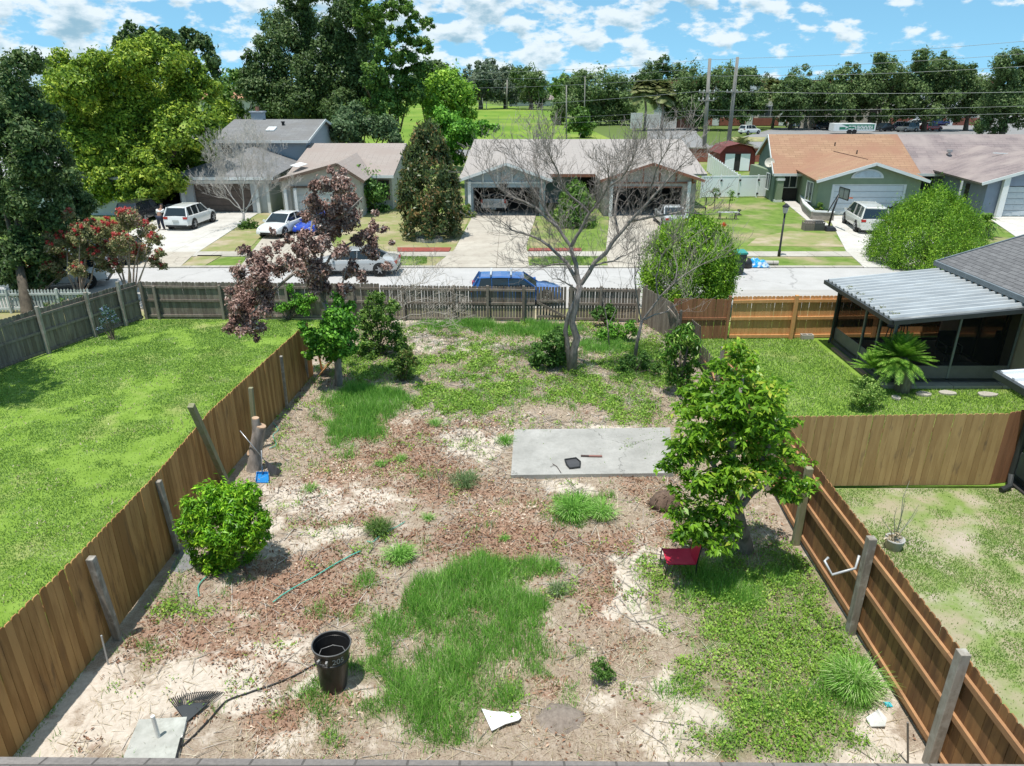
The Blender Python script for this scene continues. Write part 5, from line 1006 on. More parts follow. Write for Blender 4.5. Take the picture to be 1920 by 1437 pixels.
# --- left oak (dark) and the bright green tree
tree('oak_tree', 'dark green oak at the left edge behind the pale picket fence', G(52, 590), pxclumps(30.5, [(20, 130, 42), (55, 115, 30), (30, 190, 55), (75, 215, 45), (15, 260, 60), (80, 285, 52), (25, 340, 55), (95, 340, 48), (30, 410, 55), (85, 430, 45), (40, 480, 48), (120, 390, 25), (140, 355, 18), (100, 480, 22), (20, 520, 30), (140, 400, 28), (165, 385, 20), (110, 420, 30), (60, 545, 24), (95, 520, 22), (130, 330, 20), (35, 450, 34, -1.6), (70, 470, 32, -1.5), (20, 500, 34, -1.5), (60, 520, 28, -1.4), (40, 380, 40, -1.8), (60, 320, 40, -1.8), (50, 250, 44, -1.8), (45, 545, 22, -1), (85, 505, 26, -1.2), (115, 440, 30, 1), (135, 420, 26, 1), (95, 400, 34, 1), (150, 375, 20, 1), (-30, 250, 70), (-40, 400, 70), (-50, 150, 60)], 1.5), 52000, .16, L_dark, .2, sub=14, subr=.26, shell=.5)
tree('camphor_tree', 'huge bright yellow-green tree between the white house and the grey two-storey house', G(290, 396), pxclumps(55, [(140, 175, 55), (115, 130, 40), (190, 130, 50), (250, 110, 45), (300, 110, 50), (350, 130, 40), (380, 165, 35), (230, 170, 60), (310, 180, 65), (170, 235, 60), (120, 225, 40), (250, 240, 65), (340, 240, 60), (385, 235, 32), (180, 290, 50), (150, 270, 40), (260, 300, 60), (340, 300, 50), (300, 345, 40), (230, 335, 45), (160, 325, 38), (380, 290, 30), (360, 330, 25), (270, 355, 40), (195, 365, 28), (240, 365, 34, -3), (210, 330, 38, -3), (150, 310, 34, -2), (320, 340, 36, -3), (175, 350, 26, -3), (285, 310, 44, -3)], 3.0), 130000, .24, L_bright, .7, targets=None, sub=16, subr=.25, shell=.6, flat=.8)
tree('tall_tree', 'tall airy dark tree rising behind the bright yellow-green tree', G(330, 330), pxclumps(76, [(250, 60, 26), (225, 85, 18), (265, 85, 22), (320, 75, 26), (355, 70, 22), (385, 80, 18), (395, 110, 18), (345, 110, 30), (400, 135, 14), (300, 100, 22), (285, 60, 10)], 1.5), 5200, .42, L_dark, .4, sub=14, subr=.25)
tree('background_tree', 'mid green tree between the bright tree and the tall dark trees', G(430, 260), pxclumps(92, [(425, 165, 30), (450, 145, 24), (420, 205, 35), (400, 240, 28), (445, 220, 25), (470, 160, 25), (410, 180, 20)], 2), 6500, .45, L_mid, .4, sub=12)
tree('background_tree', 'pale green tree above the chimney of the grey house', G(415, 300), pxclumps(80, [(420, 225, 24), (405, 250, 22), (440, 240, 20), (415, 200, 16)], 1.5), 3000, .36, L_bright, .3, sub=10)
# --- tall dark cluster behind
tree('tall_oak', 'tall dark tree of the big cluster, left side, reaching the top of the picture', G(555, 265), pxclumps(88, [(560, 15, 40), (520, 50, 34), (500, 80, 26), (590, 60, 50), (540, 100, 55), (480, 115, 28), (600, 130, 55), (500, 160, 48), (465, 165, 24), (560, 190, 55), (510, 215, 45), (610, 210, 45), (470, 140, 20), (575, -20, 34)], 3), 40000, .33, L_dark, .6, sub=15, subr=.26)
tree('tall_oak', 'tall dark tree in the middle of the big cluster', G(640, 270), pxclumps(84, [(650, 20, 38), (630, 70, 45), (670, 100, 50), (650, 150, 50), (690, 180, 45), (640, 200, 40), (620, -15, 26), (690, 60, 30), (700, 230, 30)], 2.5), 27000, .33, L_dark, .6, sub=14, subr=.26)
tree('tall_airy_tree', 'tall airy green tree with open branches at the right of the big cluster', G(735, 280), pxclumps(78, [(700, 10, 26), (740, 5, 24), (770, 25, 22), (800, 45, 16), (720, 45, 30), (765, 65, 24), (790, 85, 18), (720, 95, 34), (760, 115, 26), (740, 150, 36), (700, 140, 30), (790, 130, 18), (770, 170, 30), (720, 200, 40), (805, 95, 9), (680, 30, 22), (670, -10, 26), (730, -25, 22)], 2.5), 22000, .31, L_mid, .45, sub=13, subr=.24, shell=.75)
tree('background_tree', 'dark bush-like tree directly behind the grey house roof ridge', G(665, 285), pxclumps(70, [(660, 215, 28), (645, 245, 28), (690, 240, 26), (720, 240, 28), (665, 270, 18), (740, 265, 20)], 1.5), 7000, .30, leafmat('grey green leaves', (0.043, 0.087, 0.029), (0.131, 0.217, 0.087), (0.246, 0.348, 0.174)), .25, sub=12)
tree('background_tree', 'bright green tree left of the grass field', G(860, 262), pxclumps(82, [(840, 165, 34), (870, 180, 26), (815, 160, 26), (850, 210, 30), (815, 200, 25), (880, 215, 14), (790, 175, 22)], 2), 9500, .36, leafmat('lime leaves', (0.102, 0.232, 0.022), (0.29, 0.522, 0.043), (0.478, 0.696, 0.102)), .3, sub=12)
tree('background_tree', 'vivid green bushy tree just left of the pinkish roof', G(850, 300), pxclumps(68, [(840, 225, 26), (870, 245, 24), (905, 240, 18), (930, 240, 9), (845, 265, 24), (880, 262, 16), (820, 245, 22), (835, 290, 16), (860, 300, 12)], 1.2), 8500, .28, L_vivid, .2, sub=12)
tree('background_tree', 'dark green tree behind the lime tree at the top left of the field', G(800, 230), pxclumps(120, [(800, 130, 18), (820, 125, 14), (780, 150, 24), (850, 140, 12), (835, 130, 12)], 2), 3500, .5, L_dark, .4)
# far trees beyond the field and the road
def far(label, Y, lst, n, size, material=None, r0=.5, name='background_tree', group='trees in the far distance', **k):
    lst = [(a[0], a[1], a[2]*1.15) for a in lst]; lst = lst+[(a[0]+U(-6, 6), a[1]+a[2]*.85, a[2]*.85) for a in lst if a[1]+a[2]*1.6 < (238 if Y < 200 else 205)]; n = int(n*1.7); size *= .85
    cl = pxclumps(Y, lst, Y*.02); m = sum(c[0]*c[3] for c in cl)/sum(c[3] for c in cl); return tree(name, label, (m, Y, 0), cl, n, size, material or L_far, r0, group=group, sub=k.pop('sub', 12), subr=.27, **k)
far('grey-green oak at the left end of the row beyond the field', 330, [(885, 140, 18), (905, 130, 18), (880, 165, 22), (905, 170, 20), (925, 150, 16)], 3000, 1.3, L_farg, 1)
far('tallest grey-green oak in the middle of the row beyond the field', 340, [(925, 128, 18), (940, 150, 22), (955, 140, 18), (930, 178, 18), (960, 175, 20), (975, 160, 16)], 3000, 1.3, L_farg, 1)
far('darker oak at the right end of the row beyond the field', 325, [(985, 140, 20), (1005, 150, 20), (1015, 165, 16), (985, 175, 20), (1010, 182, 12), (968, 135, 12)], 3000, 1.25, L_far, 1)
far('yellow-green tree just right of the grass field', 235, [(1050, 155, 16), (1070, 150, 14), (1055, 180, 16), (1040, 165, 10)], 1800, .9, L_mid)
far('broad green tree right of the field behind the thin pole', 190, [(1075, 170, 28), (1110, 160, 32), (1150, 165, 30), (1060, 200, 25), (1100, 205, 34), (1150, 205, 32), (1180, 190, 20), (1045, 222, 14), (1050, 225, 12)], 8500, .75)
tree('round_bush', 'round bright bush at the near edge of the field beside the side road', G(1090, 258), pxclumps(138, [(1088, 222, 20), (1092, 240, 20), (1105, 232, 12), (1072, 238, 12), (1090, 210, 12)], 1.0), 3500, .45, L_mid, .3, cat='bush')
far('dark tree with a raised top behind the palms', 260, [(1243, 118, 14), (1230, 135, 22), (1265, 138, 20), (1210, 145, 16), (1290, 140, 14), (1190, 150, 10)], 3500, .95, L_dark)
far('broad oak behind the first utility pole', 166, [(1270, 170, 26), (1300, 150, 30), (1340, 160, 34), (1290, 195, 34), (1335, 200, 34), (1262, 195, 20), (1360, 140, 22), (1310, 220, 20)], 9500, .62)
far('broad oak behind the second utility pole', 168, [(1385, 150, 26), (1410, 165, 24), (1375, 190, 30), (1415, 195, 26), (1400, 140, 16), (1425, 180, 14), (1390, 215, 16)], 6500, .62)
far('oak left of centre in the row before the cream building', 168, [(1475, 165, 24), (1500, 150, 26), (1465, 190, 20), (1500, 185, 26), (1530, 165, 24), (1480, 205, 16), (1455, 175, 10)], 7000, .6, L_far)
far('oak in the middle of the row before the cream building', 166, [(1560, 150, 26), (1590, 135, 20), (1575, 175, 28), (1545, 190, 24), (1610, 160, 24), (1600, 190, 22), (1570, 205, 14)], 7500, .6)
far('taller oak above the beige building corner', 164, [(1660, 120, 20), (1640, 150, 24), (1680, 140, 24), (1650, 180, 26), (1690, 170, 24), (1625, 175, 18), (1670, 200, 18), (1650, 105, 10)], 8000, .6)
far('tall oak rising highest right of the utility wires', 160, [(1725, 105, 16), (1740, 125, 24), (1765, 110, 16), (1720, 150, 28), (1770, 145, 28), (1740, 180, 28), (1790, 130, 18), (1710, 190, 20), (1780, 185, 22)], 10000, .6)
far('oak over the far row of cars', 162, [(1810, 150, 22), (1830, 165, 22), (1805, 185, 24), (1835, 200, 22), (1850, 185, 20), (1820, 132, 12)], 6500, .6)
far('big dark oak at the right edge of the picture', 140, [(1890, 115, 26), (1910, 140, 30), (1870, 150, 24), (1890, 185, 32), (1860, 205, 26), (1910, 215, 30), (1870, 235, 20), (1925, 100, 24), (1940, 180, 40), (1840, 235, 18)], 13000, .5)
far('dark tree filling the background between the two oaks rows', 230, [(1440, 150, 14), (1455, 158, 12), (1430, 165, 14), (1620, 150, 16), (1700, 150, 16)], 2400, .8, L_farg)
# far tree line that closes the horizon
def treeline():
    cl = []
    for i in range(260): px = -80+i*8.2; p = P(px, 170+U(-4, 8), 560+U(-40, 60)); cl.append((p.x, p.y, U(3, 7), U(5, 9)))
    c, nr = crown_pts(cl, 20000, 6, .4); q = leaf_quads(c, nr, 2.4*(.6+.8*rng.random(len(c))), .6); o = soup('distant_woods', q, rng.random(len(q)), L_farg); tag(o, 'hazy line of distant woods along the horizon', 'woods', kind='stuff')
treeline()
# palms
def palm(label, px, py_base, py_top, Y, fr, name='palm_tree', r=.25, frl=2.6, n=46, skirt=True, col=None, cat='palm', leafw=.2, droopf=.55, up=.3):
    base = G(px, py_base) if Y is None else P(px, py_base, Y); base.z = 0; top = P(px, py_top, base.y); root = thing(name, label, cat, (base.x, base.y, 0))
    if top.z > .8: b = MB(); b.tube([(base.x, base.y, -.1), (base.x+.05, base.y, top.z*.5), (top.x, top.y, top.z)], [r, r*.85, r*.8], 10); b.build('trunk', m_barkg, root, smooth=True)
    Q = []; 
    for i in range(n):
        a = U(0, 6.28); el = U(-.9 if skirt else -.25, 1.3); L_ = frl*U(.8, 1.1); d = np.array([math.cos(a)*math.cos(el), math.sin(a)*math.cos(el), math.sin(el)+up]); d /= np.linalg.norm(d); s = np.cross(d, UPV); s /= max(np.linalg.norm(s), 1e-6)
        k = 20
        for j in range(2, k):
            t = j/k; p = np.array(top)+d*L_*t+np.array([0, 0, -droopf*L_*t*t]); dt = d+np.array([0, 0, -2*droopf*t]); dt /= np.linalg.norm(dt); ll = L_*fr*math.sin(math.pi*min(1, t*.85+.12))
            for sg in (-1, 1):
                tip = p+(s*sg*.8+dt*.65+np.array([0, 0, -.12]))*ll; w = dt*leafw*L_*.16; Q.append([p-w*.5, p+w*.5, tip+w*.1, tip-w*.1])
    soup('fronds', np.array(Q), rng.random(len(Q)), col or L_mid, root); return root
L_palm = leafmat('cabbage palm leaves', (.10, .12, .04), (.22, .26, .08), (.38, .36, .18))
palm('cabbage palm beside the dark gate of the white enclosure', 1240, 245, 170, None, .5, frl=3.4, r=.35, col=L_palm, leafw=.9, n=70)
palm('cabbage palm left of the pale gable building', 1208, 245, 165, None, .5, frl=3.2, r=.3, col=L_palm, leafw=.9, n=70)
palm('cabbage palm with a pale skirt at the left end of the cream building', 1448, 240, 165, None, .5, frl=3.2, r=.35, col=L_palm, leafw=.9, n=70)
palm('spiky low palm behind the red shed', 1390, 282, 276, None, .35, frl=3.0, r=.2, col=L_palm, n=50)
palm('thin palm behind the grey two-storey house', 398, 300, 262, 80, .4, frl=2.6, r=.2, col=L_palm, n=40)
L_sago = leafmat('sago leaves', (0.072, 0.189, 0.022), (0.203, 0.406, 0.043), (0.377, 0.58, 0.102))
palm('big sago palm in front of the screened porch', 1690, 735, 672, None, .16, name='sago_palm', frl=.98, r=.22, col=L_sago, n=190, skirt=True, leafw=.22, up=.3, droopf=.22)
palm('smaller sago palm left of the big sago palm', 1638, 728, 692, None, .16, name='sago_palm', frl=.8, r=.12, col=L_sago, n=90, skirt=False, leafw=.22, droopf=.22)
palm('small sago palm right of the round clipped shrub across the street', 1848, 445, 416, None, .16, name='sago_palm', frl=1.15, r=.18, col=L_mid, n=60, skirt=True, leafw=.4)
# shrubs
def shrub(name, label, base, clumps, n, size, material, cat='shrub', stems=True, **k):
    r = thing(name, label, cat, tuple(base))
    if stems:
        b = MB(); bb = Vector(base)
        for c in clumps[:8]: t = Vector(c[:3]); b.tube([bb+Vector((U(-.06, .06), U(-.06, .06), -.05)), bb.lerp(t, .5)+Vector((U(-.05, .05), U(-.05, .05), 0)), t], [.03, .02, .008], 5)
        b.build('stems', m_bark, r)
    foliage(r, clumps, n, size, material, 'foliage', **k); return r
L_near = leafmat('near bush leaves', (0.072, 0.217, 0.012), (0.232, 0.522, 0.022), (0.522, 0.797, 0.058), cl=1.5, rough=.4)
gb = G(425, 1062)
shrub('leafy_shrub', 'round bright green leafy shrub beside the tan fence', gb, pxclumps(gb.y, [(385, 945, 42), (440, 940, 44), (470, 925, 22), (365, 985, 36), (420, 985, 60), (470, 980, 38), (390, 1030, 40), (440, 1030, 44), (480, 1010, 26), (410, 1055, 30), (440, 960, 45)], .22), 21000, .10, L_near, zmin=.04, aspect=.24, sub=26, subr=.22, shell=.8, flat=.95)
L_con = leafmat('conifer sprays', (0.072, 0.174, 0.014), (0.217, 0.406, 0.022), (0.406, 0.638, 0.058), cl=1.0)
gb = G(1290, 585)
def conifer(name, label, base, prof, n, size, material, seedk=40):
    """closed egg of upright sprays: prof = [(z, radius)]"""
    r = thing(name, label, 'conifer', tuple(base)); b = MB(); b.tube([(base[0], base[1], -.05), (base[0], base[1], prof[-1][0]*.8)], [.12, .04], 8); b.build('trunk', m_bark, r)
    zs = np.array([p[0] for p in prof]); rs = np.array([p[1] for p in prof]); m = seedk*11
    kz = rng.random(m)**1.1*(zs[-1]-zs[0])+zs[0]*.6; ka = rng.random(m)*2*np.pi; kr = np.interp(kz, zs, rs)*(1+.10*(rng.random(m)-.5))*np.where(rng.random(m) < .3, .72, 1); kc = np.stack([kr*np.cos(ka), kr*np.sin(ka), kz], 1)*1.0
    i = rng.integers(0, m, n); sg = rs.max()*.085; off = rng.normal(size=(n, 3))*np.array([sg, sg, sg*1.4])*(.6+.5*rng.random((n, 1))); q = kc[i]+off; ok_ = q[:, 2] > .05; q = q[ok_]; off = off[ok_]
    rad = q.copy(); rad[:, 2] = 0; nr = unit(unit(rad)+UPV*.2); td = unit(unit(off)*.9+unit(rad)*.3+UPV*.5+rng.normal(size=q.shape)*.4)
    L4 = leaf_quads(q+np.array([base[0], base[1], 0]), nr, size*(.6+.8*rng.random(len(q))), .4, .1, td); soup('foliage', L4, rng.random(len(L4)), material, r); return r
def prof_px(base, lst):
    o = []
    for py, half in lst: p = P(base[0]*FPX/(base[1]*CT+(CAMH-1.5)*ST)+960, py, base[1]); o.append((p.z, half*PXM(base[1], p.z)))
    return sorted(o)
gb = G(1292, 578); gb = Vector((gb.x, 28.6, 0)); gb.x = (1292-960)*PXM(28.6, 2)
conifer('tall_conifer', 'big rounded dense conifer above the dark red brown fence', gb, prof_px(gb, [(572, 50), (558, 66), (530, 80), (480, 80), (455, 68), (437, 52), (426, 36), (419, 20), (416, 8)]), 60000, .11, L_con)
gb = Vector(((1742-960)*PXM(36.9, 1.5), 36.9, 0))
conifer('round_shrub', 'huge round clipped shrub across the street in front of the blue house', gb, prof_px(gb, [(506, 82), (492, 90), (460, 93), (430, 84), (405, 68), (388, 50), (378, 34), (372, 20), (370, 8)]), 70000, .10, leafmat('lime conifer sprays', (.065, .16, .012), (.19, .38, .022), (.36, .56, .05), cl=1.2))
gb = G(1078, 424)
conifer('cone_shrub', 'dark green cone-shaped shrub between the two open garages', gb, prof_px(gb, [(420, 38), (405, 38), (380, 30), (360, 20), (345, 6)]), 7000, .22, L_mid, 14)
gb = G(808, 446)
conifer('magnolia_tree', 'dark conical magnolia with brownish leaves in front of the pinkish duplex', gb, prof_px(gb, [(425, 52), (400, 56), (360, 52), (320, 46), (285, 34), (258, 22), (240, 12), (229, 4)]), 24000, .22, leafmat('magnolia leaves', (0.036, 0.065, 0.022), (0.123, 0.174, 0.051), (0.348, 0.217, 0.087), cl=.9, rough=.35), 26)
b = MB(); 
for i in range(16):
    a = i*math.pi/8; a2 = a+math.pi/8; c0 = G(805, 453); b.bar((c0.x+.75*math.cos(a), c0.y+.6*math.sin(a), .12), (c0.x+.75*math.cos(a2), c0.y+.6*math.sin(a2), .12), .12, .24)
tag(b.build('tree_ring', m_walk), 'pale concrete ring around the foot of the magnolia', 'planter ring')
gb = G(1622, 768)
shrub('boxwood', 'small clipped round boxwood in front of the big sago palm', gb, pxclumps(gb.y, [(1628, 730, 30), (1610, 745, 18), (1645, 742, 16), (1626, 755, 20)], .15), 4500, .055, leafmat('boxwood leaves', (0.072, 0.174, 0.029), (0.246, 0.406, 0.072), (0.464, 0.609, 0.174)), zmin=.03, sub=24, subr=.2, shell=.85)
gb = G(1912, 705); shrub('yellow_shrub', 'yellow-green shrub at the right edge beside the porch', gb, pxclumps(gb.y, [(1915, 640, 16), (1912, 665, 18), (1925, 690, 20)], .2), 1500, .08, L_bright, zmin=.1)
L_bush = leafmat('dark bush leaves', (0.036, 0.102, 0.017), (0.116, 0.246, 0.043), (0.232, 0.406, 0.087), cl=1.4)
gb = G(1035, 690); shrub('dark_bush', 'dark dense bush at the foot of the leafless tree', gb, pxclumps(gb.y, [(1040, 640, 26), (1020, 660, 26), (1050, 665, 24), (1005, 675, 16), (1040, 685, 18), (1048, 625, 14)], .3), 6500, .10, L_bush, sub=16, subr=.22, shell=.75)
gb = G(755, 715); shrub('small_bush', 'small rounded bush with reddish tips left of the weedy patch', gb, pxclumps(gb.y, [(757, 670, 22), (745, 690, 18), (772, 680, 16), (755, 705, 16), (770, 712, 10)], .2), 3600, .07, leafmat('bush tip leaves', (.04, .09, .015), (.13, .24, .04), (.26, .22, .07), cl=1.5), sub=14, subr=.24)
gb = G(710, 668); shrub('wild_shrub', 'tall wild green shrub right of the brown-leaved maple', gb, pxclumps(gb.y, [(700, 570, 22), (720, 590, 26), (690, 600, 28), (730, 620, 28), (700, 640, 32), (745, 640, 24), (690, 655, 24), (755, 655, 16), (710, 555, 14), (735, 575, 16)], .5), 9000, .10, L_mid, sub=14, subr=.24)
gb = G(540, 600); shrub('vine_cluster', 'green vine hanging over the grey back fence left of the maple', (gb.x, 27.0, 0), pxclumps(26.9, [(560, 560, 16), (540, 570, 14), (570, 580, 14), (525, 580, 12), (580, 560, 14), (545, 540, 10)], .15), 2400, .09, L_vivid, stems=True)
gb = G(1190, 700); shrub('low_bush', 'low green bush with bronze leaves below the small bare tree', gb, pxclumps(gb.y, [(1185, 680, 20), (1165, 690, 16), (1210, 690, 16), (1185, 705, 18), (1210, 670, 14), (1230, 690, 12)], .3), 3600, .085, L_bush, sub=14)
gb = G(1140, 612); shrub('sapling', 'thin leafy sapling before the gappy grey fence', gb, pxclumps(gb.y, [(1135, 580, 16), (1120, 590, 12), (1150, 588, 12), (1140, 600, 12)], .2), 1500, .10, L_bush)
gb = G(1170, 640); shrub('light_bush', 'light green low bush between the two bare trees', gb, pxclumps(gb.y, [(1150, 620, 18), (1180, 615, 16), (1130, 625, 14), (1165, 635, 16), (1190, 625, 10)], .3), 2800, .09, L_vivid)
gb = G(1128, 1278); shrub('weed_clump', 'small dark green weed clump right of the white scrap', gb, pxclumps(gb.y, [(1128, 1258, 20), (1118, 1250, 14), (1140, 1262, 14), (1128, 1240, 10)], .05), 1800, .035, L_bush, zmin=.01, cat='weed', stems=False)
gb = G(460, 430); shrub('small_bush', 'small dark bush at the foot of the pale dry tree', gb, pxclumps(gb.y, [(465, 420, 12), (478, 424, 9), (455, 426, 8)], .3), 900, .16, L_mid)
gb = G(700, 400); shrub('round_tree', 'leafy round tree behind the brown-leaved maple in front of the cream house', gb, pxclumps(gb.y, [(680, 330, 26), (700, 360, 28), (670, 360, 30), (690, 395, 26), (720, 395, 14), (660, 325, 16), (705, 410, 16)], .8), 6500, .22, L_bush, cat='tree')
for px, py, lb in ((875, 402, 'yellow-flowered shrub beside the left open garage'), (1535, 400, 'leafy plants in the brick planter'), (1808, 404, 'white-flowered plants below the white column of the blue house')):
    gb = G(px, py+6); shrub('flower_shrub', lb, gb, pxclumps(gb.y, [(px, py-8, 9), (px+12, py, 8), (px-10, py-2, 8), (px+3, py-16, 5)], .3), 900, .17, leafmat('flowering leaves', (.05, .14, .02), (.17, .30, .04), (.55, .48, .10)), cat='shrub')
gb = G(115, 610)
shrub('garden_shrub', 'loose garden shrub with pale flowers behind the grey side fence', (gb.x, 27.9, 0), pxclumps(27.9, [(95, 575, 14), (120, 565, 16), (145, 560, 14), (150, 580, 14), (115, 590, 14), (180, 570, 12), (60, 590, 12), (20, 600, 18)], .4), 2600, .08, leafmat('pale flower leaves', (.05, .13, .03), (.17, .28, .08), (.50, .38, .28)))
pv = P(203, 590, 24.6); shrub('flower_vine', 'pale blue flowering vine hanging on the grey side fence', (pv.x, pv.y, 0), pxclumps(24.6, [(203, 588, 14), (212, 598, 10), (195, 600, 10), (188, 615, 8), (195, 580, 8)], .1), 1000, .06, leafmat('blue flower vine', (.03, .09, .04), (.08, .16, .10), (.35, .45, .75)), stems=True)
# --- avocado tree with the leaning trunk, right foreground
L_avo = leafmat('avocado leaves', (.09, .22, .02), (.27, .50, .035), (.58, .62, .09), rough=.35, trans=.45, cl=1.3)
def avocado():
    base = G(1397, 1032); Y = 10.9; r = thing('avocado_tree', 'large-leaved bright green tree at the right side of the yard shading the red chair', 'tree', tuple(base))
    cl = pxclumps(Y, [(1390, 670, 26, .3), (1380, 650, 18, .3), (1400, 700, 34, .3), (1370, 715, 30, .1), (1440, 735, 36, 0), (1350, 750, 46, 0), (1410, 770, 60, .1), (1460, 790, 34, .2), (1310, 790, 50, .1), (1370, 830, 64, 0), (1440, 840, 55, .2), (1490, 860, 36, .1), (1275, 840, 42, 0), (1330, 870, 58, -.1), (1400, 890, 52, -.2), (1465, 905, 34, 0), (1505, 905, 26, 0), (1290, 910, 40, -.2), (1340, 930, 44, -.2), (1260, 870, 26, 0), (1330, 975, 42, -.3), (1290, 975, 30, -.3), (1370, 985, 26, -.4), (1300, 1000, 26, -.4), (1340, 1020, 28, -.5), (1360, 1005, 24, -.5), (1265, 960, 16, -.2), (1280, 1005, 16, -.5), (1480, 930, 14, 0)], .5)
    cl += [(c[0]+U(-.2, .2), c[1]+.7, c[2], c[3]*.9) for c in cl[3:12]]
    # leaves gathered in whorls at the shoot tips, hanging
    c, nr = crown_pts(cl, 1750, 10, .34, .6); Q = []; rn = []
    k = 9
    for j in range(k):
        a = rng.random(len(c))*2*np.pi; o = np.stack([np.cos(a), np.sin(a), -.55+.7*rng.random(len(c))], 1); o = unit(o); sz = .135*(.6+.7*rng.random(len(c))); ctr = c+o*sz[:, None]*.6
        Q.append(leaf_quads(ctr, unit(UPV+o*.3), sz, .38, .5, o+rng.normal(size=o.shape)*.12)); rn.append(np.clip(rng.random(len(c))*.85+(nr[:, 2]*0), 0, 1))
    Q = np.concatenate(Q); rn = np.concatenate(rn); soup('crown', Q, rn, L_avo, r)
    b = MB(); b.tube([base+Vector((0, 0, -.1)), base+Vector((0, 0, .1)), P(1388, 985, 11.55), P(1378, 945, 11.25), P(1370, 880, Y), P(1375, 800, Y+.1), P(1395, 700, Y+.2)], [.20, .15, .13, .12, .09, .06, .02], 10); b.build('trunk', m_barkg, r, smooth=True)
    for pts in ([(1385, 960), (1360, 900), (1320, 850), (1290, 820)], [(1380, 940), (1420, 880), (1450, 820), (1450, 770)], [(1382, 950), (1340, 960), (1310, 975)], [(1385, 955), (1410, 925), (1440, 905), (1470, 880)]):
        b = MB(); b.tube([P(x, y, Y+U(-.2, .2)) for x, y in pts], [.07, .05, .035, .015][:len(pts)], 7); b.build('limb', m_barkg, r, smooth=True)
    b = MB(); b.tube([P(1448, 922, 11.4), P(1462, 930, 11.4), P(1475, 938, 11.4), P(1490, 940, 11.4)], [.055, .06, .05, .045], 8); b.build('limb', m_barkg, r, smooth=True)
avocado()
def mango():
    gb = G(1278, 742); r = thing('small_tree', 'small drooping-leaved tree beside the warped grey fence panel', 'tree', tuple(gb)); Y = gb.y
    cl = pxclumps(Y, [(1280, 625, 22), (1260, 640, 18), (1300, 640, 18), (1270, 660, 26), (1300, 665, 18), (1255, 670, 18), (1270, 695, 24), (1298, 690, 16), (1258, 710, 18), (1285, 715, 18), (1290, 618, 14)], .25)
    foliage(r, cl, 3200, .15, leafmat('mango leaves', (0.043, 0.145, 0.014), (0.174, 0.362, 0.043), (0.522, 0.696, 0.174), rough=.4), 'crown', aspect=.3, hang=1.3, sub=10)
    b = MB()
    for t in ((1275, 640), (1290, 650), (1262, 670)): b.tube([gb+Vector((U(-.1, .1), U(-.05, .05), -.05)), P(1275, 715, Y), P(*t, Y)], [.09, .06, .02], 7)
    b.build('trunk', m_bark, r, smooth=True)
mango()
# --- maple: brown dead crown, green lower leaves
def maple():
    gb = G(636, 724); Y = gb.y; r = thing('maple_tree', 'tree with dry brown upper leaves and green lower ones beyond the tan fence', 'tree', tuple(gb))
    cl = pxclumps(Y, [(610, 350, 22), (640, 345, 22), (595, 380, 22), (630, 385, 30), (660, 375, 22), (575, 405, 14), (610, 420, 26), (650, 415, 26), (690, 440, 14), (690, 470, 12), (600, 460, 24), (565, 470, 22), (590, 500, 26), (560, 500, 16), (500, 470, 14), (520, 460, 12), (480, 490, 22), (460, 470, 12), (450, 510, 18), (490, 520, 26), (455, 545, 24), (500, 550, 22), (440, 575, 18), (470, 590, 24), (430, 615, 12), (455, 620, 14), (490, 615, 12), (480, 635, 8), (645, 470, 14), (650, 510, 14), (655, 540, 12), (610, 540, 12), (540, 450, 12), (720, 430, 9), (705, 400, 8), (430, 545, 10), (510, 435, 8), (645, 325, 9), (620, 320, 10), (735, 455, 7), (640, 470, 16), (660, 500, 14), (700, 480, 14), (680, 520, 13), (725, 500, 11), (640, 545, 16), (590, 540, 14), (570, 440, 14), (700, 425, 12), (590, 350, 14), (660, 400, 20), (630, 430, 24), (545, 490, 16), (575, 520, 18), (600, 520, 18), (520, 500, 20), (480, 530, 24), (470, 560, 24), (440, 600, 16), (500, 580, 18), (700, 455, 14), (670, 450, 16), (470, 610, 18)], .9)
    # keep the crown open: small clusters
    foliage(r, cl, 56000, .095, leafmat('dead brown leaves', (.16, .09, .075), (.40, .245, .20), (.62, .50, .44), trans=.15, rough=.7, cl=1.2), 'dry_crown', aspect=.5, hang=.8, sub=9, subr=.36, shell=.1, flat=1.0)
    cg = pxclumps(Y-.4, [(620, 610, 24), (640, 600, 24), (600, 635, 22), (630, 650, 26), (635, 560, 16), (655, 575, 16), (625, 590, 22), (655, 605, 22), (610, 620, 20), (640, 635, 26), (590, 640, 18), (575, 625, 14), (600, 655, 20), (650, 655, 22), (625, 665, 22), (580, 665, 12), (660, 630, 14), (565, 610, 10)], .5)
    foliage(r, cg, 10500, .11, L_vivid, 'green_crown', aspect=.6, hang=.6, sub=12, subr=.36, shell=.3)
    b = MB(); b.tube([gb+Vector((0, 0, -.1)), gb+Vector((0, 0, .15)), P(632, 650, Y), P(618, 590, Y), P(605, 560, Y+.1)], [.17, .12, .10, .085, .08], 9); b.build('trunk', m_barkg, r, smooth=True)
    for pts in ([(607, 565), (590, 530), (570, 510), (545, 500), (520, 498)], [(605, 560), (600, 500), (610, 440), (625, 380), (635, 340)], [(560, 505), (530, 530), (500, 560), (470, 590)], [(608, 560), (610, 500), (620, 480), (650, 460), (690, 440), (720, 425)], [(600, 500), (580, 460), (585, 420), (590, 385)], [(618, 590), (640, 540), (650, 500)], [(520, 498), (490, 490), (460, 480)], [(612, 420), (650, 400), (680, 370)]):
        b = MB(); n = len(pts); b.tube([P(x, y, Y+.15*i*random.choice((-1, 1))) for i, (x, y) in enumerate(pts)], [.05*(1-.8*i/(n-1))+.006 for i in range(n)], 6); b.build('limb', m_barkg, r, smooth=True)
maple()
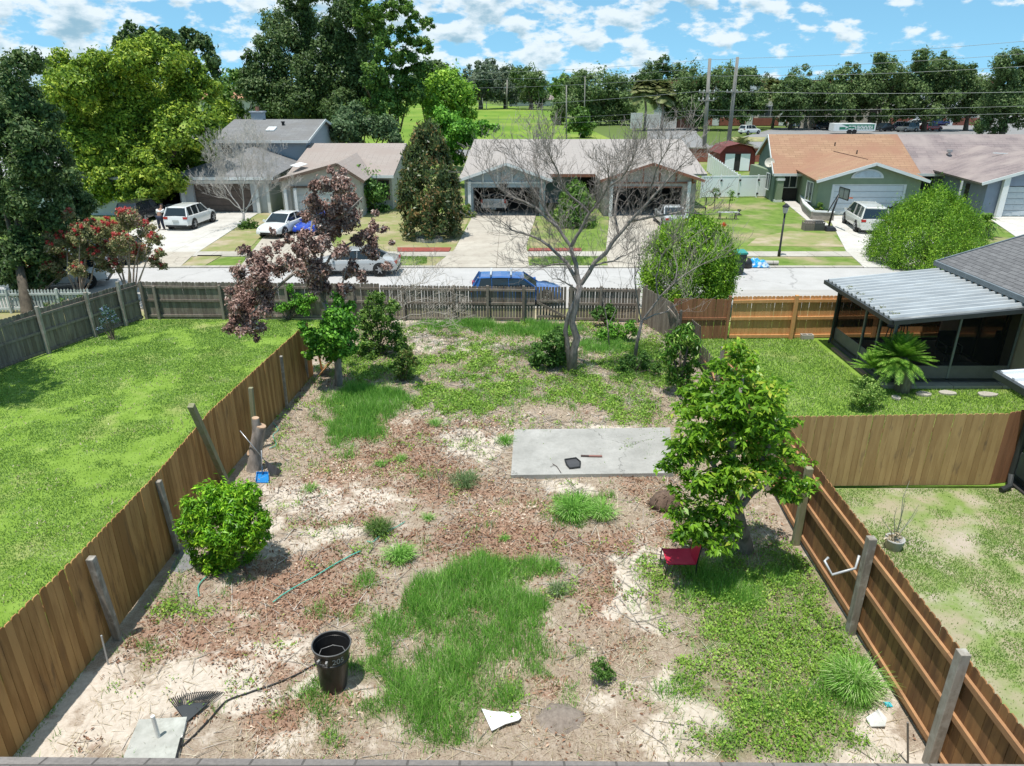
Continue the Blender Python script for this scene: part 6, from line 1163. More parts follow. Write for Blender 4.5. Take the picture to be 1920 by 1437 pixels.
# --- leafless trees
def twigs(b, p, d, L_, r, depth, up=.25, wob=.35, kids=(2, 3), n=4):
    pts = [p]; rad = [r]; dd = d.copy()
    for i in range(n):
        dd = (dd+Vector((U(-1, 1), U(-1, 1), U(-.7, 1)))*wob*.5+Vector((0, 0, up*.25))).normalized(); pts.append(pts[-1]+dd*(L_/n)); rad.append(max(r*(1-(i+1)/(n+.6)), .0042))
    b.tube(pts, rad, 5 if r > .012 else 3, cap=False)
    if depth <= 0: return
    for k in range(random.randint(*kids)):
        i = random.randint(1, n-1) if k else n; q = pts[i]; nd = (dd+Vector((U(-1, 1), U(-1, 1), U(-.5, .9)))*.9).normalized(); twigs(b, q, nd, L_*U(.55, .8), max(rad[min(i, n)]*.75, r*.35), depth-1, up, wob, kids, n)
def bare_tree(name, label, base, Y, limbs, r0, mt, tw=(4, 1.0, .012, 2), trunkpts=None, up=.25, n_scale=1.0, ydr=1.0, wob=.35):
    r = thing(name, label, 'tree', tuple(base)); 
    for t in trunkpts: b = MB(); b.tube([P(x, y, Y+o) if i else Vector(base)+Vector((0, 0, -.1)) for i, (x, y, o, rr) in enumerate(t)], [a[3] for a in t], 9); b.build('trunk', mt, r, smooth=True)
    tb = MB()
    for li, (w, pts) in enumerate(limbs):
        sgn = (-1 if li % 2 else 1)*U(.3, 1)*ydr; n = len(pts); q = [P(x, y, Y+sgn*(i/(n-1))**1.3) for i, (x, y) in enumerate(pts)]
        # smooth + wobble
        qq = [q[0]]; 
        for a, c in zip(q[:-1], q[1:]): m = a.lerp(c, .5)+Vector((U(-1, 1), U(-1, 1), U(-1, 1)))*(c-a).length*.06; qq += [m, c]
        k = len(qq); rad = [w*.82*(1-i/(k-1))**.8+.007 for i in range(k)]; b = MB(); b.tube(qq, rad, 8 if w > .04 else 6, cap=False); b.build('limb', mt, r, smooth=True)
        for i in range(1, k):
            for j in range(max(1, int(tw[3]*n_scale*(1 if i > 1 else .3)))):
                d = (qq[i]-qq[i-1]).normalized(); nd = (d+Vector((U(-1, 1), U(-1, 1), U(-.6, 1)))*.95).normalized(); twigs(tb, qq[i], nd, tw[1]*U(.6, 1.15), min(tw[2], rad[i]*.8), tw[0]-(0 if i > 2 else 1), up, wob)
    tb.build('twigs', mt, r, fix=False); return r
m_dead = mat('dead grey bark', (.31, .275, .25), (.17, .15, .135), sc=(10, 10, 5), rough=.95, spec=.1, coord='w', detail=8, bump=.5)
gb = G(1072, 697)
bare_tree('dead_tree', 'big leafless grey tree in the middle of the weedy yard', gb, gb.y, [
    (.085, [(1087, 535), (1080, 495), (1070, 462), (1045, 425), (1018, 385), (990, 340), (965, 300)]), (.06, [(1071, 462), (1090, 430), (1105, 400), (1130, 370), (1142, 340), (1138, 310)]),
    (.07, [(1086, 535), (1062, 492), (1030, 462), (995, 442), (960, 432), (940, 415)]), (.085, [(1090, 532), (1115, 492), (1150, 452), (1182, 415), (1215, 380), (1255, 335), (1295, 295)]),
    (.045, [(1160, 442), (1153, 405), (1158, 365), (1178, 325), (1200, 290)]), (.045, [(1182, 415), (1230, 405), (1275, 398), (1320, 402)]), (.045, [(1045, 425), (1005, 390), (965, 372), (932, 350), (912, 310)]),
    (.04, [(1105, 400), (1072, 370), (1050, 340), (1040, 310), (1030, 290)]), (.035, [(1110, 500), (1150, 490), (1175, 478), (1175, 460)]), (.035, [(1130, 360), (1165, 335), (1185, 305), (1190, 285)]), (.03, [(1020, 388), (1015, 340), (1000, 300), (1010, 270)]),
    (.03, [(1215, 380), (1225, 340), (1240, 300), (1262, 270)]), (.03, [(1062, 495), (1020, 500), (985, 490)]), (.03, [(1085, 545), (1060, 530), (1035, 522)])],
    .12, m_dead, (3, .66, .009, 4.3), [[(1072, 695, 0, .17), (1076, 655, 0, .13), (1082, 635, 0, .12), (1072, 605, 0, .105), (1080, 570, 0, .10), (1087, 533, 0, .10)], [(1066, 695, .1, .12), (1064, 650, .1, .085), (1060, 620, .1, .075), (1066, 590, .05, .07), (1078, 565, 0, .06)]], ydr=1.6, up=.02, wob=.5)
gb = G(1190, 672)
bare_tree('dead_tree', 'small leafless tree leaning right near the grey corner fence', gb, gb.y, [(.035, [(1205, 600), (1235, 560), (1265, 530), (1300, 505), (1340, 485)]), (.03, [(1203, 605), (1195, 560), (1190, 520), (1200, 490)]), (.03, [(1208, 600), (1250, 585), (1275, 570)]), (.025, [(1235, 560), (1230, 520), (1240, 480), (1255, 460)]), (.02, [(1265, 530), (1270, 500), (1262, 470)])],
          .06, m_dead, (3, .8, .007, 2), [[(1188, 672, 0, .075), (1195, 640, 0, .055), (1204, 600, 0, .05)]], ydr=.5)
gb = G(1143, 652)
bare_tree('dead_sapling', 'thin leafless sapling between the bare trees', gb, gb.y, [(.012, [(1138, 600), (1130, 560), (1125, 530)]), (.012, [(1140, 610), (1160, 570), (1165, 530)])], .02, m_dead, (2, .7, .005, 1), [[(1143, 652, 0, .025), (1140, 620, 0, .02), (1138, 600, 0, .015)]], ydr=.2)
gb = G(745, 640)
bare_tree('dead_branches', 'arching heap of dry grey branches beside the wild green shrub', gb, gb.y, [(.014, [(730, 600), (760, 570), (800, 560), (840, 575)]), (.014, [(730, 610), (770, 590), (810, 585), (850, 590)]), (.014, [(720, 600), (740, 560), (770, 535), (800, 530)]), (.012, [(735, 620), (770, 610), (810, 605)]), (.012, [(725, 590), (735, 545), (750, 510)])], .03, mat('pale dead twigs', (.42, .38, .33), (.30, .27, .23), rough=.95), (3, .7, .006, 2), [[(740, 640, 0, .04), (735, 620, 0, .03), (728, 600, 0, .02)]], up=-.1, ydr=.5)
gb = G(455, 428)
bare_tree('dry_tree', 'pale grey dry fan-shaped tree on the lawn strip beside the bright driveway', gb, gb.y, [(.045, [(455, 400), (435, 370), (415, 340), (405, 310)]), (.045, [(457, 400), (455, 360), (452, 320), (455, 290)]), (.045, [(459, 400), (475, 365), (488, 335), (495, 310)]), (.035, [(456, 395), (430, 375), (408, 365)]), (.035, [(460, 392), (485, 370), (505, 358)]), (.03, [(452, 350), (440, 320), (432, 295)]), (.03, [(455, 350), (468, 315), (474, 290)])], .1, mat('pale dry twigs', (.52, .48, .44), (.42, .39, .36), rough=.95), (5, .95, .012, 3), [[(455, 428, 0, .12), (456, 415, 0, .10), (457, 398, 0, .08)]], ydr=1.2, up=.2)
gb = G(822, 935); bare_tree('dry_twig', 'thin dry twig standing upright in the litter', gb, gb.y, [(.006, [(823, 900), (818, 880)]), (.005, [(822, 905), (832, 885)])], .01, m_dead, (1, .15, .003, 1), [[(822, 935, 0, .012), (823, 915, 0, .009), (823, 900, 0, .007)]], ydr=.03)
# --- crape myrtles
def myrtle(label, px, py, Y, cl, n, k):
    gb = P(px, py, Y); gb = Vector((gb.x, Y, 0)); r = thing('crape_myrtle', label, 'tree', tuple(gb), 'red-flowered crape myrtles'); cs = pxclumps(Y, cl, .8)
    b = MB()
    for c in cs[:k]: t = Vector(c[:3]); m = gb.lerp(t, .45)+Vector((U(-.15, .15), U(-.2, .2), .1)); b.tube([gb+Vector((U(-.12, .12), U(-.1, .1), -.05)), gb.lerp(m, .5)+Vector((U(-.06, .06), 0, 0)), m, t], [.05, .045, .035, .01], 6)
    b.build('trunk', mat('smooth pale bark', (.40, .31, .25), (.27, .21, .17), sc=(6, 6, 3), coord='w'), r, smooth=True)
    foliage(r, cs, int(n*2.1), .10, leafmat('myrtle leaves', (.16, .18, .07), (.36, .33, .15), (.50, .34, .26)), 'crown', sub=14, subr=.26, shell=.55)
    top = [(c[0], c[1]-c[3]*.25, c[2]+c[3]*.45, c[3]*.62) for c in cs]; foliage(r, top, int(n*.6), .07, leafmat('red blossom', (.45, .04, .04), (.68, .09, .09), (.75, .28, .24), trans=.35), 'blossom', sub=9, subr=.15, shell=.85)
myrtle('red-flowered crape myrtle nearest the corner of the grey fences', 245, 570, 29.2, [(240, 410, 26), (210, 430, 26), (270, 430, 22), (290, 450, 18), (230, 455, 28), (260, 475, 24), (200, 470, 24), (290, 490, 14), (305, 500, 10), (215, 500, 20), (245, 405, 18), (180, 440, 20), (300, 475, 12), (190, 500, 14)], 8500, 7)
myrtle('red-flowered crape myrtle in the middle of the three', 152, 580, 29.0, [(150, 440, 24), (175, 425, 20), (125, 450, 24), (160, 470, 26), (130, 485, 24), (180, 480, 20), (150, 505, 18), (110, 410, 16), (100, 440, 18), (130, 400, 12)], 6500, 6)
myrtle('red-flowered crape myrtle beside the dark oak', 62, 590, 29.3, [(100, 465, 18), (75, 480, 18), (95, 500, 18), (60, 505, 16), (115, 515, 12), (40, 500, 14)], 2600, 5)
# --- hanging sticks behind, small garden trees on the green lawn
for px, py, lb in ((1366, 398, 'thin staked sapling behind the white bench'), (1339, 392, 'tiny young tree left of the bench')):
    gb = G(px, py); r = thing('young_tree', lb, 'tree', tuple(gb)); b = MB(); b.tube([gb, gb+Vector((0, 0, 1.3))], [.03, .015], 6); b.build('trunk', m_bark, r); foliage(r, [(gb.x, gb.y, 1.3, .35), (gb.x+.1, gb.y, .95, .25)], 220, .12, L_mid, 'crown')

tree('side_tree', 'spreading tree outside the left edge shading the bright lawn', (-18.3, 18.6, 0), [(-16.0, 18.9, 6.1, 1.3), (-16.6, 19.8, 5.9, 1.1), (-16.6, 18.0, 6.4, 1.2), (-17.2, 20.4, 5.6, 1.1), (-15.6, 18.2, 6.0, .9), (-17.8, 19.0, 6.6, 1.3), (-18.4, 21.5, 5.2, 1.1), (-18.2, 17.5, 6.4, 1.2)], 6500, .16, L_mid, .18, sub=9, subr=.26)
# ---------------------------------------------------------------- ground cover
def blades(x, y, z, h, w, lean=.5, green=None):
    n = len(x); a = rng.random(n)*2*np.pi; l = rng.random(n)*lean; dx = np.cos(a)*l*h; dy = np.sin(a)*l*h; b = rng.random(n)*2*np.pi; wx = np.cos(b)*w/2; wy = np.sin(b)*w/2
    return np.stack([np.stack([x-wx, y-wy, z-.01+0*x], 1), np.stack([x+wx, y+wy, z-.01+0*x], 1), np.stack([x+dx, y+dy, z+h*np.sqrt(np.maximum(1-l*l*.6, .2))], 1)], 1)
def stuff(name, label, V, r, m, cat='grass'):
    o = soup(name, V, r, m); return tag(o, label, cat, kind='stuff')
def cand(n, x0, x1, y0, y1, bias=1.0):
    """more candidates close to the camera"""
    u = rng.random(n); y = y0+(y1-y0)*u**bias; return x0+(x1-x0)*rng.random(n), y
G_lawn = leafmat('lawn blades', (.15, .27, .05), (.28, .44, .10), (.50, .54, .28), cl=.9, trans=.35)
G_tall = leafmat('tall grass blades', (.12, .30, .045), (.27, .54, .09), (.50, .62, .28), cl=1.2, trans=.3)
G_weed = leafmat('weed leaves', (.10, .21, .025), (.28, .46, .06), (.40, .50, .12), cl=1.6, trans=.25)
G_dry = leafmat('dry straw', (.30, .24, .15), (.50, .42, .29), (.62, .55, .42), cl=1.4, trans=.1)
G_lit = leafmat('leaf litter', (.16, .075, .042), (.42, .255, .165), (.64, .53, .42), cl=2.2, trans=.05, rough=.8)
# left lawn
x, y = cand(430000, -17.5, -6.5, 4.5, 27, 1.25)
ok = (x < -6.75) & (x > -16.9+np.clip((y-21.5)*.36, 0, 3)) ; d = fbm(x*1.1, y*1.1, 21); ok &= rng.random(len(x)) < np.clip((d-.30)*5, .12, 1); x, y = x[ok], y[ok]
ok = (x > -16.9+(y-21.5)*.36) | (y < 21.5); x, y = x[ok], y[ok]
stuff('lawn_grass', 'bright green mown grass of the left lawn', blades(x, y, 0*x, .022+.035*rng.random(len(x)), .015+.0011*y, 1.5), np.clip(rng.random(len(x))*.6+(fbm(x*2.2, y*2.2, 9)-.3)*.8, 0, 1), G_lawn)
# right lawns
x, y = cand(120000, 6.3, 19, 14.4, 26, 1); ok = ~((x > 11.0) & (y > 19.9)); x, y = x[ok], y[ok]
stuff('lawn_grass', 'green grass of the lawn beside the screened porch', blades(x, y, 0*x, .04+.05*rng.random(len(x)), .035, 1.0), rng.random(len(x)), G_lawn)
x, y = cand(170000, 5.95, 12, 5, 14.1, 1.0); d = fbm(x*.9, y*.9, 33); ok = rng.random(len(x)) < np.clip((d-.40)*5, .05, 1); x, y = x[ok], y[ok]
stuff('lawn_grass', 'thin patchy grass of the lawn behind the right fence', blades(x, y, 0*x, .02+.035*rng.random(len(x)), .024, 1.3), rng.random(len(x)), G_lawn)
# tall grass in the yard
def yard_sample(n, lst, p=1.0, thr=.18, wob=.95, seed=41, ymax=26.7):
    x, y = cand(n, -6.5, 5.7, 4.9, ymax, 1.15); qx, qy = yardmask(x, y); m = blob(qx, qy, lst)+(fbm(x*2.3, y*2.3, seed)-.5)*wob; ok = rng.random(n) < np.clip((m-thr)*1.7, 0, 1)**p
    return x[ok], y[ok], m[ok]
x, y, m = yard_sample(620000, TALL, 1.2, .14, 1.1)
k = rng.integers(0, len(x), 1); h = (.10+.22*rng.random(len(x)))*np.clip(.25+m*1.1, .3, 1.3)*(.6+.8*fbm(x*1.3, y*1.3, 61))
stuff('tall_grass', 'long green grass growing in drifts over the yard', blades(x, y, yz(x, y), h, .008+.0006*y, .9), np.clip(rng.random(len(x))*.85-.05+(rng.random(len(x)) < .06)*.5, 0, 1), G_tall)
# broad low weeds: clusters of small leaves
x, y, m = yard_sample(120000, WEED, 1.1, .30, 1.5, 55)
rep = 6; X = np.repeat(x, rep)+rng.normal(size=len(x)*rep)*.05; Y = np.repeat(y, rep)+rng.normal(size=len(x)*rep)*.05; Z = yz(X, Y)+rng.random(len(X))*np.repeat(.03+.13*rng.random(len(x)), rep)
c = np.stack([X, Y, Z], 1); q = leaf_quads(c, UPV+rng.normal(size=c.shape)*.5, (.026+.0015*Y)*(.4+1.2*rng.random(len(X))), .6, .3); stuff('low_weeds', 'low leafy weeds spread over the yard', q, np.repeat(rng.random(len(x)), rep)*.6+rng.random(len(X))*.4, G_weed, 'weeds')
# thin scattering of small weeds everywhere, denser towards the back
x, y = cand(26000, -6.4, 5.6, 6.5, 26.6, .8); d = fbm(x*1.6, y*1.6, 71); ok = rng.random(len(x)) < np.clip((d-.5)*4, 0, 1)*np.clip((y-9)/12, .10, .8); x, y = x[ok], y[ok]
rep = 7; X = np.repeat(x, rep)+rng.normal(size=len(x)*rep)*.04; Y = np.repeat(y, rep)+rng.normal(size=len(x)*rep)*.04; c = np.stack([X, Y, yz(X, Y)+rng.random(len(X))*.10], 1)
stuff('low_weeds', 'small scattered weeds between the litter', leaf_quads(c, UPV+rng.normal(size=c.shape)*.6, (.025+.0014*Y), .6, .3), rng.random(len(X)), G_weed, 'weeds')
# dry straw
x, y, m = yard_sample(130000, DRY+[(a, b, c_, d_, .45) for a, b, c_, d_, s_ in TALL[:9]], 1.0, .2, .5, 77)
stuff('dry_grass', 'dry straw-coloured grass around the green drifts', blades(x, y, yz(x, y), .04+.10*rng.random(len(x)), .008+.0006*y, 2.6), rng.random(len(x)), G_dry)
x, y = cand(30000, -6.4, 5.7, 5, 26.5, .9); stuff('dry_grass', 'thin dry stalks scattered over the bare soil', blades(x, y, yz(x, y)+.01, .05+.10*rng.random(len(x)), .008+.0006*y, 3.5), rng.random(len(x)), G_dry)
# leaf litter
x, y = cand(230000, -6.45, 5.7, 4.9, 26.5, 1.1); qx, qy = yardmask(x, y); mm = .10+blob(qx, qy, LITT)*.95-blob(qx, qy, SAND)*.55+(fbm(x*2.7, y*2.7, 91)-.5)*1.0; ok = rng.random(len(x)) < np.clip(mm, .01, 1)**1.3*.62; x, y = x[ok], y[ok]
c = np.stack([x, y, yz(x, y)+.008+rng.random(len(x))*.035], 1); cx = 1.3*(fbm(x*.6, y*.6, 14)-.5)-.03*(y-14)*0
sel = np.clip(rng.random(len(x))*.8+cx+np.where(y > 17, .25, 0), 0, 1)
stuff('leaf_litter', 'reddish brown dry leaf litter over the bare yard', leaf_quads(c, UPV+rng.normal(size=c.shape)*.45, (.045+.0016*y)*(.5+.9*rng.random(len(x))), .45, .5), sel, G_lit, 'leaf litter')
# grass along the back strip and the verges
x, y = cand(60000, -9, 12, 35.9+.3, 38.3, 1); ok = rng.random(len(x)) < np.clip((fbm(x*.7, y*.7, 3)-.35)*4, 0, 1); x, y = x[ok], y[ok]
def on_drive(x, y):
    px, _ = proj(x, y, 0*x); return ((px > 800) & (px < 995)) | ((px > 1130) & (px < 1312)) | ((px > 1585) & (px < 1800)) | ((px > 330) & (px < 640))
ok = ~on_drive(x, y); x, y = x[ok], y[ok]
stuff('verge_grass', 'grass on the verge strip beyond the street', blades(x, y, .02+0*x, .05+.06*rng.random(len(x)), .05, 1.0), rng.random(len(x)), G_lawn)
# individual tufts
def tuft(label, px, py, rx, n, h, m=G_tall, w=.012, name='grass_tuft'):
    g = G(px, py); k = PXM(g.y, 0); r = rx*k; rr = r*rng.random(n)**.6*.62; a = rng.random(n)*2*np.pi; x = g.x+rr*np.cos(a); y = g.y+rr*np.sin(a)
    hh = h*(.6+.6*rng.random(n)); dx = np.cos(a)*(rr/r*.9+.15)*hh+rng.normal(size=n)*.04; dy = np.sin(a)*(rr/r*.9+.15)*hh+rng.normal(size=n)*.04; b = a+np.pi/2; z = yz(x, y)
    base1 = np.stack([x-np.cos(b)*w/2, y-np.sin(b)*w/2, z], 1); base2 = np.stack([x+np.cos(b)*w/2, y+np.sin(b)*w/2, z], 1); mid = np.stack([x+dx*.55, y+dy*.55, z+hh*.72], 1); tip = np.stack([x+dx*1.2, y+dy*1.2, z+hh*.72], 1); wv = np.stack([np.cos(b)*w*.4, np.sin(b)*w*.4, 0*b], 1)
    V = np.stack([base1, base2, mid+wv, mid-wv], 1); V2 = np.stack([mid-wv, mid+wv, tip, tip], 1); o = soup(name, np.concatenate([V, V2]), rng.random(2*n), m); return tag(o, label, 'grass tuft', 'single grass tufts in the yard')
tuft('bright green grass tuft above the largest grass drift', 750, 1050, 34, 420, .26)
tuft('dark grass tuft in the litter left of the bright tuft', 710, 998, 32, 420, .24, leafmat('dull tuft', (.05, .11, .02), (.13, .23, .05), (.26, .34, .12)))
tuft('grey-green grass tuft below the corner of the slab', 872, 908, 38, 420, .22, leafmat('grey tuft', (.10, .17, .06), (.20, .30, .12), (.36, .42, .24)))
tuft('small grass tuft at the upper left corner of the slab', 947, 832, 22, 220, .2)
tuft('wide dense grass tuft below the concrete slab', 1075, 965, 52, 700, .32)
tuft('grass tuft right of the wide tuft below the slab', 1128, 968, 36, 420, .3)
tuft('fountain-shaped tall grass tuft near the brown right fence', 1600, 1295, 58, 700, .42, w=.01)
tuft('tiny grass tuft left of the dry twig', 803, 975, 14, 120, .14)
tuft('small tuft near the fence below the blue dustpan', 582, 918, 18, 120, .14)
tuft('small bright tuft under the grass drift near the slab', 715, 873, 14, 120, .13)
tuft('small tuft in the litter right of the tan fence', 752, 862, 14, 120, .13)
tuft('pale tuft right of the largest grass drift', 1045, 1112, 20, 200, .18, MATS['grey tuft'])
tuft('bright tuft beside the light weeds above the litter', 815, 798, 16, 160, .18)
tuft('tiny tuft near the small brown stick', 945, 1012, 10, 80, .12)

# fallen twigs
def twig_litter():
    n = 9000; x, y = cand(n, -6.3, 5.6, 5.2, 26.4, .6); ok = rng.random(n) < np.clip((fbm(x*.8, y*.8, 88)-.42)*5, .08, 1); x, y = x[ok], y[ok]; n = len(x); a = rng.random(n)*np.pi; l = .06+.26*rng.random(n)**2; z = yz(x, y)+.015
    w = .004+.0004*y; dx = np.cos(a)*l; dy = np.sin(a)*l; px_ = -np.sin(a)*w; py_ = np.cos(a)*w; h = .03*rng.random(n)
    A = np.stack([x-dx-px_, y-dy-py_, z], 1); B = np.stack([x-dx+px_, y-dy+py_, z], 1); Cc = np.stack([x+dx+px_*.4, y+dy+py_*.4, z+h], 1); D = np.stack([x+dx-px_*.4, y+dy-py_*.4, z+h], 1)
    stuff('fallen_twigs', 'thin grey fallen twigs scattered over the yard', np.stack([A, B, Cc, D], 1), rng.random(n), leafmat('twig litter', (.12, .10, .085), (.33, .29, .25), (.48, .43, .38), trans=0, cl=2), 'twigs')
twig_litter()

x, y, m = yard_sample(120000, WEED, 1.2, .30, 1.2, 155)
stuff('tall_grass', 'wispy grass blades mixed into the leafy weeds', blades(x, y, yz(x, y), (.06+.16*rng.random(len(x))), .007+.0006*y, 1.0), np.clip(rng.random(len(x))+.1, 0, 1), G_tall)

x, y = cand(16000, -16, -6.9, 5, 26.5, 1.1); d = fbm(x*1.4, y*1.4, 121); ok = (rng.random(len(x)) < np.clip((d-.55)*6, .03, 1)) & ((x > -16.5+(y-21.5)*.36) | (y < 21.5)); x, y = x[ok], y[ok]
stuff('dry_grass', 'dry straw patches in the bright left lawn', blades(x, y, 0*x, .03+.05*rng.random(len(x)), .02+.001*y, 2.0), rng.random(len(x)), G_dry)
# ---------------------------------------------------------------- small things
m_rub = mat('black rubbermaid', (.014, .014, .015), (.022, .022, .022), sc=(6, 6, 3), rough=.35, spec=.5)
def can():
    g = G(626, 1285); g = Vector((g.x, g.y, 0)); r = thing('trash_can', 'round black trash can with the white number 205 standing in the bare yard', 'trash can', tuple(g)); h = .78; xf = Matrix.Translation(g) @ Matrix.Rotation(R(-3), 4, 'X') @ Matrix.Rotation(R(2), 4, 'Y')
    b = MB(); pr = [(.195, 0), (.20, .02), (.235, .40), (.25, .52), (.262, .53), (.262, .56), (.25, .57), (.265, h-.06), (.282, h-.05), (.290, h-.02), (.290, h), (.272, h), (.268, h-.05), (.245, .5), (.19, .03)]
    b.lathe(pr, (0, 0, 0), 40, True, True); b.build('body', m_rub, r, True, xf).modifiers.new('es', 'EDGE_SPLIT').split_angle = R(35)
    b = MB(); b.tube([Vector((.286*math.cos(t), .286*math.sin(t), h+.004)) for t in [i*math.pi/24 for i in range(49)]], .011, 6, False); b.build('rim', mat('worn rim', (.11, .11, .11), rough=.4), r, True, xf)
    b = MB(); b.tube([(-.19, -.16, .60), (-.16, .02, .66), (0, .09, .68), (.15, .06, .68), (.235, -.07, .68)], .007, 6); b.build('bag_edge', mat('bag edge', (.12, .12, .12), rough=.3), r, True, xf)
    for s, a0 in ((0, -104), (1, 80)):
        c = R(a0)
        for da in (-.22, .22): b = MB(); b.bar((.268*math.cos(c+da), .268*math.sin(c+da), .66), (.315*math.cos(c+da), .315*math.sin(c+da), .655), .03, .06); b.build('handle_mount', mat('worn grey plastic', (.30, .30, .30), rough=.4), r, False, xf)
        hd = r; b = MB(); b.tube([(.312*math.cos(c+t), .312*math.sin(c+t), .645) for t in (-.22, -.1, 0, .1, .22)], .014, 8); b.build('handle', m_rub, hd, True, xf)
    tc = bpy.data.curves.new('number', 'FONT'); tc.body = '205'; tc.size = .125; tc.extrude = .0006; to = bpy.data.objects.new('tmp', tc); C.objects.link(to); bpy.context.view_layer.update()
    me = bpy.data.meshes.new_from_object(to.evaluated_get(bpy.context.evaluated_depsgraph_get())); bpy.data.objects.remove(to)
    a0 = R(-54); vs = []
    for v in me.vertices:
        an = a0+(v.co.x-.10)/.262; rr = .2615+.003+v.co.z; vs.append((rr*math.cos(an), rr*math.sin(an), .615+v.co.y-.012))
    mm = MB(); mm.v = vs; mm.r = [.5]*len(vs); mm.f = [list(p.vertices) for p in me.polygons]; mm.m = [0]*len(mm.f); mm.build('number', mat('faded white print', (.38, .40, .40)), r, False, xf, fix=False)
can()
m_handle = mat('black handle', (.02, .02, .022), rough=.4); m_steel = mat('steel tube', (.42, .43, .44), (.35, .36, .37), rough=.35, metal=.6); m_gp = mat('galvanised tube', (.46, .47, .47), (.36, .37, .37), rough=.45, metal=.3)
def rake():
    hub = G(350, 1355, .04); r = thing('leaf_rake', 'black fan leaf rake lying head-up next to the small pale pad', 'rake', (hub.x, hub.y, 0)); n = 24
    e0 = G(318, 1312, .07); e1 = G(414, 1300, .07); mid = G(362, 1296, .06)
    b = MB(); f = MB(); arc = []
    for i in range(n+1):
        t = i/n; p = e0*(1-t)**2+mid*2*t*(1-t)+e1*t*t; ctrl = (e0+e1)*.5; p = Vector((p.x, p.y, .06)); d = (p-hub); p = hub+d*1.06; arc.append((hub+d*.62+Vector((0, 0, .012)), p))
    for a, p in arc: dn = (p-a).normalized(); b.tube([hub+(a-hub)*.25, a, p, p+dn*.025+Vector((0, 0, -.045))], [.006, .008, .008, .006], 4)
    b.build('tines', m_handle, r)
    pts = [hub]+[a for a, p in arc]; f.slab([q+Vector((0, 0, .01)) for q in pts], .008, (0, 0, 1)); f.build('fan', mat('dark grey plastic', (.045, .05, .055), rough=.5), r, fix=False)
    b = MB(); b.tube([hub, G(340, 1385, .05)], .012, 8); b.build('handle', m_steel, r, True)
    b = MB(); b.tube([G(340, 1385, .05), G(331, 1422, .05), G(326, 1440, .05)], [.02, .021, .02], 8); b.build('grip', m_handle, r, True)
rake()
def lying(name, label, cat, pts, rad, m, z=.02, n=6):
    b = MB(); P_ = [G(x, y) for x, y in pts]; Q = []
    for i in range(len(P_)-1):
        for k in range(5):
            t = k/5; a = P_[max(i-1, 0)]; p = P_[i]; q = P_[i+1]; c = P_[min(i+2, len(P_)-1)]
            v = .5*((2*p)+(q-a)*t+(2*a-5*p+4*q-c)*t*t+(3*p-a-3*q+c)*t**3); Q.append(v)
    Q.append(P_[-1]); xs = np.array([p.x for p in Q]); ys = np.array([p.y for p in Q]); zz = yz(xs, ys); b.tube([Vector((p.x, p.y, float(w)+z+U(0, .006))) for p, w in zip(Q, zz)], rad, n); o = b.build(name, m, None, True); return tag(o, label, cat)
m_hose = mat('green hose', (.06, .36, .27), (.10, .42, .33), sc=(9, 9, 9), rough=.4)
lying('garden_hose', 'pale green hose crossing the litter above the trash can', 'hose', [(512, 1132), (560, 1100), (600, 1078), (640, 1055), (676, 1036)], .013, m_hose, .04)
lying('garden_hose', 'short green hose end just below the round leafy shrub', 'hose', [(388, 1085), (378, 1094), (372, 1106), (374, 1122)], .013, m_hose, .035)
lying('garden_hose', 'thin green hose loop beside the tree stump', 'hose', [(512, 795), (522, 808), (512, 818), (518, 835), (505, 842)], .01, m_hose, .035)
lying('garden_hose', 'short pale green hose piece near the dull grass tuft', 'hose', [(688, 1018), (700, 1020), (716, 1006), (760, 982)], .009, m_hose, .035)
lying('black_hose', 'black hose curving from the rake grip towards the trash can', 'hose', [(336, 1406), (360, 1385), (395, 1350), (420, 1322), (437, 1312), (475, 1298), (520, 1283), (560, 1265), (592, 1247)], .014, m_rub, .02)
# pipe standing in the pale pad, stakes
def stake(name, label, cat, px, py, px2, py2, rad, m, cap=None):
    g = G(px, py); t = P(px2, py2, g.y); b = MB(); b.tube([g+Vector((0, 0, -.02)), t], rad, 10); o = b.build(name, m, None, True); o.modifiers.new('es', 'EDGE_SPLIT').split_angle = R(40); return tag(o, label, cat)
stake('vent_pipe', 'white pipe standing in the pale pad beside the rake', 'pipe', 299, 1388, 286, 1343, .028, m_white)
stake('metal_stake', 'thin metal stake leaning near the foot of the tan fence', 'stake', 203, 1247, 190, 1192, .014, m_gp)
stake('metal_stake', 'thin metal stake standing in the sand near the right fence', 'stake', 1703, 1430, 1702, 1355, .014, mat('rusty stake', (.20, .18, .16)))
stake('wooden_stake', 'short pale wooden stake before the back fence', 'stake', 888, 600, 892, 580, .03, m_pick)
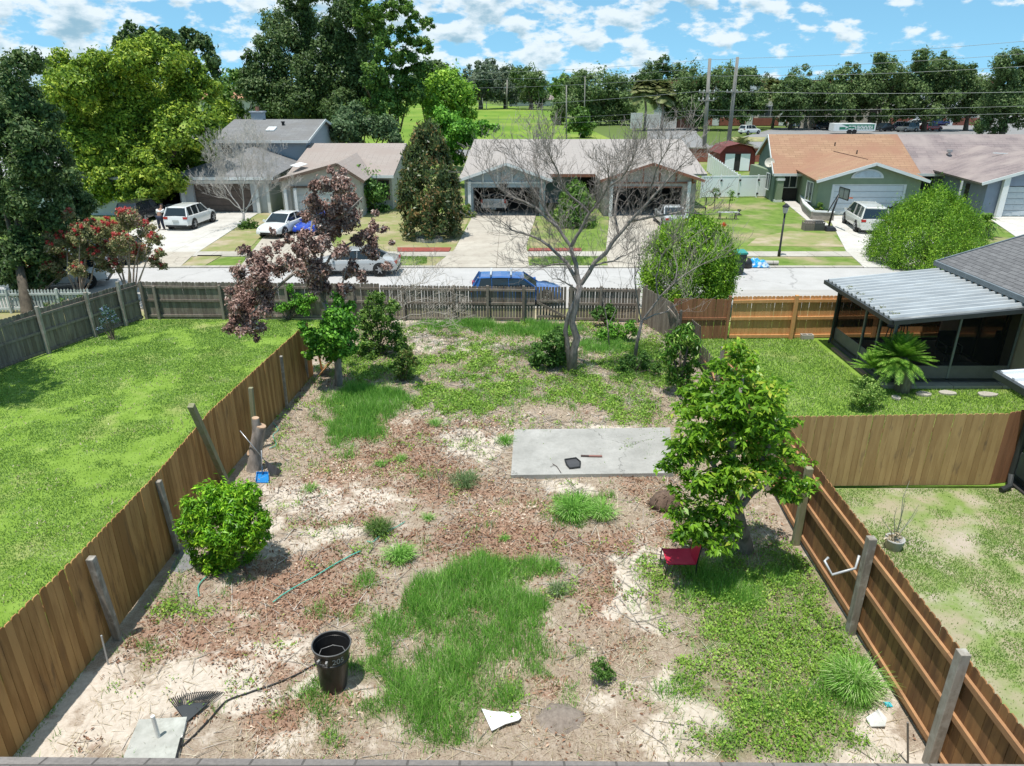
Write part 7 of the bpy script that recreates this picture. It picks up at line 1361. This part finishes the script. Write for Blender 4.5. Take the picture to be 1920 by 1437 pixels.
# scraps
def scrap(name, label, cat, pts, z, t, m): b = MB(); b.slab([G(x, y)+Vector((0, 0, z+zz)) for x, y, zz in pts], t, (0, 0, 1)); return tag(b.build(name, m), label, cat)
scrap('white_board', 'torn white flat scrap lying in the grass near the roof edge', 'scrap', [(903, 1334, .03), (918, 1339, .035), (932, 1341, .035), (944, 1340, .03), (956, 1345, .03), (971, 1340, .04), (977, 1352, .04), (972, 1357, .04), (948, 1363, .03), (922, 1376, .03)], .03, .015, mat('bright white board', (.82, .82, .82), (.74, .74, .73), sc=(6, 6, 6), rough=.6))
def dustpan():
    r = thing('dustpan', 'blue long-handled dustpan leaning at the foot of the stump', 'dustpan', tuple(G(490, 900))); b = MB(); q = [G(480, 905, .03), G(504, 905, .03), G(503, 889, .05), G(482, 889, .05)]; b.slab(q, .012)
    for i in ((1, 2), (2, 3), (3, 0)): b.bar(q[i[0]]+Vector((0, 0, .03)), q[i[1]]+Vector((0, 0, .03)), .012, .06)
    b.build('pan', mat('blue plastic', (.02, .22, .52), (.02, .18, .45), rough=.35), r); b = MB(); b.tube([G(492, 890, .06), P(490, 845, G(490, 895).y+.1)], .012, 8); b.build('handle', m_steel, r, True)
    r = thing('yard_broom', 'grey fan broom with a long steel handle leaning across the stump', 'broom', tuple(G(515, 895))); y = G(515, 895).y
    h = P(495, 862, y+.1); b = MB(); b.slab([h, P(528, 882, y), P(522, 890, y), P(514, 897, y), P(508, 898, y)], .03, (0, -.6, 1)); b.build('fan', mat('grey plastic', (.09, .09, .095), (.05, .05, .055), sc=(20, 20, 3), rough=.6), r, fix=True)
    b = MB(); b.tube([h, P(450, 808, y+.25)], .012, 8); b.build('handle', m_steel, r, True)
dustpan()
def stump():
    g = G(478, 880); Y = g.y; r = thing('tree_stump', 'tall grey cut tree stump with pale sawn ends beside the tan fence', 'tree stump', tuple(g)); m_saw = mat('sawn wood', (.48, .33, .22), (.40, .26, .17), sc=(10, 10, 10))
    b = MB(); b.tube([g+Vector((0, 0, -.05)), g+Vector((0, 0, .08)), P(480, 840, Y), P(484, 815, Y), P(489, 800, Y)], [.22, .17, .15, .14, .12], 12); b.tube([P(482, 830, Y), P(481, 800, Y), P(479, 785, Y)], [.12, .10, .085], 10); b.build('trunk', m_barkg, r, True).modifiers.new('es', 'EDGE_SPLIT').split_angle = R(50)
    b = MB(); b.tube([P(489, 800, Y), P(489.5, 798, Y)], [.118, .115], 12); b.build('sawn_end', m_saw, r); b = MB(); b.tube([P(479, 785, Y), P(479, 783.5, Y)], [.083, .08], 12); b.build('sawn_end', m_saw, r)
    b = MB(); b.tube([P(478, 852, Y), P(468, 849, Y-.05)], [.09, .08], 10); b.build('branch_stub', m_barkg, r); b = MB(); b.tube([P(468, 849, Y-.05), P(467, 848.7, Y-.06)], [.078, .076], 10); b.build('sawn_end', m_saw, r)
stump()
def rock_sheet():
    n = 12; g = G(345, 1055); b = MB(); pts = [G(x, y)+Vector((0, 0, z)) for x, y, z in ((318, 1072, .02), (330, 1050, .04), (345, 1034, .08), (362, 1030, .1), (368, 1050, .12), (362, 1068, .05), (340, 1076, .02))]; b.slab(pts, .04, (0, 0, 1)); c = sum(pts, Vector())/len(pts)
    o = b.build('grey_tarp', mat('grey tarp', (.22, .22, .225), (.16, .16, .165), sc=(8, 8, 8), rough=.6)); tag(o, 'grey folded tarp on the soil between the fence and the round leafy shrub', 'tarp')
rock_sheet()
# things on the slab
def slab_things():
    z = .105; r = thing('plastic_tray', 'black shallow tray lying on the concrete slab', 'tray', tuple(G(1073, 870, z))); q = [G(1059, 864, z), G(1080, 861, z), G(1088, 868, z), G(1087, 878, z), G(1068, 880, z), G(1062, 873, z)]; b = MB(); b.slab([p+Vector((0, 0, .02)) for p in q], .015, (0, 0, 1)); b.build('base', mat('dark plastic', (.07, .07, .075), rough=.5), r)
    b = MB(); b.tube([p+Vector((0, 0, .035)) for p in q+[q[0]]], .018, 6); b.build('rim', m_rub, r)
    b = MB(); p0, p1, pm = G(1089, 856, z), G(1129, 857, z), G(1104, 856.5, z); b.bar(p0+Vector((0, 0, .02)), pm+Vector((0, 0, .02)), .05, .025); b.mi = 1; b.bar(pm+Vector((0, 0, .02)), p1+Vector((0, 0, .02)), .06, .028); tag(b.build('wooden_stick', [mat('dark stick', (.08, .05, .045)), mat('reddish stick', (.26, .13, .11))]), 'short dark and reddish stick on the slab right of the tray', 'stick')
    b = MB(); b.tube([G(1036, 871, z)+Vector((0, 0, .02)), G(1044, 876, z)+Vector((0, 0, .02)), G(1052, 888, z)+Vector((0, 0, .02))], .008, 5); b.tube([G(1040, 873, z)+Vector((0, 0, .02)), G(1032, 877, z)+Vector((0, 0, .02))], .005, 5); tag(b.build('twig', mat('dark stick', (.08, .05, .045))), 'thin forked twig on the slab left of the tray', 'twig')
slab_things()
# red folding chair under the avocado
def chair():
    g = G(1268, 1065); Y = g.y-.1; r = thing('camp_chair', 'red fabric camp chair with black legs under the large-leaved tree', 'chair', (g.x, Y, 0)); x = g.x; m_red = mat('red fabric', (.50, .015, .05), (.42, .01, .04), sc=(8, 8, 8), rough=.7); s = P(1268, 1045, Y); zs = .3
    b = MB(); k = 6; gr = []
    for i in range(k+1):
        for j in range(k+1): u = i/k; v = j/k; gr.append((x-.27+.54*u, Y-.25+.5*v, zs+.04-.07*math.sin(math.pi*u)*math.sin(math.pi*v)))
    fs = [(i*(k+1)+j, (i+1)*(k+1)+j, (i+1)*(k+1)+j+1, i*(k+1)+j+1) for i in range(k) for j in range(k)]; b.add(gr, fs); b.add([(a, c, d-.012) for a, c, d in gr], [f[::-1] for f in fs]); b.build('seat', m_red, r, True, fix=False)
    b = MB(); gr = []
    for i in range(k+1):
        for j in range(k+1): u = i/k; v = j/k; gr.append((x+.27+.06*v-.03*math.sin(math.pi*u), Y-.25+.5*u, zs+.02+.42*v))
    b.add(gr, fs); b.add([(a+.012, c, d) for a, c, d in gr], [f[::-1] for f in fs]); b.build('backrest', m_red, r, True, fix=False)
    for sx, sy in ((-1, -1), (-1, 1), (1, -1), (1, 1)): b = MB(); b.tube([(x+.27*sx, Y+.25*sy, zs+.05), (x+.29*sx, Y-.25*sy*-1, 0)], .012, 6); b.build('leg', m_handle, r, True)
    for sy in (-1, 1): b = MB(); b.tube([(x+.27, Y+.25*sy, zs), (x+.33, Y+.25*sy, zs+.46)], .012, 6); b.build('back_tube', m_handle, r, True)
    b = MB(); b.tube([(x-.27, Y-.25, zs-.1), (x-.27, Y+.25, .1)], .009, 6); b.build('cross_brace', m_handle, r)
chair()
# root ball left of the avocado
def rootball():
    g = G(1248, 948); b = MB(); b.lathe([(.38, 0), (.34, .12), (.26, .26), (.12, .34), (0.01, .35)], (g.x, g.y, 0), 18, True, False, 1, .8)
    r = thing('root_ball', 'dark upturned root ball at the left side of the large-leaved tree', 'root ball', tuple(g)); o = b.build('soil_clump', mat('dark root soil', (.09, .06, .045), (.17, .115, .085), sc=(9, 9, 9), rough=1, bump=1.0, bsc=(25, 25, 25)), r, True)
    b = MB()
    for i in range(46): a = U(0, 6.28); e = U(.1, 1.2); p = g+Vector((.3*math.cos(a)*math.cos(e), .26*math.sin(a)*math.cos(e), .30*math.sin(e))); d = (p-g).normalized(); b.tube([g+Vector((0, 0, .12)), p, p+d*.08+Vector((U(-.05, .05), U(-.05, .05), -.02)), p+d*.15+Vector((U(-.08, .08), U(-.08, .08), -.08))], [.02, .014, .008, .004], 4)
    b.build('roots', mat('root wood', (.20, .13, .09)), r)
rootball()
# low mound
g = G(1052, 1345); b = MB(); nr, na = 9, 40; vs = [(g.x, g.y, .10)]
for i in range(1, nr+1):
    for j in range(na):
        a = 2*math.pi*j/na; ro = .40*(1+.28*(float(fbm(np.array([math.cos(a)*1.5+5]), np.array([math.sin(a)*1.5+5]), 3)[0])-.5)*2); q = i/nr; xx = g.x+ro*q*math.cos(a)*1.1; yy = g.y+ro*q*math.sin(a)*.8
        vs.append((xx, yy, -.04+.15*(1-q**1.6)+.05*(float(fbm(np.array([xx*9]), np.array([yy*9]), 5)[0])-.5)))
fs = [(0, 1+j, 1+(j+1) % na) for j in range(na)]+[(1+i*na+j, 1+(i+1)*na+j, 1+(i+1)*na+(j+1) % na, 1+i*na+(j+1) % na) for i in range(nr-1) for j in range(na)]
b.add(vs, fs); o = b.build('soil_mound', mat('grey soil mound', (.30, .25, .21), (.19, .155, .13), sc=(11, 11, 11), rough=1, bump=1.0, bsc=(40, 40, 40), detail=9), None, True); tag(o, 'low grey soil mound right of the white scrap', 'soil mound')
# pipe bracket on the fence post
b = MB(); Yb = 9.4; b.tube([P(1611, 1042, Yb), P(1604, 1066, Yb-.05), P(1560, 1078, Yb-.1), P(1546, 1052, Yb+.05), P(1553, 1046, Yb+.1)], .022, 8); o = b.build('pipe_bracket', m_gp, None, True); tag(o, 'bent grey pipe bracket fixed to the second near post of the brown fence', 'bracket')
# litter on the right sand
scrap('blue_wrapper', 'small turquoise wrapper on the sand near the right fence', 'wrapper', [(1655, 1318, .0), (1668, 1320, .02), (1674, 1327, .0), (1662, 1328, .01)], .02, .01, mat('turquoise', (.05, .45, .55)))
scrap('plastic_bag', 'crumpled clear plastic bag on the sand near the fountain-shaped grass', 'bag', [(1622, 1352, .05), (1645, 1340, .09), (1662, 1352, .03), (1658, 1368, .05), (1632, 1366, .02)], .02, .02, mat('pale plastic film', (.62, .62, .6), rough=.2))
# potted bare plant behind the right fence
def pot():
    g = G(1674, 1028); r = thing('potted_plant', 'pale pot with a leggy bare plant on the patchy right lawn', 'potted plant', tuple(g)); b = MB(); b.lathe([(.15, 0), (.175, .20), (.185, .21), (.185, .24), (.165, .24), (.155, .19)], (g.x, g.y, 0), 20, True, True); b.build('pot', mat('pale pot', (.42, .42, .41), (.32, .32, .31), sc=(7, 7, 7)), r, True)
    b = MB(); bs = g+Vector((0, 0, .2))
    for d in ((-.12, 0, .5), (.02, .1, .9), (.22, 0, .55), (-.05, -.1, .75), (.3, .1, .4), (-.2, .05, .3)): dd = Vector(d); b.tube([bs, bs+dd*.5+Vector((U(-.04, .04), 0, 0)), bs+dd, bs+dd*1.3+Vector((U(-.1, .1), 0, .1))], [.014, .011, .008, .004], 5)
    b.build('stems', mat('pale stems', (.34, .36, .26), (.28, .28, .2)), r); foliage(r, [(g.x, g.y, .3, .14), (g.x-.1, g.y, .22, .12)], 160, .07, G_dry, 'leaves')
pot()
# cinder block, stepping stones, bricks
b = MB(); g = G(1512, 636); 
b.box(g.x-.22, g.x+.22, g.y-.1, g.y-.06, 0, .18); b.box(g.x-.22, g.x+.22, g.y+.06, g.y+.1, 0, .18); b.box(g.x-.22, g.x-.18, g.y-.06, g.y+.06, 0, .18); b.box(g.x-.02, g.x+.02, g.y-.06, g.y+.06, 0, .18); b.box(g.x+.18, g.x+.22, g.y-.06, g.y+.06, 0, .18); tag(b.build('concrete_block', m_walk), 'grey hollow concrete block at the foot of the orange fence', 'block')
for i, (px, py, w) in enumerate(((1730, 741, 30), (1775, 739, 34), (1680, 748, 16), (1850, 742, 40))):
    g = G(px, py); b = MB(); k = 9; b.slab([g+Vector((w*PXM(g.y)*.5*math.cos(t*6.28/k)*U(.8, 1.1), .18*math.sin(t*6.28/k)*U(.8, 1.1), .06)) for t in range(k)], .06, (0, 0, 1)); tag(b.build('stepping_stone', m_walk), ('flat pale stone right of the big sago palm', 'longer flat pale stone in front of the porch footing', 'small pale stone at the foot of the big sago palm', 'flat pale stone nearest the small ribbed roof')[i], 'stone')
b = MB(); b.bar(G(1572, 655)+Vector((-.2, 0, .03)), G(1640, 705)+Vector((-.3, 0, .03)), .14, .08); tag(b.build('brick_edging', mat('pinkish brick edging', (.34, .22, .17), (.26, .17, .13), sc=(6, 6, 6))), 'reddish edging row along the left side of the screened porch', 'edging')
# ------------- across the street
def lamp():
    g = G(1460, 482); t = P(1472, 385, g.y); r = thing('lamp_post', 'tall black lamp post on the lawn of the green house', 'street lamp', tuple(g)); b = MB(); b.tube([g, g+Vector((0, 0, .35)), g+Vector((0, 0, .4)), Vector((g.x, g.y, t.z-.45))], [.08, .08, .055, .05], 12); b.build('post', m_handle, r, True)
    b = MB(); z = t.z-.45; b.lathe([(.05, 0), (.10, .03), (.17, .36), (.21, .38), (.20, .41), (.06, .52), (0.0, .56)], (g.x, g.y, z), 6, True, False); b.build('lantern_frame', m_handle, r); b = MB(); b.lathe([(.108, .04), (.172, .34)], (g.x, g.y, z), 6, False, False); b.build('lantern_glass', mat('frosted glass', (.45, .45, .42), rough=.2), r)
lamp()
def hoop():
    g = G(1552, 432); Y = g.y; t = P(1575, 356, Y); r = thing('basketball_hoop', 'black basketball hoop seen side-on beside the planter', 'basketball hoop', tuple(g)); b = MB(); b.tube([g, P(1562, 395, Y), P(1573, 366, Y)], [.07, .06, .05], 10); b.build('pole', m_handle, r, True)
    b = MB(); b.bar(P(1552, 398, Y), P(1572, 365, Y), .05, .05); b.build('strut', m_handle, r)
    c0, c1 = P(1577, 352, Y-.1), P(1586, 368, Y); b = MB(); x, z = t.x+.25, t.z; 
    b.bar((x, Y-.8, z-.55), (x, Y-.8, z+.1), .05, .06); b.bar((x, Y+.6, z-.55), (x, Y+.6, z+.1), .05, .06); b.bar((x, Y-.8, z+.1), (x, Y+.6, z+.1), .05, .06); b.bar((x, Y-.8, z-.55), (x, Y+.6, z-.55), .05, .06); b.bar((x, Y-.1, z-.55), (x, Y-.1, z+.1), .05, .04); b.build('backboard_frame', m_handle, r)
    b = MB(); b.box(x-.01, x+.01, Y-.78, Y+.58, z-.53, z+.08); b.build('backboard', glassmat('smoked backboard', (.2, .22, .23), .2), r)
    b = MB(); b.tube([Vector((x+.35+.24*math.cos(a*math.pi/8), Y-.1+.24*math.sin(a*math.pi/8), z-.5)) for a in range(17)], .02, 6); b.build('rim', mat('orange rim', (.5, .12, .03)), r)
    b = MB(); b.hexa([(g.x-.35, Y-.6, .05), (g.x+.35, Y-.6, .05), (g.x+.35, Y+.1, .05), (g.x-.35, Y+.1, .05), (g.x-.25, Y-.5, .25), (g.x+.25, Y-.5, .25), (g.x+.25, Y, .3), (g.x-.25, Y, .3)]); b.build('base', m_handle, r)
hoop()
for px, lb, c in ((1513, 'brownish wire crate left of the basketball hoop base', (.24, .20, .18)), (1532, 'dark wire crate nearest the basketball hoop base', (.10, .10, .10))):
    g = G(px, 432); b = MB(); s = .3
    for i in range(5): b.bar((g.x-s+.15*i, g.y-s, 0.03), (g.x-s+.15*i, g.y-s, .6), .035, .035); b.bar((g.x-s+.15*i, g.y+s*.6, .03), (g.x-s+.15*i, g.y+s*.6, .6), .035, .035); b.bar((g.x-s, g.y-s+.11*i, .6), (g.x+s, g.y-s+.11*i, .6), .03, .03); b.bar((g.x-s, g.y-s, .06+.13*i), (g.x+s, g.y-s, .06+.13*i), .03, .03)
    b.box(g.x-s, g.x+s, g.y-s, g.y+s*.6, .03, .5); tag(b.build('wire_crate', mat('crate '+str(px), c)), lb, 'crate')
def bench():
    g = G(1364, 412); r = thing('white_bench', 'small pale plank bench on the green front lawn', 'bench', tuple(g)); b = MB()
    for i in range(3): b.box(g.x-.75, g.x+.75, g.y-.2+.15*i, g.y-.07+.15*i, .48, .52)
    b.build('seat', m_pick, r)
    for s in (-1, 1): b = MB(); b.bar((g.x+.55*s, g.y-.18, 0), (g.x+.55*s, g.y-.12, .48), .05, .07); b.bar((g.x+.55*s, g.y+.22, 0), (g.x+.55*s, g.y+.16, .48), .05, .07); b.bar((g.x+.55*s, g.y-.15, .25), (g.x+.55*s, g.y+.2, .25), .04, .05); b.build('leg', m_grey, r)
bench()
def bin_():
    g = G(1384, 505); g.y = 34.5; g.x = (1384-960)*PXM(34.5, .6); t = P(1384, 474, g.y); h = 1.05; r = thing('wheelie_bin', 'dark wheeled bin with a teal lid right of the tall rounded conifer', 'bin', tuple(g)); b = MB(); w = .27; b.hexa([(g.x-.22, g.y-.25, .05), (g.x+.22, g.y-.25, .05), (g.x+.22, g.y+.25, .05), (g.x-.22, g.y+.25, .05), (g.x-.3, g.y-.33, h), (g.x+.3, g.y-.33, h), (g.x+.3, g.y+.33, h), (g.x-.3, g.y+.33, h)]); b.build('body', mat('dark green bin', (.03, .045, .045), rough=.5), r)
    b = MB(); b.slab([(g.x-.33, g.y-.38, h+.08), (g.x+.33, g.y-.38, h+.08), (g.x+.33, g.y+.36, h+.12), (g.x-.33, g.y+.36, h+.12)], .075); b.build('lid', mat('teal lid', (.02, .28, .24), rough=.4), r)
    for s in (-1, 1): b = MB(); b.tube([(g.x+.18*s, g.y+.3, .12), (g.x+.26*s, g.y+.3, .12)], .12, 12); b.build('wheel', m_tyre, r)
bin_()
def tarpbag():
    r = thing('tarp_bundle', 'crumpled bright blue and white plastic heap on the verge', 'tarp', tuple(G(1416, 500))); c = G(1417, 500); b = MB(); k = 9; vs = []
    for i in range(k):
        for j in range(k): u = i/(k-1)-.5; v = j/(k-1)-.5; q = max(0, 1-(2*u)**2-(2*v)**2)**.5; vs.append((c.x+u*1.3+U(-.04, .04), c.y+v*.8+U(-.04, .04), .05+q*.38*U(.55, 1.2)))
    b.add(vs, [(i*k+j, (i+1)*k+j, (i+1)*k+j+1, i*k+j+1) for i in range(k-1) for j in range(k-1)]); b.build('plastic_sheet', mat('blue plastic sheet', (.02, .30, .70), (.55, .66, .74), sc=(4, 4, 4), rough=.35, contrast=(.5, .56)), r)
    g = G(1445, 498); b = MB(); b.tube([(g.x-.4, g.y, .14), (g.x+.35, g.y-.05, .14)], .12, 12); tag(b.build('pipe_length', m_walk), 'short pale pipe beside the blue plastic heap', 'pipe')
    g = G(1398, 502); b = MB(); b.lathe([(.3, 0), (.32, .2), (.2, .42), (0.01, .48)], (g.x, g.y, .05), 12, True); tag(b.build('rubbish_bag', m_rub, None, True), 'black rubbish bag between the bin and the blue plastic heap', 'bag')
tarpbag()
def mailbox():
    g = G(1452, 468); b = MB()
for px, py, lb in ((1385, 404, 'dark small garden ornament on the green front lawn'),):
    g = G(px, py); b = MB(); b.lathe([(.25, 0), (.22, .05), (.06, .1), (.05, .3), (.16, .36), (.12, .42)], tuple(g), 12, True, True); tag(b.build('bird_bath', m_dark, None, True), lb, 'bird bath')
g = G(1356, 432); shrub('red_flower', 'small orange-red flower clump on the front lawn', g, [(g.x, g.y, .35, .22)], 160, .1, leafmat('orange red petals', (.5, .08, .02), (.65, .14, .05)), cat='flower')
# utility poles and wires
m_pole = mat('pole wood', (.26, .25, .23), (.20, .19, .175), sc=(6, 6, 1), rough=.9, coord='w')
def pole(label, xb, yb, Y, xt, yt, rad, arms=()):
    b0 = P(xb, yb, Y); b0.z = 0; t = P(xt, yt, Y); r = thing('utility_pole', label, 'utility pole', tuple(b0)); b = MB(); b.tube([b0, t], [rad*1.2, rad*.8], 10); b.build('pole', m_pole, r, True)
    for dz in arms: b = MB(); b.bar((t.x-1.1, Y-.2, t.z-dz), (t.x+1.1, Y-.2, t.z-dz), .14, .14); a = b.build('crossarm', m_pole, r); ORG[a.name] = ORG[r.name]; [MB().lathe([(.08, 0), (.1, .12), (.05, .3)], (t.x+s, Y-.2, t.z-dz+.075), 8, True, True).build('insulator', m_pick, a) for s in (-1, -.4, .4, 1)]
    return t
tA = pole('left one of the two tall grey utility poles by the brick wall', 1320, 285, 104, 1331, 110, .26, (4.2, 5.2)); tB = pole('right one of the two tall grey utility poles by the brick wall', 1366, 268, 110, 1383, 107, .27, (4.6,))
tC = pole('thin pale pole before the broad tree right of the field', 1062, 262, 135, 1062, 160, .12); pole('thin pole at the left end of the distant oak row', 950, 195, 330, 951, 150, .35); pole('thin grey pole right of the distant oak row', 1097, 200, 150, 1097, 143, .1)
def wire(label, a, pts, sag):
    q = [P(*p) for p in pts]; b = MB(); Q = []
    for p, r in zip(q[:-1], q[1:]):
        for i in range(10): t = i/10; v = p.lerp(r, t); v.z -= sag*4*t*(1-t)*(r-p).length/60; Q.append(v)
    Q.append(q[-1]); b.tube(Q, a, 4); tag(b.build('power_line', mat('wire', (.25, .26, .27), rough=.5)), label, 'power line', 'overhead power lines')
wire('topmost overhead wire rising to the right edge', .022, [(800, 138, 135), (1331, 112, 104), (1383, 110, 110), (1960, 74, 92)], .5)
wire('second overhead wire below the topmost', .022, [(800, 150, 135), (1331, 128, 104), (1383, 128, 110), (1960, 98, 92)], .5)
wire('third overhead wire crossing the oak crowns', .025, [(780, 165, 135), (1331, 142, 104), (1383, 142, 110), (1960, 122, 92)], .6)
wire('lower thick cable across the oak trunks', .028, [(880, 200, 135), (1327, 170, 104), (1378, 172, 110), (1960, 172, 92)], .4)
wire('upper of the two lowest cables near the roof tops', .02, [(900, 225, 130), (1325, 206, 104), (1375, 207, 110), (1960, 198, 92)], .3)
wire('lowest cable just above the duplex roofs', .02, [(900, 236, 130), (1324, 216, 104), (1373, 218, 110), (1960, 212, 92)], .3)
# arch frame on the field
g = G(905, 204); s = 1; b = MB(); Y = g.y; w = .22
for px in (898, 912): b.tube([P(px, 207, Y), P(px, 185, Y), P(905, 176, Y)], w, 6)
b.tube([P(905, 207, Y+3), P(905, 176, Y+3)], w, 6); tag(b.build('arch_frame', m_pick), 'tall pale arched frame standing on the grass field', 'frame')
# person beside the white suv
def person():
    g = G(304, 433); x, y = g.x, g.y; r = thing('person', 'person in a white shirt and dark trousers bending over beside the white suv', 'person', (x, y, .05))
    def skin(name, verts, edges, rads, m):
        me = bpy.data.meshes.new(name); me.from_pydata([Vector((x, y, .05))+Vector(v) for v in verts], edges, []); o = link(name, me, m, r)
        md = o.modifiers.new('skin', 'SKIN'); 
        for i, q in enumerate(rads): me.skin_vertices[0].data[i].radius = (q, q)
        me.skin_vertices[0].data[0].use_root = True; s = o.modifiers.new('sub', 'SUBSURF'); s.levels = 1; s.render_levels = 2; return o
    m_sk = mat('skin', (.35, .20, .14), (.30, .17, .12)); V_ = [(0, 0, .85), (.02, .05, 1.05), (.06, .12, 1.22), (.1, .18, 1.34), (.13, .22, 1.46), (.14, .24, 1.56), (-.1, 0, .8), (-.12, -.02, .45), (-.13, .03, .06), (-.13, -.09, .03), (.1, 0, .8), (.13, -.05, .45), (.15, .05, .06), (.15, -.07, .03), (-.14, .12, 1.25), (-.22, .2, 1.0), (-.18, .38, .9), (-.17, .45, .88), (.24, .14, 1.25), (.3, .25, 1.02), (.26, .42, .95), (.25, .49, .93)]
    E_ = [(0, 1), (1, 2), (2, 3), (3, 4), (4, 5), (0, 6), (6, 7), (7, 8), (8, 9), (0, 10), (10, 11), (11, 12), (12, 13), (2, 14), (14, 15), (15, 16), (16, 17), (2, 18), (18, 19), (19, 20), (20, 21)]
    rd = [.13, .12, .13, .05, .09, .08, .085, .06, .04, .035, .085, .06, .04, .035, .05, .038, .03, .03, .05, .038, .03, .03]
    def has(o):
        return o
    me = bpy.data.meshes.new('body'); me.from_pydata([Vector((x, y, .05))+Vector(v) for v in V_], E_, [])
    o = bpy.data.objects.new('body', me); C.objects.link(o); me.materials.append(m_sk); o.parent = r; o.location = (-x, -y, -.05)
    o.modifiers.new('skin', 'SKIN')
    def setr(o, rd):
        for i, q in enumerate(rd): o.data.skin_vertices[0].data[i].radius = (q, q)
        o.data.skin_vertices[0].data[0].use_root = True; o.modifiers.new('sub', 'SUBSURF').render_levels = 2
    setr(o, rd)
    def cloth(name, idx, m, k):
        mp = {a: i for i, a in enumerate(idx)}; me = bpy.data.meshes.new(name); me.from_pydata([Vector((x, y, .05))+Vector(V_[a]) for a in idx], [(mp[a], mp[b]) for a, b in E_ if a in mp and b in mp], [])
        c = bpy.data.objects.new(name, me); C.objects.link(c); me.materials.append(m); c.parent = r; c.location = (-x, -y, -.05); c.modifiers.new('skin', 'SKIN'); setr(c, [rd[a]*k+.03 for a in idx])
    cloth('shirt', [2, 1, 14, 15, 18, 19], m_white, 1.06); cloth('trousers', [0, 6, 7, 8, 10, 11, 12], mat('navy cloth', (.02, .025, .05)), 1.08)
    b = MB(); b.lathe([(.02, .10), (.07, .08), (.095, .02), (.09, -.05)], (x+.14, y+.26, 1.57), 12, False, False); b.build('hair', m_dark, r, True)
person()
